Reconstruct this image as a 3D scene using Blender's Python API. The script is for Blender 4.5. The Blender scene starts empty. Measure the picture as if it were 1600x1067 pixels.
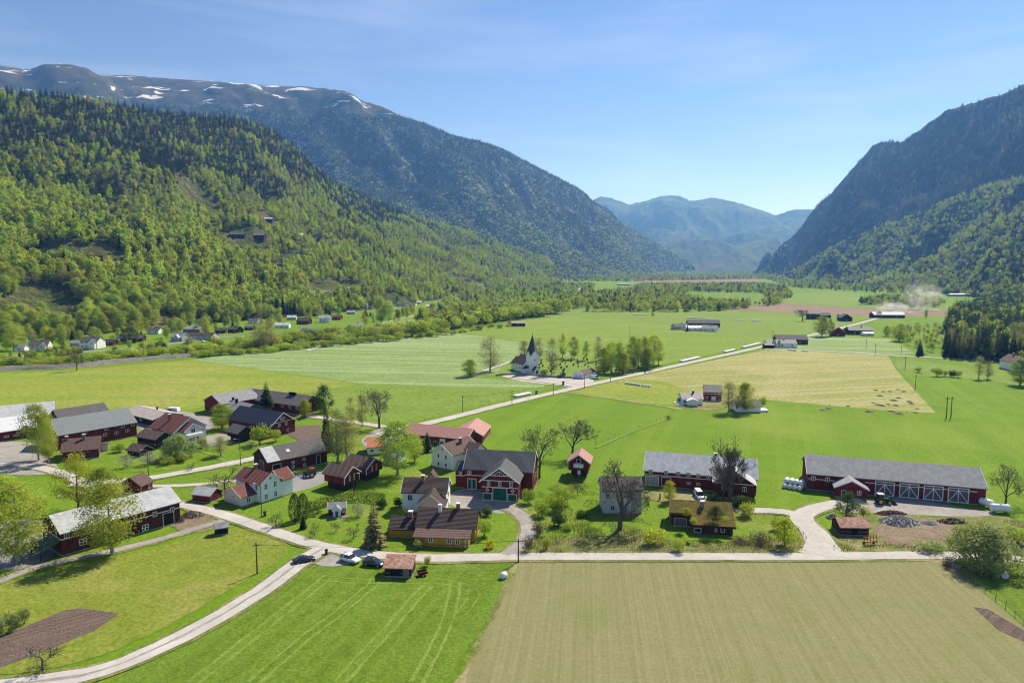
import bpy, bmesh, math, random
import numpy as np
from mathutils import Vector, Matrix, noise
from mathutils.bvhtree import BVHTree

# ------------------------------------------------------------------ camera, world, sun, exposure
S = bpy.context.scene
CAM_H, FPX, CX, CY, HOR = 62.0, 1067.0, 800.0, 533.5, 415.0
PITCH = math.atan((CY - HOR) / FPX)
cam_data = bpy.data.cameras.new('camera')
cam_data.sensor_width = 36.0
cam_data.lens = 36.0 * FPX / 1600.0
cam_data.clip_start = 1.0
cam_data.clip_end = 60000.0
cam = bpy.data.objects.new('camera', cam_data)
S.collection.objects.link(cam)
cam.location = (0, 0, CAM_H)
cam.rotation_euler = (math.pi / 2 - PITCH, 0, 0)
S.camera = cam

SUN_EL, SUN_AZ = math.radians(46), math.radians(36)      # azimuth from +Y towards +X
world = bpy.data.worlds.new('World')
S.world = world
world.use_nodes = True
wn, wl = world.node_tree.nodes, world.node_tree.links
wn.clear()
w_out = wn.new('ShaderNodeOutputWorld')
w_bg = wn.new('ShaderNodeBackground')
w_sky = wn.new('ShaderNodeTexSky')
w_sky.sky_type = 'NISHITA'
w_sky.sun_disc = False
w_sky.sun_elevation = SUN_EL
w_sky.sun_rotation = SUN_AZ
w_sky.altitude = 3500
w_sky.air_density = 0.85
w_sky.dust_density = 0.0
w_sky.ozone_density = 2.6
w_bg.inputs['Strength'].default_value = 0.112
# thin cirrus: long soft streaks high up, the same all round the sky
w_tc = wn.new('ShaderNodeTexCoord')
w_map = wn.new('ShaderNodeMapping')
w_map.inputs['Rotation'].default_value = (0.0, 0.14, 0.5)
w_map.inputs['Scale'].default_value = (1.2, 1.2, 9.0)
w_n = wn.new('ShaderNodeTexNoise')
w_n.inputs['Scale'].default_value = 2.3
w_n.inputs['Detail'].default_value = 7.0
w_n.inputs['Roughness'].default_value = 0.55
w_n.inputs['Distortion'].default_value = 0.4
w_r = wn.new('ShaderNodeMapRange')
w_r.inputs['From Min'].default_value = 0.46
w_r.inputs['From Max'].default_value = 0.80
w_r.inputs['To Max'].default_value = 0.24
w_mix = wn.new('ShaderNodeMixRGB')
w_mix.inputs['Color2'].default_value = (6.2, 6.7, 7.4, 1)
wl.new(w_tc.outputs['Generated'], w_map.inputs['Vector'])
wl.new(w_map.outputs['Vector'], w_n.inputs['Vector'])
wl.new(w_n.outputs['Fac'], w_r.inputs['Value'])
wl.new(w_r.outputs['Result'], w_mix.inputs['Fac'])
wl.new(w_sky.outputs['Color'], w_mix.inputs['Color1'])
w_tint = wn.new('ShaderNodeMixRGB')
w_tint.blend_type = 'MULTIPLY'
w_tint.inputs['Fac'].default_value = 1.0
w_tint.inputs['Color2'].default_value = (0.90, 0.885, 1.03, 1)
wl.new(w_mix.outputs['Color'], w_tint.inputs['Color1'])
wl.new(w_tint.outputs['Color'], w_bg.inputs['Color'])
wl.new(w_bg.outputs['Background'], w_out.inputs['Surface'])

sun_data = bpy.data.lights.new('sun', 'SUN')
sun_data.energy = 5.0
sun_data.angle = math.radians(0.53)
sun_data.color = (1.0, 0.95, 0.86)
sun = bpy.data.objects.new('sun', sun_data)
S.collection.objects.link(sun)
TO_SUN = Vector((math.cos(SUN_EL) * math.sin(SUN_AZ), math.cos(SUN_EL) * math.cos(SUN_AZ), math.sin(SUN_EL)))
sun.rotation_euler = TO_SUN.to_track_quat('Z', 'Y').to_euler()
sun.location = (300, 400, 900)

S.view_settings.view_transform = 'Standard'
S.view_settings.look = 'None'
S.view_settings.gamma = 1.0
S.view_settings.use_curve_mapping = False
S.view_settings.exposure = 0.53
S.cycles.use_denoising = True
S.cycles.max_bounces = 5
S.cycles.diffuse_bounces = 3
S.cycles.glossy_bounces = 2
S.cycles.transmission_bounces = 4
S.cycles.transparent_max_bounces = 6
S.cycles.volume_bounces = 0
S.cycles.filter_width = 1.15
S.cycles.caustics_reflective = False
S.cycles.caustics_refractive = False
S.cycles.use_adaptive_sampling = True
S.cycles.adaptive_threshold = 0.015

RNG = random.Random(11)
COL = S.collection

# ------------------------------------------------------------------ survey helpers: picture point -> place on the ground
def ray(px, py):
    u, v = (px - CX) / FPX, (CY - py) / FPX
    d = Vector((u, math.cos(PITCH) + v * math.sin(PITCH), -math.sin(PITCH) + v * math.cos(PITCH)))
    return d
def gp(px, py, z=0.0):
    d = ray(px, py)
    t = (z - CAM_H) / d.z
    return Vector((d.x * t, d.y * t, z))
def at_dist(px, py, dist):
    """point seen at (px, py) whose distance along the view axis (Y) is dist"""
    d = ray(px, py)
    t = dist / d.y
    return Vector((d.x * t, dist, CAM_H + d.z * t))
TERRAIN = []            # BVH trees of the slopes
def hit(px, py):
    """where the sight line meets the ground or a slope"""
    o, d = Vector((0, 0, CAM_H)), ray(px, py).normalized()
    best = None
    for b in TERRAIN:
        loc, nrm, idx, dist = b.ray_cast(o, d)
        if loc is not None and (best is None or dist < best[1]):
            best = (loc, dist)
    if d.z < 0:
        dist = -CAM_H / d.z
        if best is None or dist < best[1]:
            best = (o + d * dist, dist)
    return best[0] if best else None
def ppm(p):
    """picture pixels per metre at a place"""
    return FPX / max(1.0, p.y)
def ground_z(x, y):
    best = 0.0
    for b in TERRAIN:
        loc, nrm, idx, dist = b.ray_cast(Vector((x, y, 4000)), Vector((0, 0, -1)))
        if loc is not None and loc.z > best:
            best = loc.z
    return best

# ------------------------------------------------------------------ object helpers
def tag(o, label=None, cat=None, group=None, kind=None):
    if label: o['label'] = label
    if cat: o['category'] = cat
    if group: o['group'] = group
    if kind: o['kind'] = kind
    return o
def new_mesh(name, verts, faces, mat=None, smooth=False):
    me = bpy.data.meshes.new(name)
    me.from_pydata([tuple(v) for v in verts], [], faces)
    if mat: me.materials.append(mat)
    if smooth:
        me.polygons.foreach_set('use_smooth', [True] * len(me.polygons))
    me.update()
    return me
def link(name, me, parent=None):
    o = bpy.data.objects.new(name, me)
    COL.objects.link(o)
    if parent is not None: o.parent = parent
    return o
def empty(name, loc, rz=0.0):
    o = bpy.data.objects.new(name, None)
    o.empty_display_size = 0.5
    COL.objects.link(o)
    o.location = loc
    o.rotation_euler = (0, 0, rz)
    return o
def copy_tree(o, parent=None):
    c = o.copy()
    COL.objects.link(c)
    if parent is not None:
        c.parent = parent
    for ch in o.children:
        copy_tree(ch, c)
    return c
class MB:
    """collects simple solids into one mesh"""
    def __init__(self):
        self.v, self.f = [], []
    def add(self, verts, faces):
        n = len(self.v)
        self.v += [tuple(p) for p in verts]
        self.f += [tuple(i + n for i in f) for f in faces]
        return self
    def box(self, x0, x1, y0, y1, z0, z1):
        v = [(x0, y0, z0), (x1, y0, z0), (x1, y1, z0), (x0, y1, z0), (x0, y0, z1), (x1, y0, z1), (x1, y1, z1), (x0, y1, z1)]
        return self.add(v, [(3, 2, 1, 0), (4, 5, 6, 7), (0, 1, 5, 4), (1, 2, 6, 5), (2, 3, 7, 6), (3, 0, 4, 7)])
    def prism(self, poly, axis, a, b):
        """polygon [(s,t)] extruded along axis ('x','y','z') from a to b"""
        n = len(poly)
        def P(s, t, w):
            return (w, s, t) if axis == 'x' else ((s, w, t) if axis == 'y' else (s, t, w))
        v = [P(s, t, a) for s, t in poly] + [P(s, t, b) for s, t in poly]
        fl = [tuple(range(n - 1, -1, -1)), tuple(range(n, 2 * n))] + [(i, (i + 1) % n, n + (i + 1) % n, n + i) for i in range(n)]
        if axis == 'y': fl = [tuple(reversed(f)) for f in fl]
        return self.add(v, fl)
    def tube(self, p0, p1, r0, r1, n=6, cap=True):
        p0, p1 = Vector(p0), Vector(p1)
        d = p1 - p0
        if d.length < 1e-6: return self
        q = d.to_track_quat('Z', 'Y')
        v = []
        for p, r in ((p0, r0), (p1, r1)):
            for k in range(n):
                a = 2 * math.pi * k / n
                v.append(p + q @ Vector((r * math.cos(a), r * math.sin(a), 0)))
        f = [(k, (k + 1) % n, n + (k + 1) % n, n + k) for k in range(n)]
        if cap: f += [tuple(range(n - 1, -1, -1)), tuple(range(n, 2 * n))]
        return self.add(v, f)
    def mesh(self, name, mat, smooth=False):
        return new_mesh(name, self.v, self.f, mat, smooth)
    def build(self, name, mat, parent=None, smooth=False):
        return link(name, self.mesh(name, mat, smooth), parent)

# ------------------------------------------------------------------ materials
M = {}
def nodemat(name):
    m = bpy.data.materials.new(name)
    m.use_nodes = True
    nt = m.node_tree
    nt.nodes.clear()
    return m, nt.nodes, nt.links
def rgb(c): return (c[0], c[1], c[2], 1.0)
def N(nodes, kind, **kw):
    n = nodes.new(kind)
    for k, v in kw.items():
        if k in n.inputs: n.inputs[k].default_value = v
        else: setattr(n, k, v)
    return n
def mixrgb(nodes, links, fac, a, b, blend='MIX'):
    n = nodes.new('ShaderNodeMixRGB'); n.blend_type = blend
    for inp, val in (('Fac', fac), ('Color1', a), ('Color2', b)):
        if hasattr(val, 'node'): links.new(val, n.inputs[inp])
        else: n.inputs[inp].default_value = val if inp == 'Fac' else rgb(val)
    return n.outputs['Color']
def noise_fac(nodes, links, vec, scale, detail=4.0, rough=0.55, lo=0.35, hi=0.65, dist=0.0):
    n = N(nodes, 'ShaderNodeTexNoise', Scale=scale, Detail=detail, Roughness=rough, Distortion=dist)
    links.new(vec, n.inputs['Vector'])
    r = N(nodes, 'ShaderNodeMapRange')
    r.inputs['From Min'].default_value = lo; r.inputs['From Max'].default_value = hi
    r.interpolation_type = 'SMOOTHSTEP'
    links.new(n.outputs['Fac'], r.inputs['Value'])
    return r.outputs['Result']
def obj_vec(nodes, links, rot=0.0, scale=(1, 1, 1), kind='POINT'):
    tc = nodes.new('ShaderNodeTexCoord')
    mp = nodes.new('ShaderNodeMapping')
    mp.vector_type = kind
    mp.inputs['Rotation'].default_value = (0, 0, rot)
    mp.inputs['Scale'].default_value = scale
    links.new(tc.outputs['Object'], mp.inputs['Vector'])
    return mp.outputs['Vector']
def finish(m, nodes, links, color, rough=0.8, bump=None, bump_str=0.3, bump_dist=0.1, spec=0.3, metal=0.0):
    b = nodes.new('ShaderNodeBsdfPrincipled')
    if hasattr(color, 'node'): links.new(color, b.inputs['Base Color'])
    else: b.inputs['Base Color'].default_value = rgb(color)
    b.inputs['Roughness'].default_value = rough
    b.inputs['Specular IOR Level'].default_value = spec
    b.inputs['Metallic'].default_value = metal
    if bump is not None:
        bp = N(nodes, 'ShaderNodeBump', Strength=bump_str, Distance=bump_dist)
        links.new(bump, bp.inputs['Height'])
        links.new(bp.outputs['Normal'], b.inputs['Normal'])
    o = nodes.new('ShaderNodeOutputMaterial')
    links.new(b.outputs['BSDF'], o.inputs['Surface'])
    return m
def plain(name, c, rough=0.7, var=0.12, scale=1.2, spec=0.3, metal=0.0):
    """paint or similar with slight mottling"""
    m, n, l = nodemat(name)
    v = obj_vec(n, l)
    f = noise_fac(n, l, v, scale, 5, 0.6, 0.3, 0.7)
    d = tuple(x * (1 - var) for x in c); e = tuple(min(1, x * (1 + var)) for x in c)
    finish(m, n, l, mixrgb(n, l, f, d, e), rough, None, spec=spec, metal=metal)
    M[name] = m
    return m
def field_mat(name, c1, c2, c3, big=0.02, mid=0.15, fine=1.6, dry=0.5, stripe=None, stripe2=None, bump=0.25, con=1.0):
    """crop or grass: c1/c2 mottled, c3 dry patches; stripe = (angle, metres across, strength, colour)"""
    m, n, l = nodemat(name)
    v = obj_vec(n, l)
    col = mixrgb(n, l, noise_fac(n, l, v, mid, 6, 0.65, 0.30, 0.70, 0.6), c1, c2)
    fb = noise_fac(n, l, v, big, 5, 0.6, 0.62 - 0.25 * dry, 0.85 - 0.2 * dry, 0.8)
    col = mixrgb(n, l, fb, col, c3)
    for st in (stripe, stripe2):
        if st:
            ang, per, strength, sc = st
            vs = obj_vec(n, l, ang, (per, per * 140.0, 1), 'TEXTURE')
            fs = noise_fac(n, l, vs, 1.0, 2, 0.5, 0.46, 0.58)
            mul = N(n, 'ShaderNodeMath', operation='MULTIPLY'); mul.inputs[1].default_value = strength
            l.new(fs, mul.inputs[0])
            col = mixrgb(n, l, mul.outputs[0], col, sc)
    ff = noise_fac(n, l, v, fine, 5, 0.75, 0.25, 0.75)
    dk = N(n, 'ShaderNodeMapRange'); dk.inputs['To Min'].default_value = 1 - 0.32 * con; dk.inputs['To Max'].default_value = 1 + 0.30 * con
    l.new(ff, dk.inputs['Value'])
    cm = n.new('ShaderNodeVectorMath'); cm.operation = 'SCALE'
    l.new(col, cm.inputs[0]); l.new(dk.outputs['Result'], cm.inputs['Scale'])
    finish(m, n, l, cm.outputs['Vector'], 0.95, ff, bump, 0.25, spec=0.1)
    M[name] = m
    return m
def foliage_mat(name, c1, c2, trans=0.35, hue=0.02, val=0.25):
    """leaf colour varies from tree to tree and from clump to clump; leaves let light through"""
    m, n, l = nodemat(name)
    tc = n.new('ShaderNodeTexCoord')
    oi = n.new('ShaderNodeObjectInfo')
    f = noise_fac(n, l, tc.outputs['Object'], 0.35, 3, 0.6, 0.3, 0.7)
    col = mixrgb(n, l, f, c1, c2)
    hs = n.new('ShaderNodeHueSaturation')
    r1 = N(n, 'ShaderNodeMapRange'); r1.inputs['To Min'].default_value = 0.5 - hue; r1.inputs['To Max'].default_value = 0.5 + hue
    l.new(oi.outputs['Random'], r1.inputs['Value'])
    mm = N(n, 'ShaderNodeMath', operation='MULTIPLY'); mm.inputs[1].default_value = 7.31
    fr = N(n, 'ShaderNodeMath', operation='FRACT')
    l.new(oi.outputs['Random'], mm.inputs[0]); l.new(mm.outputs[0], fr.inputs[0])
    r2 = N(n, 'ShaderNodeMapRange'); r2.inputs['To Min'].default_value = 1 - val; r2.inputs['To Max'].default_value = 1 + val
    l.new(fr.outputs[0], r2.inputs['Value'])
    l.new(r1.outputs['Result'], hs.inputs['Hue']); l.new(r2.outputs['Result'], hs.inputs['Value'])
    l.new(col, hs.inputs['Color'])
    df = n.new('ShaderNodeBsdfDiffuse'); tr = n.new('ShaderNodeBsdfTranslucent'); mx = n.new('ShaderNodeMixShader')
    l.new(hs.outputs['Color'], df.inputs['Color']); l.new(hs.outputs['Color'], tr.inputs['Color'])
    mx.inputs['Fac'].default_value = trans
    l.new(df.outputs[0], mx.inputs[1]); l.new(tr.outputs[0], mx.inputs[2])
    o = n.new('ShaderNodeOutputMaterial'); l.new(mx.outputs[0], o.inputs['Surface'])
    M[name] = m
    return m
# ------------------------------------------------------------------ land materials
field_mat('meadow', (0.108, 0.198, 0.008), (0.142, 0.240, 0.012), (0.190, 0.258, 0.030), 0.012, 0.08, 1.2, 0.45, (-0.35, 5.0, 0.35, (0.175, 0.255, 0.028)), (-0.35, 21.0, 0.35, (0.098, 0.190, 0.012)))
field_mat('crop_green', (0.092, 0.160, 0.013), (0.138, 0.212, 0.020), (0.195, 0.245, 0.040), 0.05, 0.5, 1.5, 0.35, (-0.297, 2.2, 0.35, (0.15, 0.26, 0.03)), bump=0.5)
field_mat('crop_tan', (0.202, 0.196, 0.084), (0.226, 0.218, 0.100), (0.165, 0.195, 0.060), 0.05, 0.35, 1.6, 0.55, (-0.112, 0.42, 0.30, (0.280, 0.262, 0.145)), (-0.112, 1.1, 0.27, (0.160, 0.160, 0.060)), bump=0.12, con=0.5)
field_mat('lawn_yellow', (0.155, 0.205, 0.025), (0.215, 0.248, 0.036), (0.275, 0.262, 0.075), 0.05, 0.25, 1.1, 0.5, bump=0.5)
field_mat('lawn_green', (0.110, 0.200, 0.012), (0.150, 0.235, 0.018), (0.240, 0.240, 0.060), 0.05, 0.2, 1.0, 0.4, bump=0.4)
field_mat('rough_grass', (0.120, 0.165, 0.030), (0.210, 0.205, 0.070), (0.330, 0.280, 0.150), 0.07, 0.3, 1.2, 0.7, bump=0.6)
field_mat('silage_field', (0.165, 0.250, 0.070), (0.205, 0.288, 0.095), (0.265, 0.335, 0.140), 0.010, 0.05, 0.4, 0.3, (-1.70, 5.0, 0.7, (0.32, 0.39, 0.20)), (-1.74, 14.0, 0.5, (0.155, 0.240, 0.060)))
field_mat('field_yellowgreen', (0.205, 0.250, 0.034), (0.245, 0.282, 0.046), (0.300, 0.290, 0.085), 0.010, 0.04, 0.4, 0.5, (-1.55, 22.0, 0.5, (0.150, 0.255, 0.026)))
field_mat('field_fresh', (0.165, 0.238, 0.030), (0.200, 0.272, 0.040), (0.250, 0.280, 0.070), 0.010, 0.04, 0.4, 0.45, (-1.5, 16.0, 0.5, (0.135, 0.225, 0.026)))
field_mat('field_dry', (0.225, 0.255, 0.062), (0.275, 0.282, 0.090), (0.385, 0.330, 0.160), 0.012, 0.03, 0.5, 0.65, (-1.33, 7.0, 0.55, (0.37, 0.34, 0.17)))
field_mat('field_midgreen', (0.140, 0.215, 0.026), (0.175, 0.250, 0.036), (0.215, 0.270, 0.060), 0.010, 0.05, 0.4, 0.4, (-1.5, 12.0, 0.4, (0.15, 0.26, 0.05)))
field_mat('ploughed', (0.170, 0.128, 0.104), (0.210, 0.160, 0.132), (0.240, 0.190, 0.155), 0.03, 0.4, 2.2, 0.4, (-0.9, 0.7, 0.5, (0.115, 0.078, 0.060)), bump=0.8)
field_mat('ploughed_far', (0.215, 0.150, 0.110), (0.245, 0.175, 0.130), (0.260, 0.190, 0.140), 0.008, 0.03, 0.3, 0.4)
field_mat('gravel', (0.400, 0.380, 0.345), (0.470, 0.450, 0.410), (0.520, 0.500, 0.460), 0.08, 0.35, 2.0, 0.5, bump=0.1, con=0.35)
field_mat('gravel_dull', (0.250, 0.235, 0.215), (0.320, 0.300, 0.275), (0.380, 0.355, 0.320), 0.1, 0.4, 2.0, 0.5, bump=0.15, con=0.5)
field_mat('wheel_rut', (0.300, 0.285, 0.255), (0.360, 0.340, 0.305), (0.430, 0.405, 0.360), 0.1, 0.5, 3.0, 0.5)
field_mat('asphalt_pale', (0.230, 0.228, 0.225), (0.270, 0.268, 0.262), (0.300, 0.296, 0.290), 0.1, 0.5, 3.0, 0.5, con=0.35)
field_mat('pressed_grass', (0.145, 0.225, 0.030), (0.185, 0.260, 0.045), (0.220, 0.275, 0.060), 0.05, 0.5, 2.0, 0.5)
field_mat('bare_soil', (0.215, 0.165, 0.115), (0.300, 0.235, 0.165), (0.170, 0.150, 0.070), 0.09, 0.45, 1.8, 0.5, bump=0.7)
field_mat('stone_bank', (0.190, 0.170, 0.150), (0.270, 0.250, 0.220), (0.120, 0.120, 0.070), 0.10, 0.4, 1.2, 0.5, bump=1.0)

def slope_mat(name, low, high, rock, snow_z=None, rock_amt=0.4, scale=0.012, fine=0.09):
    m, n, l = nodemat(name)
    tc = n.new('ShaderNodeTexCoord'); v = tc.outputs['Object']
    ge = n.new('ShaderNodeNewGeometry')
    sx = n.new('ShaderNodeSeparateXYZ'); l.new(v, sx.inputs[0])
    col = mixrgb(n, l, noise_fac(n, l, v, scale, 6, 0.6, 0.35, 0.65, 0.5), low, high)
    ff = noise_fac(n, l, v, fine, 4, 0.7, 0.3, 0.7)
    col = mixrgb(n, l, ff, mixrgb(n, l, 0.55, col, (0.010, 0.018, 0.008)), col)
    nz = n.new('ShaderNodeSeparateXYZ'); l.new(ge.outputs['Normal'], nz.inputs[0])
    st = N(n, 'ShaderNodeMapRange'); st.inputs['From Min'].default_value = 0.86; st.inputs['From Max'].default_value = 0.62
    l.new(nz.outputs['Z'], st.inputs['Value'])
    rk = noise_fac(n, l, v, 0.02, 8, 0.7, 0.52, 0.62)
    mu = N(n, 'ShaderNodeMath', operation='MULTIPLY'); l.new(st.outputs['Result'], mu.inputs[0]); l.new(rk, mu.inputs[1])
    mu2 = N(n, 'ShaderNodeMath', operation='MULTIPLY'); mu2.inputs[1].default_value = rock_amt; l.new(mu.outputs[0], mu2.inputs[0])
    col = mixrgb(n, l, mu2.outputs[0], col, rock)
    if snow_z:
        hz = N(n, 'ShaderNodeMapRange'); hz.inputs['From Min'].default_value = snow_z[0]; hz.inputs['From Max'].default_value = snow_z[1]
        l.new(sx.outputs['Z'], hz.inputs['Value'])
        bare = N(n, 'ShaderNodeMath', operation='MULTIPLY'); bare.inputs[1].default_value = 0.85; l.new(hz.outputs['Result'], bare.inputs[0])
        col = mixrgb(n, l, bare.outputs[0], col, mixrgb(n, l, noise_fac(n, l, v, 0.006, 6, 0.65), (0.060, 0.060, 0.040), (0.115, 0.092, 0.062)))
        mp = n.new('ShaderNodeMapping'); mp.inputs['Scale'].default_value = (0.0036, 0.0062, 0.014); l.new(v, mp.inputs['Vector'])
        sn = noise_fac(n, l, mp.outputs['Vector'], 1.0, 7, 0.62, 0.582, 0.602, 0.3)
        ms = N(n, 'ShaderNodeMath', operation='MULTIPLY'); l.new(sn, ms.inputs[0])
        h2 = N(n, 'ShaderNodeMapRange'); h2.inputs['From Min'].default_value = snow_z[0] + 30; h2.inputs['From Max'].default_value = snow_z[0] + 80
        l.new(sx.outputs['Z'], h2.inputs['Value']); l.new(h2.outputs['Result'], ms.inputs[1])
        col = mixrgb(n, l, ms.outputs[0], col, (0.86, 0.88, 0.92))
    finish(m, n, l, col, 0.95, ff, 0.6, 6.0, spec=0.05)
    M[name] = m
slope_mat('forest_floor', (0.075, 0.105, 0.028), (0.170, 0.165, 0.065), (0.30, 0.27, 0.24), rock_amt=0.2)
slope_mat('mountain_wood', (0.026, 0.046, 0.018), (0.065, 0.092, 0.028), (0.33, 0.31, 0.29), (960, 1130), 0.75)
slope_mat('mountain_far', (0.032, 0.058, 0.024), (0.110, 0.125, 0.048), (0.22, 0.19, 0.16), (1090, 1300), 0.4, 0.0028, 0.012)
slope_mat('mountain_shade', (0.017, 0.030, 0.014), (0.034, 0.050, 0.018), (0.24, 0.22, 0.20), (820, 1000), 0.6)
slope_mat('slope_wood', (0.040, 0.065, 0.018), (0.095, 0.125, 0.030), (0.30, 0.27, 0.24), rock_amt=0.3)

# ------------------------------------------------------------------ ground and slopes
def poly_sheet(name, pts, z, mat, jit=0.25, step=4.0, kind='structure', label=None):
    """flat sheet from world points, its edge slightly ragged"""
    out = []
    n = len(pts)
    for i in range(n):
        a, b = Vector(pts[i][:2]), Vector(pts[(i + 1) % n][:2])
        k = max(1, min(60, int((b - a).length / step)))
        nrm = Vector((-(b - a).y, (b - a).x)).normalized() if (b - a).length > 0 else Vector((0, 0))
        for j in range(k):
            p = a.lerp(b, j / k)
            w = noise.noise(Vector((p.x * 0.31, p.y * 0.31, 3.3))) * jit if j else 0
            p = p + nrm * w
            out.append((p.x, p.y, z))
    o = link(name, new_mesh(name, out, [tuple(range(len(out)))], mat))
    nz = o.data.polygons[0].normal.z
    if nz < 0: o.data.flip_normals()
    tag(o, label, None, None, kind)
    return o
_z = [0.012]
def sheet(name, px_pts, mat, jit=0.3, z=None):
    if z is None:
        _z[0] += 0.0025; z = _z[0]
    P = [gp(*p).to_2d() for p in px_pts]
    if name in ('yard', 'lawn', 'rough_ground', 'bare_patch'):      # worn edges: round the corners twice
        for _ in range(2):
            Q = []
            for i in range(len(P)):
                a, b = P[i], P[(i + 1) % len(P)]
                Q += [a.lerp(b, .25), a.lerp(b, .75)]
            P = Q
        return poly_sheet(name, P, z, M[mat], max(jit, .7), 1.2)
    return poly_sheet(name, P, z, M[mat], jit)
def smooth_line(pts, step=2.5):
    """Catmull-Rom through world points"""
    P = [Vector((p[0], p[1])) for p in pts]
    out = []
    for i in range(len(P) - 1):
        p0, p1, p2, p3 = P[max(0, i - 1)], P[i], P[i + 1], P[min(len(P) - 1, i + 2)]
        k = max(2, min(80, int((p2 - p1).length / step)))
        for j in range(k):
            t = j / k
            out.append(0.5 * ((2 * p1) + (-p0 + p2) * t + (2 * p0 - 5 * p1 + 4 * p2 - p3) * t * t + (-p0 + 3 * p1 - 3 * p2 + p3) * t ** 3))
    out.append(P[-1])
    return out
def ribbon(name, line, width, z, mat, jit=0.12, kind='structure', off=0.0, follow=False, crown=0.05):
    """road or track: a strip with a crowned middle and ragged shoulders; width = metres or function of t"""
    v, f = [], []
    n = len(line)
    for i, p in enumerate(line):
        d = (line[min(n - 1, i + 1)] - line[max(0, i - 1)])
        d = d.normalized() if d.length > 0 else Vector((0, 1))
        nr = Vector((-d.y, d.x))
        w = (width(i / (n - 1)) if callable(width) else width) / 2
        for k, s in enumerate((-1, 0, 1)):
            j = noise.noise(Vector((p.x * 0.4, p.y * 0.4, k * 7.7))) * jit if s else 0
            q = p + nr * (s * w + j + off)
            zz = (ground_z(q.x, q.y) + 0.12 if follow else 0) + z + (crown if s == 0 else 0)
            v.append((q.x, q.y, zz))
        if i:
            b = 3 * (i - 1)
            f += [(b, b + 1, b + 4, b + 3), (b + 1, b + 2, b + 5, b + 4)]
    o = link(name, new_mesh(name, v, f, M[mat]))
    if o.data.polygons[0].normal.z < 0: o.data.flip_normals()
    tag(o, None, None, None, kind)
    return o
def road_px(name, px_pts, width, mat='gravel', z=0.09, **kw):
    L = smooth_line([gp(*p) for p in px_pts])
    if mat != 'pressed_grass':       # worn verge of dry grass and spilt gravel
        vw = (lambda t: width(t) + 1.7) if callable(width) else width + 1.7
        ribbon('verge', L, vw, z + 0.04, 'rough_grass', 0.75)
    return ribbon(name, L, width, z + 0.10, mat, 0.28, **kw)

g = link('ground', new_mesh('ground', [(-9000, -600, 0), (9000, -600, 0), (9000, 14000, 0), (-9000, 14000, 0)], [(0, 1, 2, 3)], M['meadow']))
tag(g, kind='structure')

def resample(pts, n):
    P = [Vector(p) for p in pts]
    L = [0.0]
    for a, b in zip(P, P[1:]): L.append(L[-1] + (b - a).length)
    out, j = [], 0
    for i in range(n):
        s = L[-1] * i / (n - 1)
        while j < len(P) - 2 and L[j + 1] < s: j += 1
        t = (s - L[j]) / max(1e-6, L[j + 1] - L[j])
        p0, p1, p2, p3 = P[max(0, j - 1)], P[j], P[j + 1], P[min(len(P) - 1, j + 2)]
        t = min(1, max(0, t))
        q = p1.lerp(p2, t)
        out.append(q)
    return out
def loft(name, base, crest, nu, nv, mat, prof, amp=20.0, freq=0.004, gully=0.0, gfreq=0.006, crest_amp=3.0, back=0.5, seed=0.0):
    """a mountain side rising from its foot line to its crest line, with spurs, gullies and a falling back"""
    # match the foot and the crest point by point
    B = resample([(p[0], p[1], 0) for p in base], nu) if len(base) != len(crest) else None
    if B is None:
        bb, cc = [], []
        segs = len(base) - 1
        for i in range(nu):
            t = i / (nu - 1) * segs
            k = min(segs - 1, int(t)); w = t - k
            bb.append(Vector((base[k][0], base[k][1], 0)).lerp(Vector((base[k + 1][0], base[k + 1][1], 0)), w))
            cc.append(Vector(crest[k]).lerp(Vector(crest[k + 1]), w))
        B, C = bb, cc
    else:
        C = resample(crest, nu)
    nb = max(4, nv // 5)
    v = []
    for i in range(nu):
        b, c = B[i], C[i]
        for j in range(nv + nb + 1):
            if j <= nv:
                t = j / nv
                x, y = b.x + (c.x - b.x) * t, b.y + (c.y - b.y) * t
                h = c.z * prof(t)
                e = min(1, t * 3.0) * min(1, (1 - t) * 4.0)
                q = Vector((x * freq, y * freq, seed))
                d = noise.fractal(q, 0.9, 2.1, 6) * amp * e
                g_ = (abs(noise.noise(Vector(((i / (nu - 1)) * 1000 * gfreq * 10, t * 1.3, seed + 9)))) - 0.25) * gully * math.sin(math.pi * min(1, t)) ** 0.7
                ca = noise.fractal(Vector((x * 0.02, y * 0.02, seed + 4)), 0.8, 2, 4) * crest_amp * min(1, t * 2)
                z = h + d + g_ + ca - (3.0 if j == 0 else 0)
            else:
                t = (j - nv) / nb
                dx, dy = c.x - b.x, c.y - b.y
                x, y = c.x + dx * back * t, c.y + dy * back * t
                z = c.z * (1 - 0.75 * t) + noise.fractal(Vector((x * 0.02, y * 0.02, seed + 4)), 0.8, 2, 4) * crest_amp
            v.append((x, y, z))
    w = nv + nb + 1
    f = [(i * w + j, (i + 1) * w + j, (i + 1) * w + j + 1, i * w + j + 1) for i in range(nu - 1) for j in range(w - 1)]
    me = new_mesh(name, v, f, M[mat], True)
    if sum(p.normal.z for p in me.polygons) < 0: me.flip_normals()
    o = link(name, me)
    tag(o, kind='structure')
    front = [(i * w + j, (i + 1) * w + j, (i + 1) * w + j + 1, i * w + j + 1) for i in range(nu - 1) for j in range(nv)]
    bvh = BVHTree.FromPolygons(v, front)
    TERRAIN.append(bvh)
    return bvh
def crest_px(rows): return [at_dist(px, py, d) for px, py, d in rows]

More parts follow.
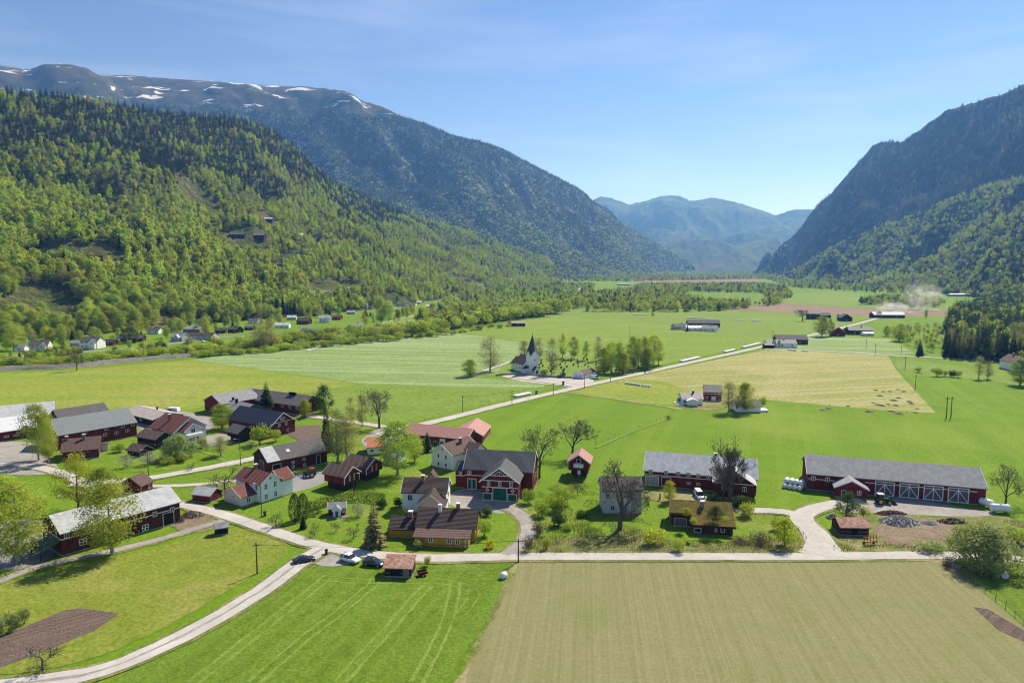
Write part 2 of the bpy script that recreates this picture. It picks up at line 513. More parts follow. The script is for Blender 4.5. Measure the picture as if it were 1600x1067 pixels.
# left wooded hill: foot line along the village road, crest from the skyline of the near wood
A_FOOT = [(-900, 150), (-560, 380), (-440, 500), (-385, 600), (-330, 720), (-262, 820), (-205, 930), (-160, 1060), (-130, 1250), (-95, 1500), (-20, 1800), (90, 2150), (230, 2500)]
A_CREST = crest_px([(-420, 150, 1000), (-150, 140, 1180), (0, 144, 1300), (80, 150, 1370), (161, 161, 1450), (262, 178, 1600), (375, 187, 1750), (431, 208, 1880), (472, 245, 2020), (512, 282, 2150), (600, 322, 2400), (720, 362, 2700), (860, 408, 2950)])
bvhA = loft('hillside', A_FOOT, A_CREST, 200, 90, 'forest_floor', lambda t: 0.16 * t + 0.84 * t ** 1.25 if t < 1 else 1, 46, 0.0035, 30, 0.0016, 3.0, 0.6, 1.0)
# high mountain behind it with snow on top, running down to the valley floor far off
B_FOOT = [(-3600, 1500), (-2600, 1800), (-1500, 2200), (-700, 2500), (-200, 2800), (60, 3000), (230, 3150), (400, 3400), (560, 3700), (760, 4200), (950, 4700), (1180, 5250), (1500, 6000)]
B_CREST = crest_px([(-420, 92, 4300), (-150, 98, 4500), (0, 105, 4700), (110, 114, 4800), (220, 121, 4900), (330, 127, 4900), (480, 140, 4800), (580, 166, 4700), (690, 207, 4600), (755, 222, 4600), (880, 283, 5000), (960, 342, 5500), (1082, 414, 6200)])
bvhB = loft('mountain', B_FOOT, B_CREST, 260, 90, 'mountain_wood', lambda t: 0.35 * t + 0.65 * (0.5 - 0.5 * math.cos(math.pi * min(1, t * 1.0))), 120, 0.0016, 190, 0.0011, 5.0, 0.5, 5.0)
# far range closing the valley
C_FOOT = [(400, 8600), (600, 8400), (800, 8250), (1000, 8100), (1200, 7900), (1400, 7700), (1600, 7600), (1850, 7500), (2100, 7420), (2350, 7400), (2700, 7480), (3100, 7600), (3700, 7760), (4400, 7950), (5600, 8200)]
C_CREST = crest_px([(860, 345, 11500), (905, 322, 11350), (938, 307, 11200), (955, 309, 11150), (982, 320, 11050), (1010, 314, 10950), (1035, 306, 10900), (1060, 305, 10800), (1078, 314, 10750), (1118, 309, 10650), (1150, 316, 10500), (1185, 327, 10400), (1212, 337, 10300), (1240, 327, 10200), (1330, 330, 10000)])
loft('mountain', C_FOOT, C_CREST, 150, 60, 'mountain_far', lambda t: 0.55 * t + 0.45 * t * t, 260, 0.0010, 40, 0.004, 16.0, 0.4, 8.0)
# lower spurs in front of the far range
C2_FOOT = [(1150, 6900), (1500, 6500), (1900, 6300), (2300, 6200), (2700, 6200)]
C2_CREST = crest_px([(960, 408, 8300), (1030, 372, 8200), (1100, 372, 8000), (1150, 384, 7800), (1210, 368, 7700)])
loft('mountain', C2_FOOT, C2_CREST, 70, 30, 'mountain_far', lambda t: t ** 0.9, 90, 0.002, 60, 0.02, 10.0, 0.4, 3.0)
# right mountain wall in its own shade
D_FOOT = [(1560, 4560), (1520, 4200), (1440, 3700), (1330, 3200), (1290, 2700), (1330, 2200), (1450, 1500), (1600, 800)]
D_CREST = crest_px([(1190, 428, 4700), (1232, 378, 4500), (1300, 300, 4100), (1368, 224, 3700), (1412, 221, 3400), (1480, 172, 3100), (1555, 152, 2900), (1760, 60, 2400)])
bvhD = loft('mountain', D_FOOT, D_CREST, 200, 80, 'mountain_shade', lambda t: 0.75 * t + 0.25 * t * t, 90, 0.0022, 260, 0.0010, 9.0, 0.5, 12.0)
# wooded apron below it on the right
E_FOOT = [(1200, 3000), (1140, 2650), (1080, 2250), (1000, 1850), (930, 1500), (860, 1200), (800, 950), (760, 650), (800, 300)]
E_CREST = crest_px([(1236, 428, 3150), (1300, 388, 3000), (1340, 366, 2900), (1385, 358, 2750), (1456, 326, 2550), (1512, 304, 2350), (1600, 272, 2100), (1760, 225, 1800), (2300, 120, 1200)])
bvhE = loft('hillside', E_FOOT, E_CREST, 160, 60, 'slope_wood', lambda t: 0.30 * t + 0.70 * t ** 1.5, 50, 0.004, 120, 0.0012, 6.0, 0.3, 20.0)
# small knoll under the spruce wood on the right
F_FOOT = [(520, 640), (470, 560), (455, 500), (470, 430), (520, 360)]
F_CREST = [(640, 720, 10), (640, 620, 24), (640, 520, 30), (640, 430, 34), (660, 330, 30)]
bvhF = loft('hillside', F_FOOT, F_CREST, 50, 20, 'slope_wood', lambda t: 0.5 - 0.5 * math.cos(math.pi * t), 5, 0.02, 3, 0.05, 1.0, 0.6, 27.0)

# ------------------------------------------------------------------ fields
sheet('field', [(-200, 600), (0, 584), (120, 578), (300, 562), (440, 583), (562, 600), (480, 614), (400, 612), (300, 640), (100, 650), (-200, 680)], 'field_yellowgreen', 0.5)
sheet('field', [(300, 562), (345, 556), (420, 545), (560, 531), (700, 519), (745, 524), (830, 538), (905, 552), (860, 566), (800, 580), (742, 590), (860, 598), (845, 606), (740, 606), (570, 600), (440, 582)], 'silage_field', 0.5)
sheet('field', [(562, 601), (745, 607), (868, 604), (800, 622), (650, 658), (560, 656), (490, 632), (480, 615)], 'field_midgreen', 0.5)
sheet('field', [(703, 518.5), (760, 511), (840, 498), (960, 497), (1080, 508), (1200, 520), (1225, 531), (1110, 553), (960, 585), (905, 553), (830, 537), (745, 523)], 'field_fresh', 0.5)
sheet('field', [(820, 497), (900, 484), (1000, 482), (1120, 484), (1290, 493), (1375, 493), (1280, 517), (1220, 530), (1090, 514), (960, 498)], 'field_midgreen', 0.5)
sheet('field', [(1120, 483), (1225, 474), (1330, 481), (1492, 486), (1495, 494), (1400, 494), (1290, 492)], 'ploughed_far', 0.5)
sheet('field', [(1225, 473), (1240, 460), (1300, 455), (1420, 466), (1492, 478), (1492, 485), (1330, 480)], 'field_midgreen', 0.5)
sheet('field', [(895, 611), (985, 590), (1100, 566), (1200, 546), (1300, 550), (1388, 556), (1400, 578), (1462, 645), (1380, 641), (1190, 624), (1060, 634), (980, 625)], 'field_dry', 0.5)
sheet('field', [(890, 612), (985, 592), (1040, 596), (1080, 612), (1055, 634), (980, 626)], 'field_yellowgreen', 0.5)
sheet('field', [(1400, 560), (1500, 572), (1600, 590), (1760, 600), (1760, 640), (1600, 602), (1480, 588), (1402, 577)], 'field_midgreen', 0.4)
sheet('field', [(1200, 545), (1280, 522), (1390, 530), (1430, 553), (1390, 556)], 'silage_field', 0.4)
sheet('field', [(1120, 433), (975, 437), (1000, 441), (1190, 440), (1180, 435)], 'ploughed_far', 0.5)
# near fields
sheet('field', [(60, 1130), (165, 1067), (245, 1027), (330, 985), (405, 937), (458, 897), (490, 883), (560, 887), (650, 882), (806, 879), (783, 925), (750, 1000), (718, 1067), (680, 1160)], 'crop_green', 0.35)
sheet('field', [(812, 878), (1000, 877), (1250, 876), (1476, 877), (1500, 893), (1600, 976), (1760, 1110), (1760, 1160), (680, 1160), (719, 1067), (786, 925)], 'crop_tan', 0.3)
sheet('field', [(1484, 880), (1760, 892), (1760, 1100), (1604, 972), (1505, 890)], 'crop_green', 0.3)
sheet('field', [(1520, 948), (1545, 952), (1600, 985), (1640, 1010), (1600, 1003), (1560, 985)], 'ploughed', 0.3)
sheet('lawn', [(-80, 1060), (60, 1050), (160, 1025), (260, 980), (360, 920), (430, 880), (455, 860), (445, 843), (370, 822), (330, 832), (200, 866), (60, 895), (-80, 935)], 'lawn_yellow', 0.3)
sheet('field', [(-80, 1035), (0, 994), (60, 970), (102, 953), (125, 950), (187, 958), (150, 984), (70, 1018), (0, 1043), (-80, 1070)], 'ploughed', 0.25)
sheet('lawn', [(250, 755), (400, 720), (600, 690), (700, 730), (850, 760), (830, 870), (650, 869), (500, 850), (440, 832), (350, 803), (285, 785)], 'lawn_green', 0.3)
sheet('lawn', [(90, 735), (240, 740), (390, 715), (400, 700), (520, 660), (330, 640), (60, 690)], 'lawn_green', 0.3)
sheet('lawn', [(828, 864), (850, 800), (920, 770), (1010, 790), (1180, 800), (1250, 812), (1268, 850), (1262, 866), (1000, 866)], 'lawn_green', 0.3)
sheet('rough_ground', [(828, 866), (840, 846), (900, 838), (1000, 826), (1060, 850), (1180, 848), (1245, 838), (1262, 866)], 'rough_grass', 0.8)
sheet('rough_ground', [(1300, 863), (1305, 820), (1350, 790), (1440, 803), (1540, 800), (1600, 815), (1760, 840), (1760, 885), (1600, 872), (1480, 866)], 'rough_grass', 0.8)
sheet('bare_patch', [(1362, 828), (1400, 806), (1450, 812), (1490, 815), (1492, 850), (1440, 856), (1380, 850)], 'bare_soil', 1.0)
sheet('yard', [(1300, 802), (1340, 780), (1420, 778), (1520, 796), (1560, 800), (1540, 808), (1440, 805), (1360, 800)], 'gravel_dull', 0.4)
sheet('yard', [(430, 745), (500, 735), (520, 742), (500, 760), (450, 770), (436, 776)], 'asphalt_pale', 0.3)
sheet('yard', [(690, 785), (720, 760), (760, 770), (815, 792), (830, 800), (800, 803), (740, 800)], 'gravel_dull', 0.3)
sheet('yard', [(-40, 870), (0, 815), (50, 808), (100, 835), (80, 880), (0, 895)], 'asphalt_pale', 0.3)
sheet('yard', [(555, 690), (600, 664), (640, 668), (620, 690), (590, 706)], 'gravel_dull', 0.3)
sheet('yard', [(255, 822), (300, 795), (330, 805), (345, 820), (310, 836)], 'bare_soil', 0.4)
sheet('yard', [(470, 866), (500, 850), (580, 862), (560, 880), (500, 888)], 'gravel_dull', 0.3)
sheet('yard', [(780, 586), (800, 582), (870, 590), (925, 590), (930, 600), (900, 607), (870, 602), (800, 594)], 'gravel', 0.4)
sheet('lawn', [(775, 588), (790, 566), (840, 555), (1000, 555), (1030, 572), (985, 585), (925, 592), (860, 589), (800, 584)], 'field_midgreen', 0.4)
sheet('yard', [(1010, 766), (1080, 765), (1110, 772), (1120, 782), (1080, 790), (1010, 780)], 'rough_grass', 0.3)
sheet('yard', [(1082, 786), (1085, 772), (1104, 773), (1115, 790), (1100, 796)], 'gravel', 0.3)
sheet('yard', [(205, 600 + 50), (270, 640), (330, 650), (340, 665), (300, 690), (340, 676), (395, 678), (390, 690), (300, 700), (210, 670)], 'gravel_dull', 0.3)
sheet('yard', [(-80, 700), (0, 690), (60, 690), (70, 715), (100, 735), (60, 745), (-80, 735)], 'gravel_dull', 0.3)
sheet('field', [(605 - 180, 668), (500, 664), (505, 683), (470, 690)], 'ploughed', 0.3)
sheet('yard', [(1050, 632), (1100, 628), (1140, 630), (1130, 641), (1080, 641)], 'rough_grass', 0.3)

# ------------------------------------------------------------------ roads and tracks
road_px('road', [(1395, 490), (1382, 494), (1340, 506), (1260, 525.5), (1195, 541), (1100, 562), (1000, 584), (900, 606), (800, 629), (700, 654), (640, 668), (590, 680)], 5.0)
road_px('road', [(650, 664), (612, 668), (555, 660), (470, 648), (430, 640)], 4.0, z=0.08)
road_px('road', [(-120, 742), (0, 726), (60, 731), (110, 745), (160, 768), (220, 780), (285, 789), (350, 805), (440, 835), (500, 853), (560, 864), (650, 872), (720, 872), (810, 870), (1000, 870), (1270, 870), (1480, 868), (1600, 875), (1760, 884)], 3.7)
road_px('road', [(110, 757), (180, 752), (240, 746), (310, 734), (390, 718), (415, 712)], 4.0, z=0.10)
road_px('track', [(90, 775), (200, 762), (300, 758), (360, 752), (420, 745)], 2.2, z=0.07)
road_px('road', [(505, 858), (462, 884), (405, 926), (335, 968), (255, 1010), (160, 1048), (60, 1066), (-60, 1080)], lambda t: 4.6 - 1.0 * t, z=0.10)
road_px('road', [(1287, 869), (1283, 850), (1268, 828), (1252, 812), (1262, 800), (1300, 788), (1345, 782)], lambda t: 7.0 - 3.4 * t + 3 * max(0, .12 - t) / .12, z=0.10)
road_px('road', [(1255, 808), (1225, 800), (1180, 798), (1150, 800)], 3.6, z=0.095)
road_px('track', [(790, 868), (815, 850), (826, 832), (822, 815), (808, 800), (790, 793)], 3.6, 'gravel_dull', z=0.095)
road_px('track', [(-60, 925), (0, 908), (60, 886), (180, 860), (260, 840), (320, 822), (350, 814)], 2.4, 'gravel_dull', z=0.07)
road_px('road', [(790, 588), (840, 594), (885, 601), (905, 604)], 6.5, z=0.08)
road_px('track', [(745, 583), (770, 575), (795, 566)], 3.0, z=0.08)
road_px('road', [(-120, 562), (0, 556), (60, 556), (120, 551), (180, 547), (250, 540), (330, 529), (400, 524), (470, 520), (560, 512), (640, 505), (700, 492)], 7.0, 'asphalt_pale')
road_px('track', [(1195, 546), (1300, 549), (1400, 556), (1480, 560), (1560, 566), (1600, 570)], 4.0, z=0.08)
road_px('road', [(1470, 484), (1430, 487), (1395, 490)], 4.5, z=0.08)
road_px('path', [(305, 703), (335, 712), (352, 722)], 1.6, 'pressed_grass', z=0.06)
road_px('path', [(870, 612), (950, 622), (1050, 637), (1065, 640)], 1.6, 'field_dry', z=0.06)
road_px('path', [(930, 700), (1000, 670), (1060, 650)], 1.2, 'pressed_grass', z=0.06)
road_px('path', [(1000, 768), (1030, 780), (1080, 782)], 2.2, 'rough_grass', z=0.075)
for name_, px_ in (('village_street', [(480, 548), (560, 522), (600, 505), (640, 495), (690, 487)]), ('village_street', [(590, 508), (650, 500), (690, 498)])):
    ribbon(name_, smooth_line([gp(*p) for p in px_], 8), 4.0, 0.05, 'gravel', follow=True)
ribbon('village_street', smooth_line([hit(720, 452).to_2d(), hit(760, 443).to_2d(), hit(790, 438).to_2d(), hit(840, 440).to_2d()], 8), 5.0, 0.3, 'gravel', follow=True)
# wheel ruts along the near gravel road and tramlines pressed into the crop
_low = smooth_line([gp(*p) for p in [(505, 858), (462, 884), (405, 926), (335, 968), (255, 1010), (160, 1048), (60, 1066), (-60, 1080)]])
ribbon('wheel_rut', _low, 0.55, 0.262, 'gravel_dull', 0.5)
for line in ([(300, 1067), (380, 1006), (440, 958), (490, 920), (512, 900)], [(395, 1067), (470, 1002), (540, 948), (580, 915), (590, 900)], [(530, 1067), (600, 990), (640, 945), (668, 915)], [(652, 1067), (690, 990), (707, 940), (712, 910)]):
    L = smooth_line([gp(*p) for p in line], 1.5)
    for off in (-0.95, 0.95):
        ribbon('wheel_track', L, lambda t: 0.5 + 0.1 * math.sin(t * 40), 0.062, 'pressed_grass', 0.45, off=off, crown=0.004)
_hd = smooth_line([gp(*p) for p in [(500, 902), (560, 908), (640, 908), (700, 910), (740, 925), (720, 960)]], 1.5)
for off in (-0.95, 0.95):
    ribbon('wheel_track', _hd, 0.3, 0.066, 'pressed_grass', 0.3, off=off, crown=0.004)
# straw-coloured margin between the green crop and the tan field
ribbon('field_margin', smooth_line([gp(*p) for p in [(806, 881), (786, 924), (751, 1000), (719, 1067), (690, 1130)]], 1.0), 1.1, 0.075, 'rough_grass', 0.9, crown=0.01)
ribbon('field_margin', smooth_line([gp(*p) for p in [(822, 877.5), (1000, 877), (1250, 876.5), (1470, 877)]], 1.0), 0.9, 0.075, 'rough_grass', 0.9, crown=0.01)
# stone bank between the river strip and the field
_bk = smooth_line([gp(*p) for p in [(-120, 592), (0, 580), (110, 575), (200, 566), (310, 557)]], 4)
v_, f_ = [], []
for i, p in enumerate(_bk):
    d = (_bk[min(len(_bk) - 1, i + 1)] - _bk[max(0, i - 1)]).normalized(); nr = Vector((-d.y, d.x))
    for o_, z_ in ((-1.5, 0.0), (0.2, 1.0), (2.6, 2.2), (4.0, 2.3), (7.0, 0.0)):
        q = p + nr * (o_ + noise.noise(Vector((p.x * .3, p.y * .3, o_))) * 0.5)
        v_.append((q.x, q.y, z_ * (1 + 0.25 * noise.noise(Vector((p.x * .2, p.y * .2, 4 + o_))))))
    if i: f_ += [((i - 1) * 5 + k, i * 5 + k, i * 5 + k + 1, (i - 1) * 5 + k + 1) for k in range(4)]
o_ = link('river_bank', new_mesh('river_bank', v_, f_, M['stone_bank']))
tag(o_, kind='structure')
# ------------------------------------------------------------------ foliage materials
foliage_mat('leaf_bright', (0.330, 0.430, 0.040), (0.480, 0.570, 0.075), 0.52)
foliage_mat('leaf_birch', (0.325, 0.420, 0.050), (0.470, 0.550, 0.090), 0.52)
foliage_mat('leaf_mid', (0.300, 0.385, 0.045), (0.430, 0.500, 0.074), 0.50)
foliage_mat('leaf_yellow', (0.330, 0.345, 0.022), (0.450, 0.445, 0.040), 0.50)
foliage_mat('leaf_olive', (0.260, 0.265, 0.080), (0.370, 0.365, 0.120), 0.44)
foliage_mat('leaf_pale', (0.260, 0.330, 0.095), (0.380, 0.440, 0.160), 0.40)
foliage_mat('leaf_dark', (0.060, 0.105, 0.026), (0.105, 0.160, 0.038), 0.30)
foliage_mat('blossom', (0.300, 0.330, 0.190), (0.520, 0.500, 0.380), 0.35)
foliage_mat('needle', (0.048, 0.080, 0.032), (0.088, 0.125, 0.046), 0.18, 0.015, 0.3)
foliage_mat('needle_warm', (0.200, 0.200, 0.075), (0.300, 0.285, 0.115), 0.30)
foliage_mat('twig', (0.120, 0.100, 0.075), (0.190, 0.160, 0.120), 0.0, 0.01, 0.15)
foliage_mat('twig_brown', (0.130, 0.085, 0.060), (0.190, 0.130, 0.090), 0.1, 0.01, 0.15)
foliage_mat('forsythia', (0.480, 0.380, 0.010), (0.600, 0.500, 0.020), 0.3)
plain('bark', (0.105, 0.088, 0.070), 0.95, 0.35, 3.0)
plain('bark_birch', (0.330, 0.310, 0.270), 0.9, 0.5, 2.0)

# ------------------------------------------------------------------ tree shapes
def rand_unit(r):
    while True:
        v = Vector((r.uniform(-1, 1), r.uniform(-1, 1), r.uniform(-1, 1)))
        if 0.05 < v.length < 1: return v.normalized()
def leaf_quad(mb, c, size, r, up=0.0, out=None):
    n = rand_unit(r)
    if out is not None: n = n * 0.75 + out
    n.z += up
    if n.length < .01: n = Vector((0, 0, 1))
    n.normalize()
    a = n.orthogonal().normalized()
    a = Matrix.Rotation(r.uniform(0, 6.28), 3, n) @ a
    b = n.cross(a)
    s, t = size * r.uniform(0.6, 1.25), size * r.uniform(0.45, 0.9)
    k = size * 0.22 * r.uniform(-1, 1)
    mb.add([c - a * s * .5 - b * t * .5, c + a * s * .5 - b * t * .4 + n * k, c + a * s * .42 + b * t * .5, c - a * s * .5 + b * t * .45 - n * k], [(0, 1, 2, 3)])
def limb(mb, p0, p1, r0, r1, r, segs=3, sides=5, wob=0.08):
    pts = [p0]
    L = (p1 - p0).length
    for i in range(1, segs):
        t = i / segs
        q = p0.lerp(p1, t) + Vector((r.uniform(-1, 1), r.uniform(-1, 1), r.uniform(-.3, .8))) * L * wob
        pts.append(q)
    pts.append(p1)
    for i in range(segs):
        a, b = r0 + (r1 - r0) * i / segs, r0 + (r1 - r0) * (i + 1) / segs
        mb.tube(pts[i], pts[i + 1], a, b, sides, False)
    return pts
def leafy(seed, h, wid, base=0.22, clusters=70, per=34, leaf=0.42, spread=0.75, top_pow=0.8, droop=0.0, shell=0.55, multi=1):
    """broadleaf tree: trunk and limbs, leaf clumps with gaps between them; returns (trunk mb, crown mb)"""
    r = random.Random(seed)
    tr, cr = MB(), MB()
    stems = []
    for s in range(multi):
        a = 6.28 * s / multi + r.uniform(0, 1)
        off = 0.0 if multi == 1 else wid * 0.10
        p0 = Vector((math.cos(a) * off * .4, math.sin(a) * off * .4, -0.3))
        topx = 0 if multi == 1 else wid * 0.42
        tip = Vector((math.cos(a) * topx + r.uniform(-.3, .3), math.sin(a) * topx + r.uniform(-.3, .3), h * (0.93 if multi == 1 else r.uniform(.7, .92))))
        pts = limb(tr, p0, tip, h * 0.019 / (1 if multi == 1 else 1.4) + 0.04, 0.03, r, 6, 7, 0.012)
        stems.append(pts)
    mid_ = Vector((0, 0, h * (base + (1 - base) * .42)))
    lobes = [(rand_unit(r), r.uniform(.72, 1.12)) for _ in range(9)]
    def env(z):          # crown half width at height fraction z in 0..1 of the crown
        return (math.sin(math.pi * min(1, max(0, z)) ** top_pow)) ** 0.62
    n = 0
    tries = 0
    while n < clusters and tries < clusters * 20:
        tries += 1
        zf = r.uniform(0.02, 0.99)
        e = env(zf)
        a = r.uniform(0, 6.283)
        d = Vector((math.cos(a), math.sin(a), (zf - .5)))
        k = 1.0
        for lo, w in lobes:
            k += max(0, lo.dot(d.normalized()) - 0.55) * (w - 0.95) * 3.0
        rad = wid * 0.5 * e * max(0.45, k) * (shell + (1 - shell) * r.random()) if r.random() < .75 else wid * .5 * e * r.uniform(.15, .7)
        c = Vector((math.cos(a) * rad, math.sin(a) * rad, h * (base + (1 - base) * zf)))
        n += 1
        st = min(stems, key=lambda P: min((q - c).length for q in P))
        if n % 2 == 0:
            zt = c.z - rad * r.uniform(.35, .75) - 0.3
            zt = max(h * base * .55, zt)
            i = min(range(len(st)), key=lambda i: abs(st[i].z - zt))
            limb(tr, st[i], c, max(0.03, h * 0.0055 * (1 - zf * .6)), 0.018, r, 3, 4, 0.07)
        cs = spread * r.uniform(.7, 1.35)
        for _ in range(per):
            q = c + Vector((r.gauss(0, cs), r.gauss(0, cs), r.gauss(0, cs * .75)))
            if droop: q.z -= droop * abs(r.gauss(0, 1)) * (rad / (wid * .5 + .01))
            leaf_quad(cr, q, leaf, r, 0.25, (q - mid_).normalized() * .6 + (q - c).normalized() * .3 if (q - c).length > .01 else None)
    return tr, cr
def bare(seed, h, wid, levels=5, trunk=0.20, up=0.55, twig=0.012, sides=5):
    """leafless tree, branch on branch; returns (trunk mb with the limbs, crown mb with the fine twigs)"""
    r = random.Random(seed)
    tr, cr = MB(), MB()
    def grow(p, d, L, rad, lev):
        n = 3 if lev < 2 else 2
        pts = [p]
        dd = d.copy()
        for i in range(n):
            dd = (dd + rand_unit(r) * (0.16 + 0.05 * lev) + Vector((0, 0, 0.10 * up))).normalized()
            pts.append(pts[-1] + dd * L / n)
        r1 = rad * 0.62
        tgt = tr if lev < 3 else cr
        for i in range(n):
            a = rad + (r1 - rad) * i / n; b = rad + (r1 - rad) * (i + 1) / n
            tgt.tube(pts[i], pts[i + 1], max(a, twig), max(b, twig * .8), sides if lev < 2 else 3, False)
        if lev >= levels: return
        kids = 5 if lev == 0 else (4 if lev < 3 else 3)
        for k in range(kids):
            t = r.uniform(0.35, 1.0) if k else 1.0
            i = min(n - 1, int(t * n)); q = pts[i].lerp(pts[i + 1], t * n - i) if t < 1 else pts[-1]
            ax = dd.orthogonal().normalized()
            ax = Matrix.Rotation(6.283 * (k + r.random() * .6) / kids, 3, dd) @ ax
            ang = r.uniform(.35, .85) * (0.6 if k == 0 else 1)
            nd = (dd * math.cos(ang) + ax * math.sin(ang) * (wid / h * 1.5)).normalized()
            nd.z = nd.z * (0.75 + .25 * up) + 0.08 * up
            nd.normalize()
            grow(q, nd, L * r.uniform(.52, .78), r1 * (1.0 if k == 0 else r.uniform(.5, .75)), lev + 1)
    grow(Vector((0, 0, -0.2)), Vector((0, 0, 1)), h * trunk + .2, h * 0.0135 + .03, 0)
    # set to the wanted height and width
    allv = tr.v + cr.v
    zm = max(v[2] for v in allv); wm = sorted(max(abs(v[0]), abs(v[1])) for v in allv)[int(len(allv) * .93)]
    kz, kw = h / zm, (wid * .5) / wm
    for mb in (tr, cr):
        mb.v = [(v[0] * kw, v[1] * kw, v[2] * kz) for v in mb.v]
    return tr, cr
def spruce(seed, h, wid, tiers=22, arms=13, base=0.05, leaf=1.0, sag=0.35, rag=0.25):
    r = random.Random(seed)
    tr, cr = MB(), MB()
    tr.tube((0, 0, -.3), (0, 0, h * .97), h * .014 + .05, 0.02, 6, False)
    for i in range(tiers):
        t = i / (tiers - 1)
        z = h * (base + (0.985 - base) * t)
        R = wid * .5 * (1 - t) ** 0.85 + 0.10
        na = max(4, int(arms * (1 - t * .6)))
        for k in range(na):
            a = 6.283 * (k + r.random()) / na
            L = R * r.uniform(1 - rag, 1 + rag * .6)
            d = Vector((math.cos(a), math.sin(a), 0)); s = Vector((-d.y, d.x, 0))
            zz = z + r.uniform(-.35, .35) * h / tiers
            w = max(.16, L * .30) * leaf
            p0 = Vector((0, 0, zz)) + d * .05
            p1 = p0 + d * L * .55 + Vector((0, 0, -sag * L * .25))
            p2 = p0 + d * L + Vector((0, 0, -sag * L * (.55 + .4 * r.random())))
            cr.add([p0, p1 + s * w, p2, p1 - s * w], [(0, 1, 2), (0, 2, 3)])
            hang = Vector((0, 0, -max(.12, L * .28)))
            cr.add([p0, p1 + hang * r.uniform(.6, 1.2), p2 + hang * .3, p1 + Vector((0, 0, .02))], [(0, 1, 2, 3)])
    return tr, cr
def bush(seed, h, wid, n=260, leaf=0.4, flat=1.0):
    r = random.Random(seed)
    st, cr = MB(), MB()
    for k in range(6):
        a = r.uniform(0, 6.28)
        st.tube((0, 0, -.1), (math.cos(a) * wid * .3, math.sin(a) * wid * .3, h * .6), .05, .02, 4, False)
    lobes = [(Vector((r.uniform(-.28, .28) * wid, r.uniform(-.28, .28) * wid, h * r.uniform(.32, .62))), r.uniform(.24, .36)) for _ in range(7)]
    for _ in range(n):
        c, k = lobes[r.randrange(len(lobes))]
        d = rand_unit(r); d.z = d.z if d.z > -.55 else -.55
        q = c + Vector((d.x * wid * k, d.y * wid * k, d.z * h * k * 1.1)) * r.uniform(.65, 1.08)
        q.z = max(.06, q.z)
        leaf_quad(cr, q, leaf, r, 0.2, d * .9)
    return st, cr
def thuja(seed, h, wid, n=2000, leaf=.2):
    r = random.Random(seed)
    st, cr = MB(), MB()
    st.tube((0, 0, -.2), (0, 0, h * .8), .12, .03, 5, False)
    for _ in range(n):
        t = r.random() ** .9
        e = (math.sin(math.pi * (t * .86 + .12)) ** .6)
        a = r.uniform(0, 6.28); R = wid * .5 * e * r.uniform(.8, 1.05)
        leaf_quad(cr, Vector((math.cos(a) * R, math.sin(a) * R, h * t)), leaf, r, 0, Vector((math.cos(a), math.sin(a), .2)))
    return st, cr
PROTO = {}
def proto(key, pair, bark, leaf):
    PROTO[key] = (pair[0].mesh('trunk', M[bark]), pair[1].mesh('crown', M[leaf]), max(v[2] for v in pair[1].v), 2 * sorted(abs(v[0]) for v in pair[1].v)[int(len(pair[1].v) * (.95 if key[:4] in ('bare', 'olde', 'vase', 'frui') else .999 if key[:5] in ('spruc', 'larch') else .985))])
for i in range(3):
    proto(f'birch{i}', leafy(40 + i, 17, 10.5, .16, 95, 74, .31, .74, 0.9, 0.7), 'bark_birch', 'leaf_birch')
    proto(f'alder{i}', leafy(60 + i, 15, 9, .14, 95, 72, .29, .78, .8, .2), 'bark', 'leaf_mid')
    proto(f'thin{i}', leafy(70 + i, 15, 7, .16, 85, 44, .24, .85, .85, .4, .4), 'bark_birch', 'leaf_olive')
    proto(f'spruce{i}', spruce(80 + i, 18, 6.4, 26, 16), 'bark', 'needle')
    proto(f'bare{i}', bare(90 + i, 14, 10.5, 6, .20, .6, .013), 'bark', 'twig')
    proto(f'bush{i}', bush(110 + i, 3, 4.2, 900, .24), 'bark', 'leaf_mid')
    proto(f'blossom{i}', leafy(120 + i, 5, 5.4, .2, 30, 26, .26, .5, .7), 'bark', 'blossom')
    proto(f'fruit{i}', bare(130 + i, 4, 5.2, 4, .28, .25, .018), 'bark', 'twig')
proto('maple0', leafy(140, 16, 13, .2, 90, 60, .30, .8, .75, 0, .5), 'bark', 'leaf_yellow')
proto('willow0', leafy(141, 10.5, 13, .06, 120, 90, .34, .8, .62, .5, .5, 5), 'bark', 'leaf_pale')
proto('pine0', leafy(142, 9, 6.6, .06, 60, 44, .30, .62, .6), 'bark', 'leaf_dark')
proto('larch0', spruce(143, 12, 6.4, 24, 10, .06, .75, .3), 'bark', 'needle_warm')
proto('thuja0', thuja(144, 7.5, 3.0), 'bark', 'leaf_dark')
proto('yellowtree0', leafy(145, 7, 6, .22, 42, 36, .34, .6, .7), 'bark', 'leaf_yellow')
proto('vase0', bare(146, 17, 9.5, 6, .14, 1.3, .013), 'bark', 'twig')
proto('oldelm0', bare(147, 17, 16, 6, .12, .35, .014), 'bark', 'twig')
proto('brownbush0', bush(148, 2.4, 5.0, 900, .2), 'bark', 'twig_brown')
proto('yellowbush0', bush(149, 1.8, 2.2, 260, .24), 'bark', 'forsythia')
proto('palebush0', bush(150, 2.6, 3.2, 800, .2), 'bark', 'leaf_pale')
proto('darkbush0', bush(151, 2.6, 3.2, 900, .22), 'bark', 'leaf_dark')
proto('limebush0', bush(152, 2.6, 3.4, 900, .22), 'bark', 'leaf_bright')
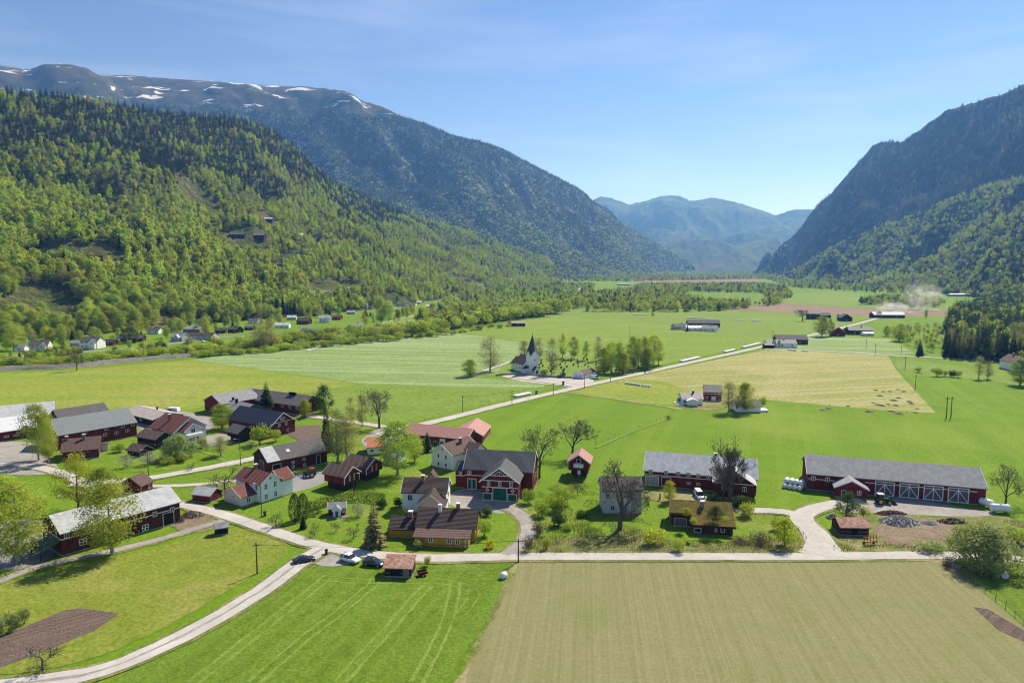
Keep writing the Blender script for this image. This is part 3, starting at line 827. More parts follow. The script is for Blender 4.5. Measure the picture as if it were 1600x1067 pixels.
def plant(name, label, cat, key, loc, h, wid=None, group=None, rz=None):
    tm, cm, ph, pw = PROTO[key]
    o = empty(name, loc, RNG.uniform(0, 6.28) if rz is None else rz)
    k = h / ph
    kx = k if wid is None else wid / pw
    o.scale = (kx, kx, k)
    link('trunk' if name.endswith('tree') or cat == 'tree' else 'stem', tm, o)
    link('crown' if cat == 'tree' else 'foliage', cm, o)
    tag(o, label, cat, group)
    return o

# ------------------------------------------------------------------ woods: thousands of trees as one mass, the nearest ones singly
def wood_mesh(key, pair, bark, leaf):
    me = bpy.data.meshes.new(key)
    a, b = pair
    v = a.v + b.v
    f = a.f + [tuple(i + len(a.v) for i in q) for q in b.f]
    me.from_pydata(v, [], f)
    me.materials.append(M[bark]); me.materials.append(M[leaf])
    me.polygons.foreach_set('material_index', [0] * len(a.f) + [1] * len(b.f))
    me.update()
    return bpy.data.objects.new(key, me)
wood_col = bpy.data.collections.new('wood_kinds')
def low_leafy(seed, h, wid, leaf=1.15, n=230, slim=0.0):
    r = random.Random(seed)
    tr, cr = MB(), MB()
    tr.tube((0, 0, -2.0), (0, 0, h * .75), .16, .05, 4, False)
    lob = []
    for i in range(9):
        z = r.uniform(.34, .84); a = r.uniform(0, 6.28); k = r.uniform(.05, .26) * (1 - slim) * (1.15 - abs(z - .5))
        lob.append((Vector((math.cos(a) * wid * k, math.sin(a) * wid * k, h * z)), r.uniform(.24, .34) * (1.2 - .55 * z)))
    lob.append((Vector((0, 0, h * .86)), .20))
    for _ in range(n):
        c, w = lob[r.randrange(len(lob))]
        d = rand_unit(r)
        leaf_quad(cr, c + Vector((d.x * wid * w, d.y * wid * w, d.z * max(h * .13, wid * w * .9))) * r.uniform(.8, 1.04), leaf, r, 0.2, d * 1.1)
    return tr, cr
foliage_mat('tuft_green', (0.090, 0.175, 0.012), (0.150, 0.240, 0.020), 0.4)
foliage_mat('tuft_dark', (0.055, 0.125, 0.010), (0.090, 0.170, 0.014), 0.3)
foliage_mat('tuft_dry', (0.300, 0.250, 0.120), (0.420, 0.360, 0.190), 0.3)
foliage_mat('tuft_yellow', (0.190, 0.225, 0.025), (0.260, 0.280, 0.045), 0.4)
def tuft(seed, h, wid):
    r = random.Random(seed); cr = MB()
    for k in range(9):
        a = r.uniform(0, 6.28); d = Vector((math.cos(a), math.sin(a), 0)); s = Vector((-d.y, d.x, 0)) * r.uniform(.04, .09)
        b = d * r.uniform(0, wid * .25); t = b + d * r.uniform(.1, .5) * wid + Vector((0, 0, h * r.uniform(.6, 1.1)))
        m = (b + t) / 2 + Vector((0, 0, h * .18))
        cr.add([b - s, b + s, m + s, m - s, t], [(0, 1, 2, 3), (3, 2, 4)])
    return MB(), cr
kinds = [('a_bright', low_leafy(1, 14, 9.5), 'bark_birch', 'leaf_bright'), ('b_bright', low_leafy(2, 15.5, 8.0, 1.1, 230, .3), 'bark_birch', 'leaf_bright'), ('c_mid', low_leafy(3, 13, 9.5), 'bark', 'leaf_mid'),
         ('d_yellow', low_leafy(4, 13, 9.5), 'bark', 'leaf_yellow'), ('e_olive', low_leafy(5, 12.5, 9.0, 1.0, 150), 'bark', 'leaf_olive'),
         ('f_spruce', spruce(6, 18, 6.0, 13, 9, .04, 1.3), 'bark', 'needle'), ('g_spruce', spruce(7, 16, 5.4, 12, 9, .04, 1.3), 'bark', 'needle'), ('h_dark', low_leafy(8, 14, 8.0), 'bark', 'leaf_dark'),
         ('i_tuft', tuft(21, .32, .5), 'tuft_green', 'tuft_green'), ('j_tuft', tuft(22, .45, .5), 'tuft_dry', 'tuft_dry'), ('k_tuft', tuft(23, .34, .45), 'tuft_dark', 'tuft_dark'), ('l_tuft', tuft(24, .30, .5), 'tuft_yellow', 'tuft_yellow')]
KIND = {}
for i, (k, pr, bk, lf) in enumerate(kinds):
    wood_col.objects.link(wood_mesh(k, pr, bk, lf)); KIND[k] = i
ng = bpy.data.node_groups.new('stand_trees', 'GeometryNodeTree')
ng.interface.new_socket('Geometry', in_out='INPUT', socket_type='NodeSocketGeometry')
ng.interface.new_socket('Geometry', in_out='OUTPUT', socket_type='NodeSocketGeometry')
gi, go = ng.nodes.new('NodeGroupInput'), ng.nodes.new('NodeGroupOutput')
ci = ng.nodes.new('GeometryNodeCollectionInfo'); ci.inputs['Collection'].default_value = wood_col
ci.inputs['Separate Children'].default_value = True; ci.inputs['Reset Children'].default_value = True
iop = ng.nodes.new('GeometryNodeInstanceOnPoints'); iop.inputs['Pick Instance'].default_value = True
def attr(nm, ty):
    a = ng.nodes.new('GeometryNodeInputNamedAttribute'); a.data_type = ty; a.inputs['Name'].default_value = nm
    return a.outputs['Attribute']
ng.links.new(gi.outputs[0], iop.inputs['Points'])
ng.links.new(ci.outputs[0], iop.inputs['Instance'])
ng.links.new(attr('kind_index', 'INT'), iop.inputs['Instance Index'])
ng.links.new(attr('turn', 'FLOAT_VECTOR'), iop.inputs['Rotation'])
ng.links.new(attr('size', 'FLOAT_VECTOR'), iop.inputs['Scale'])
ng.links.new(iop.outputs[0], go.inputs[0])
def wood(name, pts, label):
    """pts: (x, y, z, kind, height scale, width scale)"""
    me = bpy.data.meshes.new(name)
    me.from_pydata([p[:3] for p in pts], [], [])
    a = me.attributes.new('kind_index', 'INT', 'POINT'); a.data.foreach_set('value', [int(p[3]) for p in pts])
    a = me.attributes.new('turn', 'FLOAT_VECTOR', 'POINT'); a.data.foreach_set('vector', [c for p in pts for c in (0, 0, (p[0] * 12.9898 + p[1] * 4.1414) % 6.283)])
    a = me.attributes.new('size', 'FLOAT_VECTOR', 'POINT'); a.data.foreach_set('vector', [c for p in pts for c in (p[5], p[5], p[4])])
    o = link(name, me)
    md = o.modifiers.new('trees', 'NODES'); md.node_group = ng
    tag(o, label, 'forest', None, 'stuff')
    return o
def in_view(p, m=60):
    d = p.y * math.cos(PITCH) - (p.z - CAM_H) * math.sin(PITCH)
    if d < 10: return False
    x = CX + p.x / d * FPX
    return -m < x < 1600 + m
def px_of(p):
    d = p.y * math.cos(PITCH) - (p.z - CAM_H) * math.sin(PITCH)
    u = p.y * math.sin(PITCH) + (p.z - CAM_H) * math.cos(PITCH)
    return CX + p.x / d * FPX, CY - u / d * FPX
CLEAR = []      # (x, y, radius) places kept free of trees
def scatter(bvh, x0, x1, y0, y1, step, seed, pick, keep=None):
    r = random.Random(seed)
    out = []
    y = y0
    while y < y1:
        x = x0
        while x < x1:
            qx, qy = x + r.uniform(-.48, .48) * step, y + r.uniform(-.48, .48) * step
            x += step
            loc, nrm, idx, dist = bvh.ray_cast(Vector((qx, qy, 5000)), Vector((0, 0, -1)))
            if loc is None or loc.z < 0.4: continue
            if not in_view(loc): continue
            if any((qx - a) ** 2 + (qy - b) ** 2 < c * c for a, b, c in CLEAR): continue
            if keep and not keep(loc, r): continue
            k = pick(loc, r)
            if k is None: continue
            s = r.uniform(.62, 1.32)
            out.append((loc.x, loc.y, loc.z - .2, k, s, s * r.uniform(.85, 1.15)))
        y += step
    return out
for px_, py_, r_ in ((72, 400, 26), (82, 401, 22), (120, 398, 26), (148, 402, 26), (165, 398, 22), (110, 404, 18), (372, 368, 24), (402, 369, 24), (390, 376, 30), (376, 380, 26), (360, 374, 18), (418, 343, 22), (466, 367, 16), (452, 366, 12), (320, 320, 26), (300, 308, 22), (340, 335, 18), (75, 492, 26), (50, 480, 24), (25, 492, 22), (90, 478, 18), (110, 486, 16), (60, 460, 18), (90, 465, 16), (275, 505, 20), (300, 510, 16), (330, 505, 14), (350, 505, 14), (500, 452, 26), (530, 450, 24), (505, 465, 22), (545, 448, 18), (480, 458, 14), (560, 470, 18), (505, 500, 22), (430, 508, 20), (475, 500, 20), (640, 475, 24), (620, 480, 24), (570, 500, 26), (600, 495, 24), (640, 492, 30), (670, 488, 26), (690, 495, 20), (720, 440, 34), (745, 445, 40), (780, 440, 40), (800, 440, 34), (830, 455, 50), (790, 468, 36), (810, 462, 44), (890, 455, 44), (760, 452, 40), (820, 448, 40), (860, 460, 40), (700, 447, 30), (900, 470, 40)):
    q = hit(px_, py_)
    CLEAR.append((q.x, q.y, r_))
def pick_a(p, r):
    nz = noise.fractal(Vector((p.x * .006, p.y * .006, 2.0)), .8, 2, 4)
    n2 = noise.fractal(Vector((p.x * .016, p.y * .016, 7.0)), .8, 2, 3)
    e = (p.z - 165 + 170 * nz) / 110
    ps = min(.95, max(.05, e)) if n2 < .45 else .12
    if noise.noise(Vector((p.x * .02, p.y * .02, 12.0))) > .42: ps = max(ps, .75)
    q = r.random()
    if q < ps: return KIND['f_spruce'] if r.random() < .6 else KIND['g_spruce']
    n3 = noise.fractal(Vector((p.x * .011, p.y * .011, 31.0)), .8, 2, 3)
    if noise.noise(Vector((p.x * .013, p.y * .017, 44.0))) > .50: return None
    q = r.random() * .8 + .1 + .55 * n3
    if q < .34: return KIND['a_bright']
    if q < .62: return KIND['b_bright']
    if q < .84: return KIND['c_mid']
    if q < .90: return KIND['d_yellow']
    if q < 1.02: return KIND['e_olive']
    return KIND['h_dark']
near = scatter(bvhA, -1500, 300, 150, 1000, 6.6, 5, pick_a)
mid = scatter(bvhA, -1900, 300, 1000, 3100, 9.0, 6, pick_a)
cand = sorted(range(len(near)), key=lambda i: math.hypot(near[i][0], near[i][1]))
singles = {'leaf': [], 'spruce': []}
rest = []
LEAFKEY = {KIND['a_bright']: ('birch_tree', 'birch'), KIND['b_bright']: ('birch_tree', 'birch'), KIND['c_mid']: ('alder_tree', 'alder'), KIND['d_yellow']: ('alder_tree', 'maple'), KIND['e_olive']: ('alder_tree', 'thin'), KIND['h_dark']: ('alder_tree', 'alder')}
for i in cand:
    p = near[i]
    x, y = px_of(Vector(p[:3]))
    ok = 0 <= x <= 1600
    if ok and p[3] in LEAFKEY and len(singles['leaf']) < 230: singles['leaf'].append(p)
    elif ok and p[3] not in LEAFKEY and len(singles['spruce']) < 120: singles['spruce'].append(p)
    else: rest.append(p)
ANCHOR = [(-40, 'at the picture edge'), (30, 'above the lay-by'), (75, 'around the long pale house'), (141, 'above the big white house'), (205, 'above the long brown house'), (310, 'above the village shop'), (440, 'above the white bungalow'), (506, 'above the white gabled house'), (570, 'above the street fork'), (650, 'above the upper lane')]
def anchor(p):
    x = px_of(Vector(p[:3]))[0]
    return min(ANCHOR, key=lambda a: abs(a[0] - x))[1]
for p in singles['leaf']:
    nm, key = LEAFKEY[p[3]]
    kk = key + '0' if key == 'maple' else key + str(RNG.randrange(3))
    lab = {'birch': 'bright green birch low on the wooded hillside ', 'alder': 'darker green broadleaf tree low on the wooded hillside ', 'maple': 'yellow green tree low on the wooded hillside ', 'thin': 'thin olive tree barely in leaf low on the wooded hillside '}[key] + anchor(p)
    plant(nm, lab, 'tree', kk, p[:3], 17.5 * p[4], 10.0 * p[5], key + ' trees at the foot of the hillside')
for p in singles['spruce']:
    plant('spruce_tree', 'dark spruce low on the wooded hillside ' + anchor(p), 'tree', f'spruce{RNG.randrange(3)}', p[:3], 19.0 * p[4], 6.8 * p[5], 'spruces at the foot of the hillside')
rest = [(p[0], p[1], p[2], p[3], p[4] * 1.12, p[5] * 1.22) for p in rest]
wood('forest', rest + mid, 'mixed birch and spruce wood covering the hillside above the village')
def pick_b(p, r):
    if p.z > 1000 + 100 * noise.noise(Vector((p.x * .004, p.y * .004, 1))): return None
    nz = noise.fractal(Vector((p.x * .003, p.y * .003, 4.0)), .8, 2, 4)
    if noise.noise(Vector((p.x * .012, p.y * .012, 3.3))) > .52: return None
    ps = min(.95, max(.20, (p.z - 230 + 300 * nz) / 320))
    if r.random() < ps: return KIND['f_spruce']
    return r.choice((KIND['c_mid'], KIND['a_bright'], KIND['h_dark'], KIND['e_olive']))
B = scatter(bvhB, -3400, 1700, 2000, 6000, 17.0, 8, pick_b)
B = [(p[0], p[1], p[2], p[3], p[4] * .9, p[5] * 1.6) for p in B]
wood('forest', B, 'dark spruce forest on the high mountain with snow')
def pick_d(p, r):
    if p.z > 780: return None
    if noise.noise(Vector((p.x * .010, p.y * .010, 13.3))) > .42: return None
    return KIND['f_spruce'] if r.random() < .8 else KIND['h_dark']
Dp = scatter(bvhD, 1200, 3200, 800, 4700, 19.0, 9, pick_d)
wood('forest', [(p[0], p[1], p[2], p[3], p[4], p[5] * 1.7) for p in Dp], 'spruce forest on the steep shaded mountain wall')
def pick_e(p, r):
    n2 = noise.fractal(Vector((p.x * .008, p.y * .008, 17.0)), .8, 2, 4)
    if r.random() < .34 + .9 * n2 + p.z * .0006: return KIND['f_spruce'] if r.random() < .6 else KIND['g_spruce']
    return r.choice((KIND['a_bright'], KIND['c_mid'], KIND['c_mid'], KIND['e_olive'], KIND['b_bright']))
Ep = scatter(bvhE, 700, 3200, 600, 3200, 10.0, 10, pick_e)
wood('forest', [(p[0], p[1], p[2], p[3], p[4], p[5] * 1.3) for p in Ep], 'mixed wood on the lower slope under the shaded mountain')
# flat woods far along the valley floor
def flat_wood(name, px_poly, step, seed, mix, label, hs=1.0):
    P = [gp(*p).to_2d() for p in px_poly]
    r = random.Random(seed)
    x0, x1 = min(p.x for p in P), max(p.x for p in P); y0, y1 = min(p.y for p in P), max(p.y for p in P)
    def inside(x, y):
        c = False
        for i in range(len(P)):
            a, b = P[i], P[i - 1]
            if (a.y > y) != (b.y > y) and x < (b.x - a.x) * (y - a.y) / (b.y - a.y) + a.x: c = not c
        return c
    out = []
    y = y0
    while y < y1:
        x = x0
        while x < x1:
            qx, qy = x + r.uniform(-.5, .5) * step, y + r.uniform(-.5, .5) * step
            x += step
            if inside(qx, qy) and noise.noise(Vector((qx * .012, qy * .012, seed))) > -.45:
                s = r.uniform(.6, 1.15) * hs
                out.append((qx, qy, ground_z(qx, qy) - .2, KIND[r.choice(mix)], s, s * r.uniform(.9, 1.2)))
        y += step
    return wood(name, out, label)
MIXL = ('a_bright', 'c_mid', 'c_mid', 'e_olive', 'h_dark', 'f_spruce')
flat_wood('forest', [(905, 487), (935, 478), (925, 462), (985, 455), (1060, 462), (1080, 470), (1130, 478), (1195, 477), (1205, 470), (1225, 475), (1130, 486), (1050, 488)], 8.5, 3, MIXL, 'belt of trees across the valley floor behind the mown field')
flat_wood('forest', [(930, 462), (985, 455), (1000, 447), (1190, 446), (1230, 452), (1240, 466), (1200, 468), (1190, 458), (1080, 456), (1060, 461)], 11.0, 4, MIXL, 'farther belt of trees on the valley floor before the ploughed strip')
flat_wood('forest', [(880, 440), (960, 432), (1200, 430), (1240, 438), (1440, 458), (1440, 463), (1240, 450), (1195, 436), (980, 440)], 16.0, 5, MIXL, 'thin far line of trees where the valley narrows')
flat_wood('forest', [(985, 433), (1050, 426.6), (1195, 426.6), (1240, 433), (1200, 436), (1100, 431), (1000, 436)], 24.0, 15, MIXL, 'farthest wood closing the valley floor under the blue range', 1.2)
flat_wood('forest', [(1340, 476), (1380, 468), (1450, 470), (1480, 478), (1440, 482)], 9.0, 6, MIXL, 'clump of trees at the foot of the lower slope beyond the dust')
flat_wood('forest', [(640, 505), (700, 492), (740, 485), (790, 484), (850, 480), (890, 470), (925, 464), (930, 478), (860, 492), (790, 503), (700, 516)], 9.5, 7, ('a_bright', 'b_bright', 'c_mid', 'c_mid', 'e_olive', 'h_dark'), 'riverside wood between the village and the mown field', 1.1)
flat_wood('forest', [(660, 500), (700, 470), (760, 455), (830, 445), (930, 446), (925, 464), (880, 474), (790, 482), (735, 486)], 17.0, 8, MIXL, 'scattered trees among the far hamlet')
flat_wood('forest', [(1490, 560), (1475, 520), (1490, 490), (1600, 455), (1700, 470), (1700, 600), (1600, 572)], 7.5, 9, ('f_spruce', 'f_spruce', 'g_spruce', 'h_dark', 'c_mid'), 'spruce wood on the knoll by the valley track', 1.15)
flat_wood('shrubbery', [(1385, 520), (1430, 505), (1480, 520), (1480, 556), (1440, 548), (1395, 530)], 11.0, 10, ('c_mid', 'a_bright', 'e_olive'), 'scrub on the bank beside the spruce wood', .55)

# rough grass, crop and verge tufts near the viewer
def tufts(px_poly, step, seed, mix, label, lo=.7, hi=1.4, gap=-.35, nscale=.15):
    P = [gp(*p).to_2d() for p in px_poly]
    r = random.Random(seed)
    x0, x1 = min(p.x for p in P), max(p.x for p in P); y0, y1 = min(p.y for p in P), max(p.y for p in P)
    out = []
    y = y0
    while y < y1:
        xs = []
        for i in range(len(P)):
            a, b = P[i], P[i - 1]
            if (a.y > y) != (b.y > y): xs.append((b.x - a.x) * (y - a.y) / (b.y - a.y) + a.x)
        xs.sort()
        for a, b in zip(xs[::2], xs[1::2]):
            x = a + r.random() * step
            while x < b:
                qx, qy = x, y + r.uniform(-.5, .5) * step
                if noise.noise(Vector((qx * nscale, qy * nscale, seed))) > gap:
                    s = r.uniform(lo, hi)
                    out.append((qx, qy, .1, KIND[r.choice(mix)], s, s))
                x += step * r.uniform(.6, 1.4)
        y += step
    o = wood('grass', out, label); del o['category']
tufts([(828, 866), (840, 840), (900, 820), (1000, 810), (1060, 845), (1180, 846), (1245, 836), (1262, 865)], .55, 3, ('j_tuft', 'j_tuft', 'l_tuft', 'l_tuft'), 'rough dry grass along the road verge', .35, .75, -.1, .2)
tufts([(1300, 863), (1305, 825), (1360, 845), (1480, 856), (1500, 810), (1600, 815), (1660, 840), (1600, 870), (1480, 864)], .55, 4, ('j_tuft', 'j_tuft', 'l_tuft', 'l_tuft'), 'rough dry grass on the waste ground', .35, .75, -.1, .2)
tufts([(815, 860), (840, 770), (900, 745), (960, 790), (940, 830), (860, 855)], .6, 5, ('i_tuft', 'l_tuft', 'l_tuft'), 'long grass in the thicket garden', .4, .85, -.1, .2)
# ------------------------------------------------------------------ building materials
def boards(name, c, var=0.25, per=0.22, rough=0.85, age=0.0, age_c=(0.25, 0.22, 0.2)):
    """upright painted boards: joints, uneven weathering streaks"""
    m, n, l = nodemat(name)
    tc = n.new('ShaderNodeTexCoord')
    mp = n.new('ShaderNodeMapping'); mp.inputs['Scale'].default_value = (1 / per, 1 / per, 0.15); l.new(tc.outputs['Object'], mp.inputs['Vector'])
    f = noise_fac(n, l, mp.outputs['Vector'], 1.0, 3, 0.6, 0.3, 0.7)
    col = mixrgb(n, l, f, tuple(x * (1 - var) for x in c), tuple(min(1, x * (1 + var)) for x in c))
    mp2 = n.new('ShaderNodeMapping'); mp2.inputs['Scale'].default_value = (1.2, 1.2, 0.35); l.new(tc.outputs['Object'], mp2.inputs['Vector'])
    g_ = noise_fac(n, l, mp2.outputs['Vector'], 1.0, 5, 0.65, 0.45, 0.75)
    if age:
        mu = N(n, 'ShaderNodeMath', operation='MULTIPLY'); mu.inputs[1].default_value = age; l.new(g_, mu.inputs[0])
        col = mixrgb(n, l, mu.outputs[0], col, age_c)
    finish(m, n, l, col, rough, f, 0.4, 0.03, spec=0.2)
    M[name] = m
def roofing(name, c, c2, per=0.35, rough=0.75, rows=False, stain=0.35, stain_c=(0.2, 0.18, 0.14), metal=0.0, spec=0.35):
    """roof cover: ribs down the slope (and courses across), streaks and stains"""
    m, n, l = nodemat(name)
    tc = n.new('ShaderNodeTexCoord')
    mp = n.new('ShaderNodeMapping'); mp.inputs['Scale'].default_value = (1 / per, 1 / per, 0.3); l.new(tc.outputs['Object'], mp.inputs['Vector'])
    f = noise_fac(n, l, mp.outputs['Vector'], 0.8, 3, 0.6, 0.3, 0.7)
    col = mixrgb(n, l, f, c, c2)
    g_ = noise_fac(n, l, tc.outputs['Object'], 0.45, 6, 0.7, 0.48, 0.75, 0.5)
    mu = N(n, 'ShaderNodeMath', operation='MULTIPLY'); mu.inputs[1].default_value = stain; l.new(g_, mu.inputs[0])
    col = mixrgb(n, l, mu.outputs[0], col, stain_c)
    wv = n.new('ShaderNodeTexWave'); wv.wave_type = 'BANDS'; wv.bands_direction = 'Z' if rows else 'X'
    wv.inputs['Scale'].default_value = (1.6 if rows else 1.4); wv.inputs['Distortion'].default_value = 0.3
    l.new(tc.outputs['Object'], wv.inputs['Vector'])
    finish(m, n, l, col, rough, wv.outputs['Fac'], 0.8, 0.08, spec=spec, metal=metal)
    M[name] = m
boards('red', (0.150, 0.021, 0.016), 0.35, age=0.35, age_c=(0.20, 0.075, 0.060))
boards('red_dark', (0.085, 0.018, 0.014), 0.35, age=0.35, age_c=(0.15, 0.07, 0.055))
boards('brown_dark', (0.045, 0.026, 0.018), 0.35, 0.3)
boards('log_black', (0.026, 0.019, 0.015), 0.35, 0.3)
boards('white', (0.84, 0.84, 0.82), 0.05, 0.2, 0.6)
boards('white_old', (0.52, 0.50, 0.46), 0.12, 0.3, 0.8, 0.7, (0.30, 0.27, 0.23))
boards('cream', (0.68, 0.63, 0.50), 0.06, 0.2, 0.65)
boards('ochre', (0.46, 0.265, 0.025), 0.12, 0.25)
boards('grey_wood', (0.20, 0.185, 0.165), 0.3, 0.25)
boards('pale_grey', (0.46, 0.48, 0.50), 0.06, 0.2)
boards('green', (0.020, 0.120, 0.075), 0.15, 0.2)
boards('door_grey', (0.130, 0.115, 0.100), 0.25, 0.25)
boards('door_pale', (0.36, 0.35, 0.32), 0.2, 0.25)
plain('trim_white', (0.80, 0.80, 0.78), 0.55, 0.04)
plain('glass', (0.030, 0.036, 0.042), 0.12, 0.3, 0.8, spec=0.6)
plain('brick', (0.26, 0.12, 0.08), 0.9, 0.3, 4.0)
plain('plaster', (0.62, 0.60, 0.56), 0.8, 0.1)
plain('stone', (0.27, 0.26, 0.24), 0.95, 0.35, 2.0)
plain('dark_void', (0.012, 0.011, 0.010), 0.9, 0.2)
roofing('slate', (0.040, 0.046, 0.056), (0.060, 0.068, 0.080), 0.4, 0.55, True, 0.25, (0.09, 0.09, 0.09))
roofing('roof_navy', (0.010, 0.017, 0.032), (0.016, 0.026, 0.045), 0.4, 0.6, True, 0.15, (0.03, 0.03, 0.03))
roofing('roof_grey', (0.215, 0.220, 0.235), (0.290, 0.295, 0.310), 0.9, 0.6, False, 0.45, (0.16, 0.155, 0.15))
roofing('roof_bluegrey', (0.165, 0.190, 0.205), (0.205, 0.230, 0.245), 0.7, 0.6, False, 0.25, (0.13, 0.15, 0.15))
roofing('roof_darkgrey', (0.090, 0.085, 0.085), (0.130, 0.122, 0.118), 0.5, 0.8, True, 0.5, (0.06, 0.055, 0.05))
roofing('roof_metal', (0.40, 0.415, 0.430), (0.53, 0.545, 0.560), 1.0, 0.55, False, 0.55, (0.29, 0.285, 0.27))
roofing('roof_white', (0.66, 0.67, 0.69), (0.74, 0.75, 0.76), 0.8, 0.5, False, 0.12, (0.55, 0.55, 0.54))
roofing('roof_brown', (0.090, 0.055, 0.046), (0.140, 0.088, 0.074), 0.35, 0.85, True, 0.4, (0.07, 0.05, 0.04))
roofing('roof_darkbrown', (0.048, 0.032, 0.029), (0.075, 0.050, 0.045), 0.35, 0.85, True, 0.3, (0.03, 0.025, 0.02))
roofing('roof_red', (0.140, 0.050, 0.040), (0.200, 0.072, 0.056), 0.35, 0.85, True, 0.35, (0.11, 0.045, 0.035))
roofing('roof_pink', (0.40, 0.195, 0.165), (0.48, 0.245, 0.210), 0.35, 0.8, True, 0.3, (0.40, 0.20, 0.17))
roofing('roof_orange', (0.48, 0.165, 0.080), (0.57, 0.210, 0.105), 0.35, 0.8, True, 0.3, (0.45, 0.16, 0.09))
roofing('roof_rust', (0.40, 0.150, 0.075), (0.56, 0.400, 0.320), 0.45, 0.85, False, 0.75, (0.24, 0.085, 0.045))
roofing('roof_corrugated', (0.40, 0.345, 0.310), (0.52, 0.47, 0.44), 0.9, 0.8, False, 0.7, (0.26, 0.16, 0.12))
roofing('roof_green', (0.060, 0.105, 0.095), (0.085, 0.140, 0.125), 0.5, 0.6, False, 0.2, (0.05, 0.08, 0.07))
field_mat('turf', (0.165, 0.115, 0.035), (0.250, 0.190, 0.048), (0.095, 0.130, 0.028), 0.35, 1.2, 3.0, 0.6, bump=1.0)

# ------------------------------------------------------------------ building kit
class House:
    """a building on its own frame: +x along the ridge from A to B, +y away from the viewer's side"""
    def __init__(s, name, label, cat, A, B, zr=0.0, group=None, world=False, base=0.0):
        a, b = (Vector(A).to_3d(), Vector(B).to_3d()) if world else (gp(A[0], A[1], zr + base), gp(B[0], B[1], zr + base))
        s.mid = (a + b) / 2; s.mid.z = base
        d = b - a
        s.L = d.to_2d().length
        s.ang = math.atan2(d.y, d.x)
        s.root = empty(name, s.mid, s.ang)
        tag(s.root, label, cat, group)
        s.inv = Matrix.Rotation(-s.ang, 3, 'Z')
        s.x0, s.x1 = -s.L / 2, s.L / 2
    def part(s, mb, name, mat, parent=None):
        return link(name, mb.mesh(name, M[mat]), parent or s.root)
    def on(s, face, pos, px, py):
        """local coordinates where the sight line meets a wall plane"""
        o = s.inv @ (Vector((0, 0, CAM_H)) - s.mid); d = s.inv @ ray(px, py)
        t = (pos - (o.y if face in 'fb' else o.x)) / (d.y if face in 'fb' else d.x)
        p = o + d * t
        return (p.x if face in 'fb' else p.y), p.z
    def gable(s, x0, x1, y0, y1, ze, zr, wall='red', roof='roof_grey', axis='x', ov=0.45, gov=0.35, z0=-0.4, barge=None, thick=0.16, rp=0.5, ze2=None, wall_name='wall', roof_name='roof', open_=False):
        """gabled block; rp = place of the ridge across, ze2 = eave height on the far side"""
        ze2 = ze if ze2 is None else ze2
        a0, a1, c0, c1 = (x0, x1, y0, y1) if axis == 'x' else (y0, y1, x0, x1)
        cr = c0 + (c1 - c0) * rp
        ax = 'x' if axis == 'x' else 'y'
        if not open_:
            w = MB(); w.prism([(c0, z0), (c1, z0), (c1, ze2 - .02), (cr, zr - .02), (c0, ze - .02)], ax, a0, a1)
            s.part(w, wall_name, wall)
            if z0 == -0.4:
                s.box(x0 - .06, x1 + .06, y0 - .06, y1 + .06, -.35, .32, 'stone', 'foundation')
        k0 = (zr - ze) / max(.01, cr - c0); k1 = (zr - ze2) / max(.01, c1 - cr)
        e0, e1 = c0 - ov, c1 + ov
        t0, t1 = thick * math.sqrt(1 + k0 * k0), thick * math.sqrt(1 + k1 * k1)
        tt = max(t0, t1)
        prof = [(e0, ze - ov * k0), (cr, zr), (e1, ze2 - ov * k1), (e1, ze2 - ov * k1 + t1), (cr, zr + tt), (e0, ze - ov * k0 + t0)]
        r = MB(); r.prism(prof, ax, a0 - gov, a1 + gov)
        ro = s.part(r, roof_name, roof)
        if barge:
            for g0, g1 in ((a0 - gov - .07, a0 - gov - .002), (a1 + gov + .002, a1 + gov + .07)):
                h_ = .24
                bp = [(e0 - .03, ze - ov * k0 - h_ + .1), (cr, zr - h_ + .1), (e1 + .03, ze2 - ov * k1 - h_ + .1), (e1 + .03, ze2 - ov * k1 + t1 + .03), (cr, zr + tt + .04), (e0 - .03, ze - ov * k0 + t0 + .03)]
                m_ = MB(); m_.prism(bp, ax, g0, g1)
                s.part(m_, 'bargeboard', barge)
        return ro
    def slab(s, x0, x1, y0, y1, z0, z1, roof, thick=.15, name='roof'):
        """single-pitch roof: z0 at y0, z1 at y1"""
        r = MB(); r.prism([(y0, z0), (y1, z1), (y1, z1 + thick), (y0, z0 + thick)], 'x', x0, x1)
        return s.part(r, name, roof)
    def box(s, x0, x1, y0, y1, z0, z1, mat, name='wall', parent=None):
        m_ = MB(); m_.box(x0, x1, y0, y1, z0, z1)
        return s.part(m_, name, mat, parent)
    def _rect(s, mb, face, pos, u0, u1, z0, z1, d0, d1):
        if face == 'f': mb.box(u0, u1, pos - d1, pos - d0, z0, z1)
        elif face == 'b': mb.box(u0, u1, pos + d0, pos + d1, z0, z1)
        elif face == 'l': mb.box(pos - d1, pos - d0, u0, u1, z0, z1)
        else: mb.box(pos + d0, pos + d1, u0, u1, z0, z1)
    def window(s, face, pos, u, z, w=1.1, h=1.4, nx=2, ny=1, frame='trim_white', bar=.13):
        m_ = MB(); s._rect(m_, face, pos, u - w / 2, u + w / 2, z - h / 2, z + h / 2, -.03, .05)
        f = s.part(m_, 'window', frame)
        pw, ph = (w - bar * (nx + 1) * .9) / nx, (h - bar * (ny + 1) * .9) / ny
        for i in range(nx):
            for j in range(ny):
                a = u - w / 2 + bar * .9 + i * (pw + bar * .9); b = z - h / 2 + bar * .9 + j * (ph + bar * .9)
                p = MB(); s._rect(p, face, pos, a, a + pw, b, b + ph, .02, .062)
                s.part(p, 'pane', 'glass', f)
        return f
    def windows_px(s, face, pos, rows, w=1.1, h=1.4, **kw):
        for px, py in rows:
            u, z = s.on(face, pos, px, py)
            s.window(face, pos, u, z, w, h, **kw)
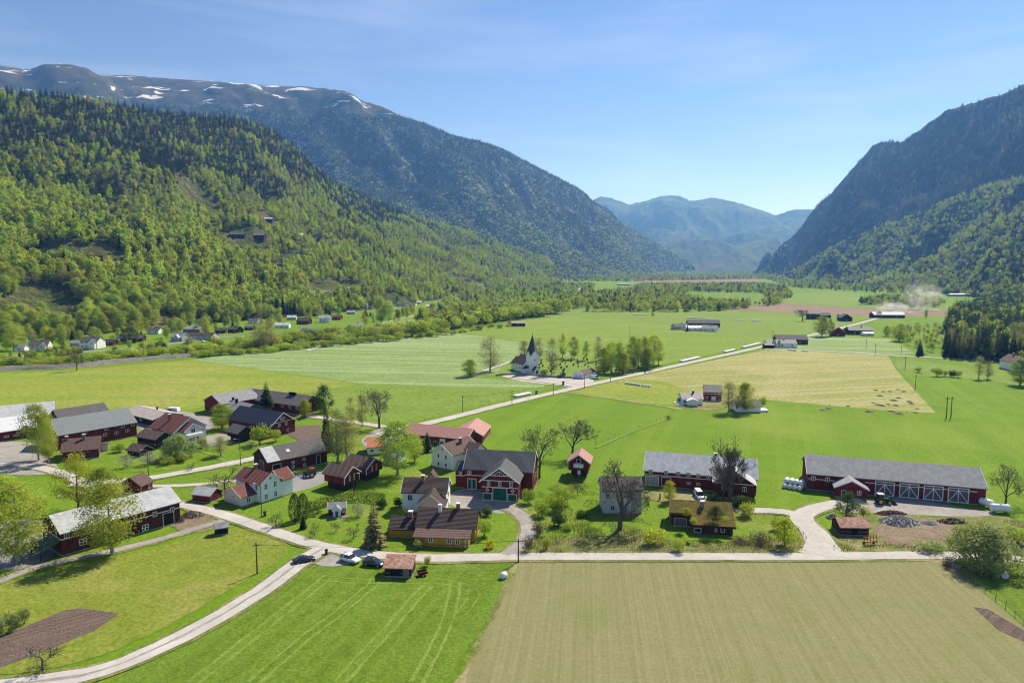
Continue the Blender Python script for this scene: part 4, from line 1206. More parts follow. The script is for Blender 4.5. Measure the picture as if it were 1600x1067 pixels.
    def door(s, face, pos, u0, u1, z0, z1, mat='green', frame='trim_white', bar=.16, brace=False, split=False):
        m_ = MB(); s._rect(m_, face, pos, u0, u1, z0, z1, -.02, .05)
        d = s.part(m_, 'door', mat)
        if frame:
            def vert(k, u, z): return {'f': (u, pos - k, z), 'b': (u, pos + k, z), 'l': (pos - k, u, z), 'r': (pos + k, u, z)}[face]
            O = [(u0 - bar * .5, z0), (u1 + bar * .5, z0), (u1 + bar * .5, z1 + bar * .5), (u0 - bar * .5, z1 + bar * .5)]
            I = [(u0 + bar * .5, z0 + bar), (u1 - bar * .5, z0 + bar), (u1 - bar * .5, z1 - bar * .5), (u0 + bar * .5, z1 - bar * .5)]
            v = [vert(.09, *p) for p in O] + [vert(.09, *p) for p in I] + [vert(.0, *p) for p in O] + [vert(.0, *p) for p in I]
            f = []
            for i in range(4):
                j = (i + 1) % 4
                f += [(i, j, 4 + j, 4 + i), (8 + j, 8 + i, 12 + i, 12 + j), (j, i, 8 + i, 8 + j), (4 + i, 4 + j, 12 + j, 12 + i)]
            s.part(MB().add(v, f), 'door_frame', frame, d)
            um = (u0 + u1) / 2
            if split or brace:
                m_ = MB(); s._rect(m_, face, pos, um - bar * .4, um + bar * .4, z0 + bar, z1 - bar * .5, .052, .085); s.part(m_, 'mullion', frame, d)
            if brace:
                zt = z1 - (z1 - z0) * .18
                m_ = MB(); s._rect(m_, face, pos, u0 + bar * .5, um - bar * .42, zt - bar * .4, zt + bar * .4, .052, .083); s.part(m_, 'rail', frame, d)
                m_ = MB(); s._rect(m_, face, pos, um + bar * .42, u1 - bar * .5, zt - bar * .4, zt + bar * .4, .052, .083); s.part(m_, 'rail', frame, d)
                for sg in (-1, 1):
                    q0, q1 = (um + sg * bar * .5, zt - bar * .5), ((u0 if sg < 0 else u1) - sg * bar * .6, z0 + bar)
                    dx, dz = q1[0] - q0[0], q1[1] - q0[1]; ln = math.hypot(dx, dz); ex, ez = -dz / ln * bar * .4, dx / ln * bar * .4
                    P = [(q0[0] + ex, q0[1] + ez), (q1[0] + ex, q1[1] + ez), (q1[0] - ex, q1[1] - ez), (q0[0] - ex, q0[1] - ez)]
                    v = [vert(.08, *p) for p in P] + [vert(.053, *p) for p in P]
                    s.part(MB().add(v, [(0, 1, 2, 3), (7, 6, 5, 4), (0, 4, 5, 1), (1, 5, 6, 2), (2, 6, 7, 3), (3, 7, 4, 0)]), 'brace', frame, d)
        return d
    def band(s, face, pos, u0, u1, z, h=.18, mat='trim_white'):
        m_ = MB(); s._rect(m_, face, pos, u0, u1, z - h / 2, z + h / 2, -.01, .045)
        return s.part(m_, 'trim_board', mat)
    def chimney(s, x, y, z0, z1, w=.75, mat='brick', cap='plaster'):
        c = s.box(x - w / 2, x + w / 2, y - w / 2, y + w / 2, z0, z1, mat, 'chimney')
        s.box(x - w / 2 - .1, x + w / 2 + .1, y - w / 2 - .1, y + w / 2 + .1, z1, z1 + .18, cap, 'cap', c)
    def corners(s, x0, x1, y0, y1, z1, mat='trim_white', w=.16):
        for x in (x0, x1):
            for y in (y0, y1):
                s.box(x - w / 2, x + w / 2, y - w / 2, y + w / 2, 0, z1 - .25, mat, 'corner_board')
# ------------------------------------------------------------------ right farm
h = House('barn', 'long dark red machine barn with grey roof and four white braced doors', 'barn', (1257, 710), (1531, 731), 8.1)
h.gable(h.x0 + .4, h.x1 - .4, -7, 7, 4.7, 8.1, 'red', 'roof_grey', barge='trim_white')
for a, b, y0, y1 in ((1368, 1396, 755, 779), (1406, 1434, 759, 783), (1444, 1472, 763, 787), (1482, 1512, 767, 791)):
    u0, z1 = h.on('f', -7, a, y0); u1, z0 = h.on('f', -7, b, y1)
    h.door('f', -7, u0, u1, .25, 4.05, 'door_grey', bar=.2, brace=True)
u0, _ = h.on('f', -7, 1262, 750); u1, _ = h.on('f', -7, 1304, 754); h.band('f', -7, u0, u1, 3.2)
h.windows_px('f', -7, [(1271, 747), (1293, 749)], 1.1, 1.2)
for a, b in ((1351, 1367), (1397, 1405), (1435, 1443), (1473, 1481), (1513, 1528)):
    u0, _ = h.on('f', -7, a, 760); u1, _ = h.on('f', -7, b, 760); h.band('f', -7, u0, u1, 3.5)
uc, _ = h.on('f', -11, 1329, 780)
h.gable(uc - 3.9, uc + 3.9, -11.5, -6.9, 2.9, 4.9, 'red', 'roof_grey', 'y', barge='trim_white')
h.window('f', -11.5, uc + 1.9, 1.7, 1.0, 1.3, ny=2)
h.door('f', -11.5, uc - 2.4, uc - 1.3, 0, 2.1, 'red_dark', bar=.1)

h = House('barn', 'dark red barn with pale metal roof and a cross gable behind bare trees', 'barn', (1009, 705), (1183, 718), 8.3)
h.gable(h.x0 + .3, h.x1 - .3, -6, 6, 4.6, 8.3, 'red', 'roof_metal', barge='trim_white')
h.band('f', -6, h.x0 + .3, h.x0 + 19.5, 3.3)
h.windows_px('f', -6, [(1017, 736), (1041, 738), (1060, 739.5), (1076, 741), (1091.5, 742.5), (1107, 744)], 1.0, 1.3)
h.windows_px('f', -6, [(1076, 755), (1091, 756)], 1.1, .7)
u0, _ = h.on('f', -6, 1008, 755); u1, _ = h.on('f', -6, 1029, 755)
h.door('f', -6, u0, u1, .2, 2.9, 'door_pale'); u0, _ = h.on('f', -6, 1034, 755); u1, _ = h.on('f', -6, 1048, 755); h.door('f', -6, u0, u1, .2, 2.9, 'red_dark')
uc, _ = h.on('f', -11, 1147, 770)
h.gable(uc - 5.2, uc + 5.2, -11, -5.9, 4.4, 7.6, 'red_dark', 'roof_metal', 'y')
h.band('f', -11, uc - 5.2, uc + 5.2, 4.3)
h.window('f', -11, uc + 2.6, 3.0, 1.0, 1.3); h.window('f', -11, uc - 2.6, 3.0, 1.0, 1.3)
h.chimney(h.x0 + 19.5, .6, 7.6, 9.0)

h = House('old_house', 'weathered white two-storey house with grey roof behind a big bare tree', 'house', (938, 745), (1001, 745), 8.5)
h.gable(h.x0 + .3, h.x1 - .3, -3.5, 3.5, 6.2, 8.5, 'white_old', 'roof_darkgrey', barge='white_old')
h.windows_px('f', -3.5, [(950, 775), (985, 775)], 1.0, 1.3, frame='white_old'); h.window('f', -3.5, -2.4, 1.6, 1.0, 1.3, frame='white_old')
h.door('f', -3.5, .2, 1.3, .1, 2.2, 'grey_wood', 'white_old', .1)
h.window('r', h.x1 - .3, 0, 4.2, 1.0, 1.3)

h = House('cabin', 'dark brown cabin with a mossy turf roof and plants growing on it', 'house', (1046, 782), (1143, 787), 5.2)
xs = h.x0 + 5.0
h.gable(h.x0 + .3, h.x1 - .4, -3.2, 3.6, 3.5, 5.2, 'red_dark', 'turf', thick=.3, barge='grey_wood')
h.box(xs + .3, h.x1 - .6, -6.8, -3.19, -.4, 2.15, 'red_dark')
h.slab(xs - .2, h.x1, -7.5, -3.3, 1.98, 3.55, 'turf', .3)
h.box(xs - .2, h.x1, -7.58, -7.51, 1.85, 2.35, 'brown_dark', 'fascia')
h.windows_px('f', -6.8, [(1090, 828)], 1.7, 1.2, nx=1); h.window('f', -6.8, h.x1 - 4.4, 1.3, .5, 1.4, nx=1); h.window('f', -6.8, h.x1 - 2.9, 1.3, .9, 1.3, nx=1)
h.door('f', -3.2, h.x0 + 1.0, h.x0 + 3.8, .1, 2.1, 'door_grey', 'white_old', .14)
u, _ = h.on('f', -1.4, 1097, 795); h.chimney(u, -1.4, 4.0, 5.9, .8, 'stone')
CABIN = h
h = House('storehouse', 'small red storehouse on posts with pink tile roof and white balcony', 'storehouse', (904, 711), (908.5, 701), 7.0)
h.gable(h.x0 + .6, h.x1 - .3, -3.0, 3.0, 4.9, 7.0, 'red', 'roof_pink', z0=2.3, barge='plaster', gov=.7, ov=.6)
h.box(h.x0 + 1.6, h.x1 - .9, -2.3, 2.3, .6, 2.29, 'brown_dark', 'lower_storey')
for x in (h.x0 + 1.6, h.x1 - 1.1):
    for y in (-2.2, 0, 2.2): h.box(x - .2, x + .2, y - .2, y + .2, -.3, .59, 'stone', 'post')
h.box(h.x0 - .35, h.x0 + .59, -1.4, 1.4, 3.3, 4.35, 'trim_white', 'balcony')
h.door('l', h.x0 + .6, -.6, .6, 4.4, 5.6, 'red_dark', bar=.1); h.door('l', h.x0 + 1.6, -.5, .5, .7, 2.1, 'white', None)
h = House('shed', 'low wooden shed with rusty sheet roof beside a dark round pine', 'shed', (1306, 808), (1352, 809), 3.4)
h.gable(h.x0 + .2, h.x1 - .2, -2.6, 2.6, 2.1, 3.4, 'brown_dark', 'roof_rust', ov=.35)
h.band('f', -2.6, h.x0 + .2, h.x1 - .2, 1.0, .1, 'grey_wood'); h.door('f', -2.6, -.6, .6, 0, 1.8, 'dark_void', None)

# ------------------------------------------------------------------ middle farm
h = House('barn', 'big red barn with slate roof and a gabled front with green doors', 'barn', (730, 702), (838, 707), 10.0)
h.gable(h.x0 + .4, h.x1 - .4, -5.2, 5.6, 6.0, 10.0, 'red', 'slate', barge='trim_white')
h.band('f', -5.2, h.x0 + .4, h.x0 + 9.5, 4.2)
h.windows_px('f', -5.2, [(733.5, 737), (761, 738)], 1.0, 1.4)
u0, _ = h.on('f', -5.2, 731, 757); u1, _ = h.on('f', -5.2, 744, 757); h.door('f', -5.2, u0, u1, .2, 3.2, 'green', split=True)
h.door('f', -5.2, u0 - 6.2 if u0 - 6.2 > h.x0 + .5 else h.x0 + .6, h.x0 + 2.0, .1, 2.0, 'red_dark', None)
u0, _ = h.on('f', -13, 753, 786); u1, _ = h.on('f', -13, 809, 790); uc = (u0 + u1) / 2; hw = (u1 - u0) / 2
h.gable(u0, u1, -13, -5.15, 5.6, 9.1, 'red', 'slate', 'y', barge='trim_white', gov=.7, ov=.6)
h.band('f', -13, u0, u1, 5.55); h.band('f', -13, u0, u1, 3.75)
for f_ in (-.62, 0, .62): h.window('f', -13, uc + f_ * hw, 4.65, .85, 1.3)
h.door('f', -13, uc - hw * .38, uc + hw * .40, .05, 3.65, 'green', split=False); h.door('f', -13, u0 + .3, uc - hw * .44, .05, 2.1, 'green'); h.door('f', -13, uc + hw * .46, u1 - .3, .05, 2.1, 'green')
for f_ in (-.70, .72):
    cx_, cz_ = uc + f_ * hw, 2.95
    P = [(.55, 0), (0, .55), (-.55, 0), (0, -.55)]; Q = [(p * .62, q * .62) for p, q in P]
    v = [(cx_ + p, -13.05, cz_ + q) for p, q in P + Q] + [(cx_ + p, -12.99, cz_ + q) for p, q in P + Q]
    fl = []
    for i in range(4):
        j = (i + 1) % 4
        fl += [(j, i, 4 + i, 4 + j), (8 + i, 8 + j, 12 + j, 12 + i), (i, j, 8 + j, 8 + i), (4 + j, 4 + i, 12 + i, 12 + j)]
    h.part(MB().add(v, fl), 'diamond_window', 'trim_white')
for a_, b_ in (((-2.2, 7.0), (2.2, 7.0)),):
    h.box(uc - 2.6, uc + 2.6, -13.75, -13.66, 7.05, 7.22, 'trim_white', 'tie_beam')
for dx in (-1.5, 0, 1.5):
    m_ = MB(); m_.tube((uc + dx, -13.7, 7.2), (uc, -13.7, 8.35), .07, .07, 4); h.part(m_, 'gable_strut', 'trim_white')
h.gable(h.x0 - 2.4, h.x0 + .39, -4.2, 1.5, 5.2, 7.0, 'red', 'slate', gov=.2)
h.window('f', -4.2, h.x0 - 1.0, 4.4, .8, 1.2); h.band('f', -4.2, h.x0 - 2.4, h.x0 + .39, 3.6)
h.window('r', h.x1 - .4, -1.5, 3.2, 1.0, 1.3); h.window('r', h.x1 - .4, 2.0, 3.2, 1.0, 1.3); h.window('r', h.x1 - .4, .2, 6.4, 1.0, 1.3)

h = House('farmhouse', 'white house with dark brown tile roof right behind the yellow house', 'house', (631, 746), (702, 747), 8.0)
h.gable(h.x0 + .3, h.x1 - .3, -3.6, 3.6, 5.5, 8.0, 'white', 'roof_darkbrown', barge='trim_white')
h.windows_px('f', -3.6, [(640.5, 777)], 1.3, 1.6); h.window('r', h.x1 - .3, 0, 3.9, 1.2, 1.5); h.window('r', h.x1 - .3, 0, 1.2, 1.2, 1.5)
h.window('f', -3.6, h.x1 - 2.0, 3.9, 1.2, 1.5)
uc, _ = h.on('f', -8, 673, 790)
h.gable(uc - 3.2, uc + 3.2, -8.4, -3.55, 3.7, 6.3, 'cream', 'roof_darkbrown', 'y', barge='cream')
h.window('f', -8.4, uc, 3.0, 1.6, 1.0); u, _ = h.on('f', -1, 661, 755); h.chimney(u, -.9, 7.2, 8.9)
h.gable(h.x0 + 5.0, h.x0 + 8.0, 3.55, 6.4, 6.0, 8.2, 'white', 'roof_brown', 'y')

h = House('yellow_house', 'long ochre yellow house with dark brown roofs beside the road', 'house', (655, 793), (748, 796), 6.2)
h.gable(h.x0 + .3, h.x1 - .3, -4, 4, 3.4, 6.2, 'ochre', 'roof_darkbrown', barge='brown_dark')
h.box(h.x0 + .6, h.x1 - 1.2, -7.4, -3.99, -.3, 2.35, 'ochre'); h.slab(h.x0 + .2, h.x1 - .9, -7.9, -4.0, 2.25, 3.15, 'roof_brown', .14)
h.windows_px('f', -7.4, [(673, 843), (702, 845), (715, 846)], 1.0, 1.25)
h.door('f', -7.4, h.x1 - 2.0, h.x1 - 1.3, 0, 2.1, 'ochre', 'trim_white', .1)
h.window('r', h.x1 - .3, -1.2, 1.8, 1.0, 1.3)
h.gable(h.x0 - 6.4, h.x0 + .29, -3.2, 2.8, 2.3, 4.1, 'ochre', 'roof_darkbrown', gov=.25)
h.chimney(h.x0 - 2.0, -.2, 3.6, 5.3, .9); u, _ = h.on('f', -.8, 687.5, 800); h.chimney(u, -.8, 5.4, 7.3, .7, 'plaster'); u, _ = h.on('f', .2, 716, 795); h.chimney(u, .2, 5.8, 7.4, .8)

h = House('farmhouse', 'tall white farmhouse with brown roof beyond the green door barn', 'house', (689, 695), (731, 681.5), 7.6)
h.gable(h.x0 + .5, h.x1 - .3, -4.3, 4.3, 5.0, 7.6, 'white', 'roof_brown', barge='trim_white', gov=.6)
for y in (-1.5, 1.5):
    for z in (1.4, 3.9): h.window('l', h.x0 + .5, y, z, .8, 1.3, nx=1)
h.gable(h.x1 - 7.5, h.x1 - 1.0, -8.2, -4.25, 4.8, 7.3, 'white', 'roof_brown', 'y'); h.chimney(.8, -1.6, 6.4, 8.4); h.window('l', h.x0 + .5, 0, 6.1, .7, .9, nx=1)
h.box(h.x0 + 1.5, h.x0 + 4.5, 4.31, 5.5, .2, 1.3, 'trim_white', 'balcony')

h = House('stable', 'long red building with pale pink tile roof beside the main road', 'barn', (640, 661), (740, 670), 5.5)
h.gable(h.x0 + .3, h.x1 - .4, -5, 5, 3.0, 5.5, 'red', 'roof_pink', barge='trim_white')
h.windows_px('f', -5, [(680, 692), (690, 692.5), (660, 690)], 1.6, 1.5); h.door('f', -5, 2, 4, 0, 2.3, 'white', 'trim_white', .12)
h = House('stable', 'red building with pink roof at the end of the long pink roofed stable', 'barn', (731, 668), (745, 653.5), 5.5)
h.gable(h.x0 + .3, h.x1 - .4, -5.2, 5.2, 2.9, 5.5, 'red', 'roof_pink', barge='trim_white')
for x in (-3, 0, 3): h.window('f', -5.2, x, 1.7, 1.2, 1.0)
h = House('garage', 'white garage with bright orange tile roof half hidden by trees', 'garage', (572, 684), (600, 682), 5.0)
h.gable(h.x0 + .2, h.x1 - .2, -4, 4, 2.8, 5.0, 'white', 'roof_orange', barge='trim_white'); h.window('f', -4, 1.5, 1.6, 1.2, 1.0); h.window('f', -4, -1.5, 1.6, 1.2, 1.0)
h = House('outhouse', 'small white outhouse behind the broad birch by the storehouses', 'shed', (604, 704), (628, 706), 3.6)
h.gable(h.x0 + .2, h.x1 - .2, -2.5, 2.5, 2.4, 3.6, 'white', 'roof_grey'); h.window('f', -2.5, .4, 1.5, .8, .8)

for A_, B_, zr, ze, hw, lab in (((517, 723), (552, 729.5), 6.4, 4.4, 3.0, 'nearer of two joined red storehouses with dark roofs on a hollow base'), ((548, 709), (587, 716), 6.2, 4.1, 3.5, 'farther of two joined red storehouses with twin white slit windows')):
    h = House('storehouse', lab, 'storehouse', A_, B_, zr)
    h.gable(h.x0 + .3, h.x1 - .6, -hw, hw, ze, zr, 'red', 'roof_brown', z0=2.1, barge='trim_white', gov=.5, ov=.5)
    h.box(h.x0 + .9, h.x1 - 1.2, -hw + .7, hw - .7, -.3, 2.09, 'brown_dark', 'lower_storey')
    for y in (-.9, .9): h.window('r', h.x1 - .6, y, 3.3, .45, 1.7, nx=1)
    h.corners(h.x0 + .3, h.x1 - .6, -hw, hw, 2.4)
    for ch in [c for c in h.root.children if c.name.startswith('corner_board')]: ch.scale = (1, 1, 1); ch.location.z = 2.0
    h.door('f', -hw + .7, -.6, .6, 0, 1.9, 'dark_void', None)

h = House('barn', 'dark weathered barn with patched grey roof and red gable by the lane', 'barn', (405, 701), (499, 684), 7.0)
h.gable(h.x0 + .4, h.x1 - .3, -5.5, 5.5, 4.0, 7.0, 'red_dark', 'roof_darkgrey', gov=.5)
h.slab(h.x0 - .12, h.x0 + 3.9, -6.05, -.05, 3.93, 7.21, 'roof_metal', .06, 'roof_patch')
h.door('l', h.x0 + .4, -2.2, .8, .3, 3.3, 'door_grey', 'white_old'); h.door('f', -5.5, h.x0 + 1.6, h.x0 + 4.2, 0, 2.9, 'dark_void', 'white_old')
h.windows_px('f', -5.5, [(458, 722), (475, 717), (458, 729), (476, 726)], .9, .9); h.door('f', -5.5, h.x1 - 4, h.x1 - 2.6, .1, 3.2, 'brown_dark', 'white_old', .12)
h.window('f', -1, 0, 9, .01, .01) if False else None
h.slab(h.x0 + 7.2, h.x0 + 8.2, -3.4, -2.4, 5.36, 5.9, 'roof_white', .08, 'skylight')

h = House('farmhouse', 'white two-storey farmhouse with red tile roof and a low cream wing', 'house', (383, 729), (424, 740), 7.4)
h.gable(h.x0 + .3, h.x1 - .5, -3.2, 3.2, 5.3, 7.4, 'white', 'roof_red', barge='trim_white', gov=.5)
for y in (-1.5, 1.4):
    for z in (1.5, 4.2): h.window('r', h.x1 - .5, y, z, 1.0, 1.5, ny=2)
h.window('r', h.x1 - .5, 0, 6.1, .7, .7, nx=1); h.window('f', -3.2, h.x1 - 2, 4.1, 1.0, 1.4)
h.gable(-4.2, 3.4, -7.6, -3.15, 2.7, 4.7, 'cream', 'roof_red', 'y', barge='cream')
h.window('f', -7.6, .1, 2.4, .7, .7, nx=1); h.window('r', 3.4, -5.6, 1.5, 1.2, 1.4)
h.gable(0, 5.2, 3.15, 7.0, 4.8, 6.9, 'white', 'roof_red', 'y', barge='trim_white')
h.chimney(-1.6, .5, 6.6, 8.6)
h = House('shed', 'small red shed with pale metal roof on the lawn beside the cream wing', 'shed', (309, 760), (338, 763), 3.3)
h.gable(h.x0 + .2, h.x1 - .2, -2.4, 2.4, 2.1, 3.3, 'red', 'roof_metal', ov=.35); h.door('r', h.x1 - .2, -.6, .6, 0, 1.9, 'red_dark', None)

h = House('barn', 'long red barn with shining metal roof behind two tall birches', 'barn', (75, 806), (265, 759), 7.8)
h.gable(h.x0 + .4, h.x1 - .4, -5.6, 5.6, 5.3, 7.8, 'red_dark', 'roof_metal', ov=.6)
h.band('f', -5.6, h.x0 + .4, h.x1 - .4, 3.7); h.band('l', h.x0 + .4, -5.6, 5.6, 3.7)
h.windows_px('f', -5.6, [(104, 836), (136, 829), (242, 803), (269, 796)], 1.0, 1.2); h.windows_px('f', -5.6, [(130, 846), (155, 840), (175, 836), (227, 824)], 1.5, 1.4, ny=2)
u0, _ = h.on('f', -5.6, 255, 815); u1, _ = h.on('f', -5.6, 272, 815); h.door('f', -5.6, u0, u1, 0, 3.2, 'dark_void', 'white_old', .18)
h.window('l', h.x0 + .4, -3, 4.5, .9, 1.2); h.window('l', h.x0 + .4, 2.5, 4.5, .9, 1.2)
r_ = MB(); r_.prism([(h.x0 - 3.6, 2.0), (h.x0 + .38, 3.3), (h.x0 + .38, 3.45), (h.x0 - 3.6, 2.15)], 'y', -5.2, 1.0); h.part(r_, 'roof', 'roof_green')
for y in (-4.9, .7): h.box(h.x0 - 3.4, h.x0 - 3.2, y - .1, y + .1, -.2, 2.1, 'brown_dark', 'post')
h = House('shed', 'tiny dark bin shed with grey roof beside the gravel road bend', 'shed', (334.5, 818.5), (356, 815), 2.6)
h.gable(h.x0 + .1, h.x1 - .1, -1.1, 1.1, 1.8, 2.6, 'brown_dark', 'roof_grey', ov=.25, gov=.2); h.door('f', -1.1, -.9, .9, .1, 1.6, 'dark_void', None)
h = House('shed', 'open field shed with streaked rusty sheet roof beside parked cars', 'shed', (604, 868), (648, 869.5), 3.4)
h.gable(h.x0 + .2, h.x1 - .2, -2.4, 1.4, 2.1, 3.4, 'brown_dark', 'roof_rust', ov=.4, rp=.8, ze2=3.1); h.band('f', -2.4, h.x0 + .2, h.x1 - .2, .9, .12, 'grey_wood')
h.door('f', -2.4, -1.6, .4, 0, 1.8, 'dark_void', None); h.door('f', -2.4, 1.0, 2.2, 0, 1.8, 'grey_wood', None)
h = House('playhouse', 'tiny red playhouse with grey roof and white porch in the garden', 'playhouse', (512, 786), (541, 784), 3.0)
h.gable(h.x0 + .2, h.x1 - .2, -1.4, 1.6, 2.0, 3.0, 'red_dark', 'roof_grey', ov=.3, gov=.25, barge='trim_white')
h.gable(-.9, .9, -2.4, -1.35, 2.0, 2.8, 'white', 'roof_grey', 'y', ov=.25, barge='trim_white'); h.door('f', -2.4, -.4, .4, 0, 1.7, 'green', 'trim_white', .1); h.window('f', -1.4, 1.5, 1.2, .7, .7)
h.box(h.x0 - .2, h.x1 + .8, -3.4, -1.45, -.1, .18, 'grey_wood', 'deck')

# ------------------------------------------------------------------ left farm
h = House('barn', 'wide red barn with dazzling white sheet roof at the picture edge', 'barn', (-70, 663), (48, 647), 7.0)
h.gable(h.x0, h.x1, -8, 7, 3.6, 7.0, 'red', 'roof_white'); h.windows_px('f', -8, [(10, 682), (25, 680)], 1.4, .7, nx=2)
h = House('barn', 'pale grey roofed barn behind the white roofed one', 'barn', (-70, 641), (84, 627), 8.0)
h.gable(h.x0, h.x1, -7, 7, 4.2, 8.0, 'red', 'roof_metal')
h = House('barn', 'long red barn with blue grey roof and scattered small white windows', 'barn', (76, 656), (200, 637), 9.5)
h.gable(h.x0 + .3, h.x1 - .4, -7.2, 7.2, 5.2, 9.5, 'red', 'roof_bluegrey')
h.windows_px('f', -7.2, [(166, 670), (192, 666), (208, 663), (164, 679), (182, 676), (199, 672.5), (133, 676)], 1.2, 1.0)
h = House('barn', 'barn with matt black roof behind the blue grey one', 'barn', (84, 641), (161, 629.5), 9.0)
h.gable(h.x0, h.x1, -6.5, 6.5, 5.0, 9.0, 'brown_dark', 'roof_darkgrey')
h = House('red_house', 'low red house with brown tile roof and arched white windows', 'house', (100, 686.5), (158, 681), 6.0)
h.gable(h.x0, h.x1 - .5, -5, 5, 3.3, 6.0, 'red', 'roof_brown', gov=.6, ov=.7)
for y in (-2.2, 1.2): h.window('r', h.x1 - .5, y, 1.9, 1.3, 1.7, ny=2)
h.window('f', -5, h.x0 + 2, 1.6, 1.1, 1.3); h.window('f', -5, h.x0 + 5.5, 1.6, 1.1, 1.3); h.chimney(h.x0 - .2 + 1, -.5, 5.0, 7.0); h.chimney(.4, -1.0, 5.0, 7.2)
h.box(h.x1 - .5, h.x1 + 1.6, 3.2, 3.4, -.2, 2.6, 'trim_white', 'porch_post'); h.slab(h.x1 - .49, h.x1 + 1.8, 1.5, 5.2, 2.9, 2.5, 'roof_brown', .12, 'porch_roof')
h = House('workshop', 'long low workshop with streaked corrugated roof', 'workshop', (215, 634), (263, 645), 4.5)
h.gable(h.x0, h.x1, -6, 6, 2.8, 4.6, 'brown_dark', 'roof_corrugated'); h.chimney(2, .8, 4.0, 5.4, .5, 'dark_void', 'dark_void'); h.window('f', -6, 2, 1.6, 2, 1)
h = House('villa', 'pale villa with big red tile roof and balcony gable', 'house', (261, 645), (298, 652), 8.6)
h.gable(h.x0, h.x1 - .8, -6.2, 6.2, 4.6, 8.6, 'pale_grey', 'roof_red', barge='trim_white', gov=.8, ov=.7)
h.gable(h.x1 - .8, h.x1 + 2.2, -4.0, 2.4, 4.6, 6.8, 'pale_grey', 'roof_red', barge='trim_white', gov=.3)
h.window('r', h.x1 + 2.2, -.8, 4.2, 1.8, 1.7); h.box(h.x1 + 2.21, h.x1 + 3.6, -3.8, 2.2, 2.5, 3.4, 'trim_white', 'balcony'); h.window('r', h.x1 + 2.2, -2.2, 1.3, 1.2, 1.4); h.window('r', h.x1 + 2.2, 1.0, 1.3, 1.2, 1.4); h.window('r', h.x1 - .8, 4.4, 3.6, 1.1, 1.4)
h.chimney(-1.5, -2.5, 6.5, 9.2, .9, 'brick')
h = House('log_house', 'old black log house with brown tile roof', 'house', (227, 670), (257, 675), 5.6)
h.gable(h.x0 + .3, h.x1 - .6, -3.3, 3.3, 3.9, 5.6, 'log_black', 'roof_brown', barge='grey_wood', gov=.6, ov=.6); h.box(h.x0 + .6, h.x1 - .2, -3.9, -3.31, 1.9, 2.1, 'grey_wood', 'gallery'); h.window('r', h.x1 - .6, 0, 2.4, .8, .9)
h = House('log_shed', 'low black log shed below the log house with brown roof', 'shed', (208, 692.5), (229, 695.5), 3.6)
h.gable(h.x0 + .2, h.x1 - .5, -2.4, 2.4, 2.1, 3.6, 'log_black', 'roof_brown', barge='grey_wood', gov=.4); h.door('r', h.x1 - .5, -.6, .6, 0, 1.8, 'dark_void', None)
h = House('barn', 'red barn with silver grey roof at the yellow green field edge', 'barn', (331, 617.5), (391, 608), 7.5)
h.gable(h.x0 + .3, h.x1, -6.8, 6.8, 4.5, 7.5, 'red', 'roof_grey', gov=.5); h.window('l', h.x0 + .3, -1.5, 2.6, 1.3, 1.3)
h = House('barn', 'long red barn with dark grey roof beyond the lone spruce', 'barn', (392, 607), (489, 619), 7.0)
h.gable(h.x0, h.x1 - .4, -6.5, 6.5, 3.9, 7.0, 'red', 'roof_darkgrey', gov=.5); h.windows_px('f', -6.5, [(441, 634.5), (453, 636), (464, 637.5)], 1.3, 1.2); h.box(6, 10, -1.2, -.6, 6.6, 7.9, 'dark_void', 'ridge_vent')
h = House('annex', 'low annex with pale grey roof and two stub chimneys', 'annex', (350, 622), (396, 632), 5.2)
h.gable(h.x0, h.x1, -5, 5, 3.0, 5.2, 'green', 'roof_grey'); h.chimney(1.0, -1.4, 4.2, 6.4, .8, 'roof_darkgrey' if False else 'dark_void', 'dark_void'); h.chimney(-4.0, 0, 4.6, 6.2, .7, 'dark_void', 'dark_void')
h = House('barn', 'red barn with navy black roof and white trimmed gable', 'barn', (375, 634), (443, 645), 8.4)
h.gable(h.x0 + .4, h.x1 - .6, -5.6, 5.6, 4.6, 8.4, 'red', 'roof_navy', barge='trim_white', gov=.6, ov=.6)
for y, z in ((-2.2, 1.5), (2.2, 1.5), (-1.6, 4.0), (1.6, 4.0), (-.6, 6.2), (.6, 6.2)): h.window('r', h.x1 - .6, y, z, 1.0, 1.1)
h.band('r', h.x1 - .6, -5.6, 5.6, 5.1); h.windows_px('f', -5.6, [(370, 664), (392, 667)], 1.1, 1.1)
h = House('log_storehouse', 'black log storehouse on posts beside the navy roofed barn', 'storehouse', (366, 662), (384, 666), 5.6)
h.gable(h.x0 + .2, h.x1 - .5, -3, 3, 3.7, 5.6, 'log_black', 'roof_darkgrey', z0=1.9, barge='grey_wood', gov=.6, ov=.6); h.box(h.x0 + .8, h.x1 - 1.0, -2.2, 2.2, .3, 1.89, 'log_black', 'lower_storey')
for x in (h.x0 + .9, h.x1 - 1.1):
    for y in (-2.1, 2.1): h.box(x - .15, x + .15, y - .15, y + .15, -.2, .29, 'stone', 'post')
h = House('cottage', 'small brown roofed cottage mostly hidden by the yellow green tree', 'house', (204, 746), (222, 739), 4.6)
h.gable(h.x0, h.x1, -3.2, 3.2, 2.6, 4.6, 'red', 'roof_brown', barge='grey_wood'); h.window('f', -3.2, 1, 1.5, 1, 1.2)
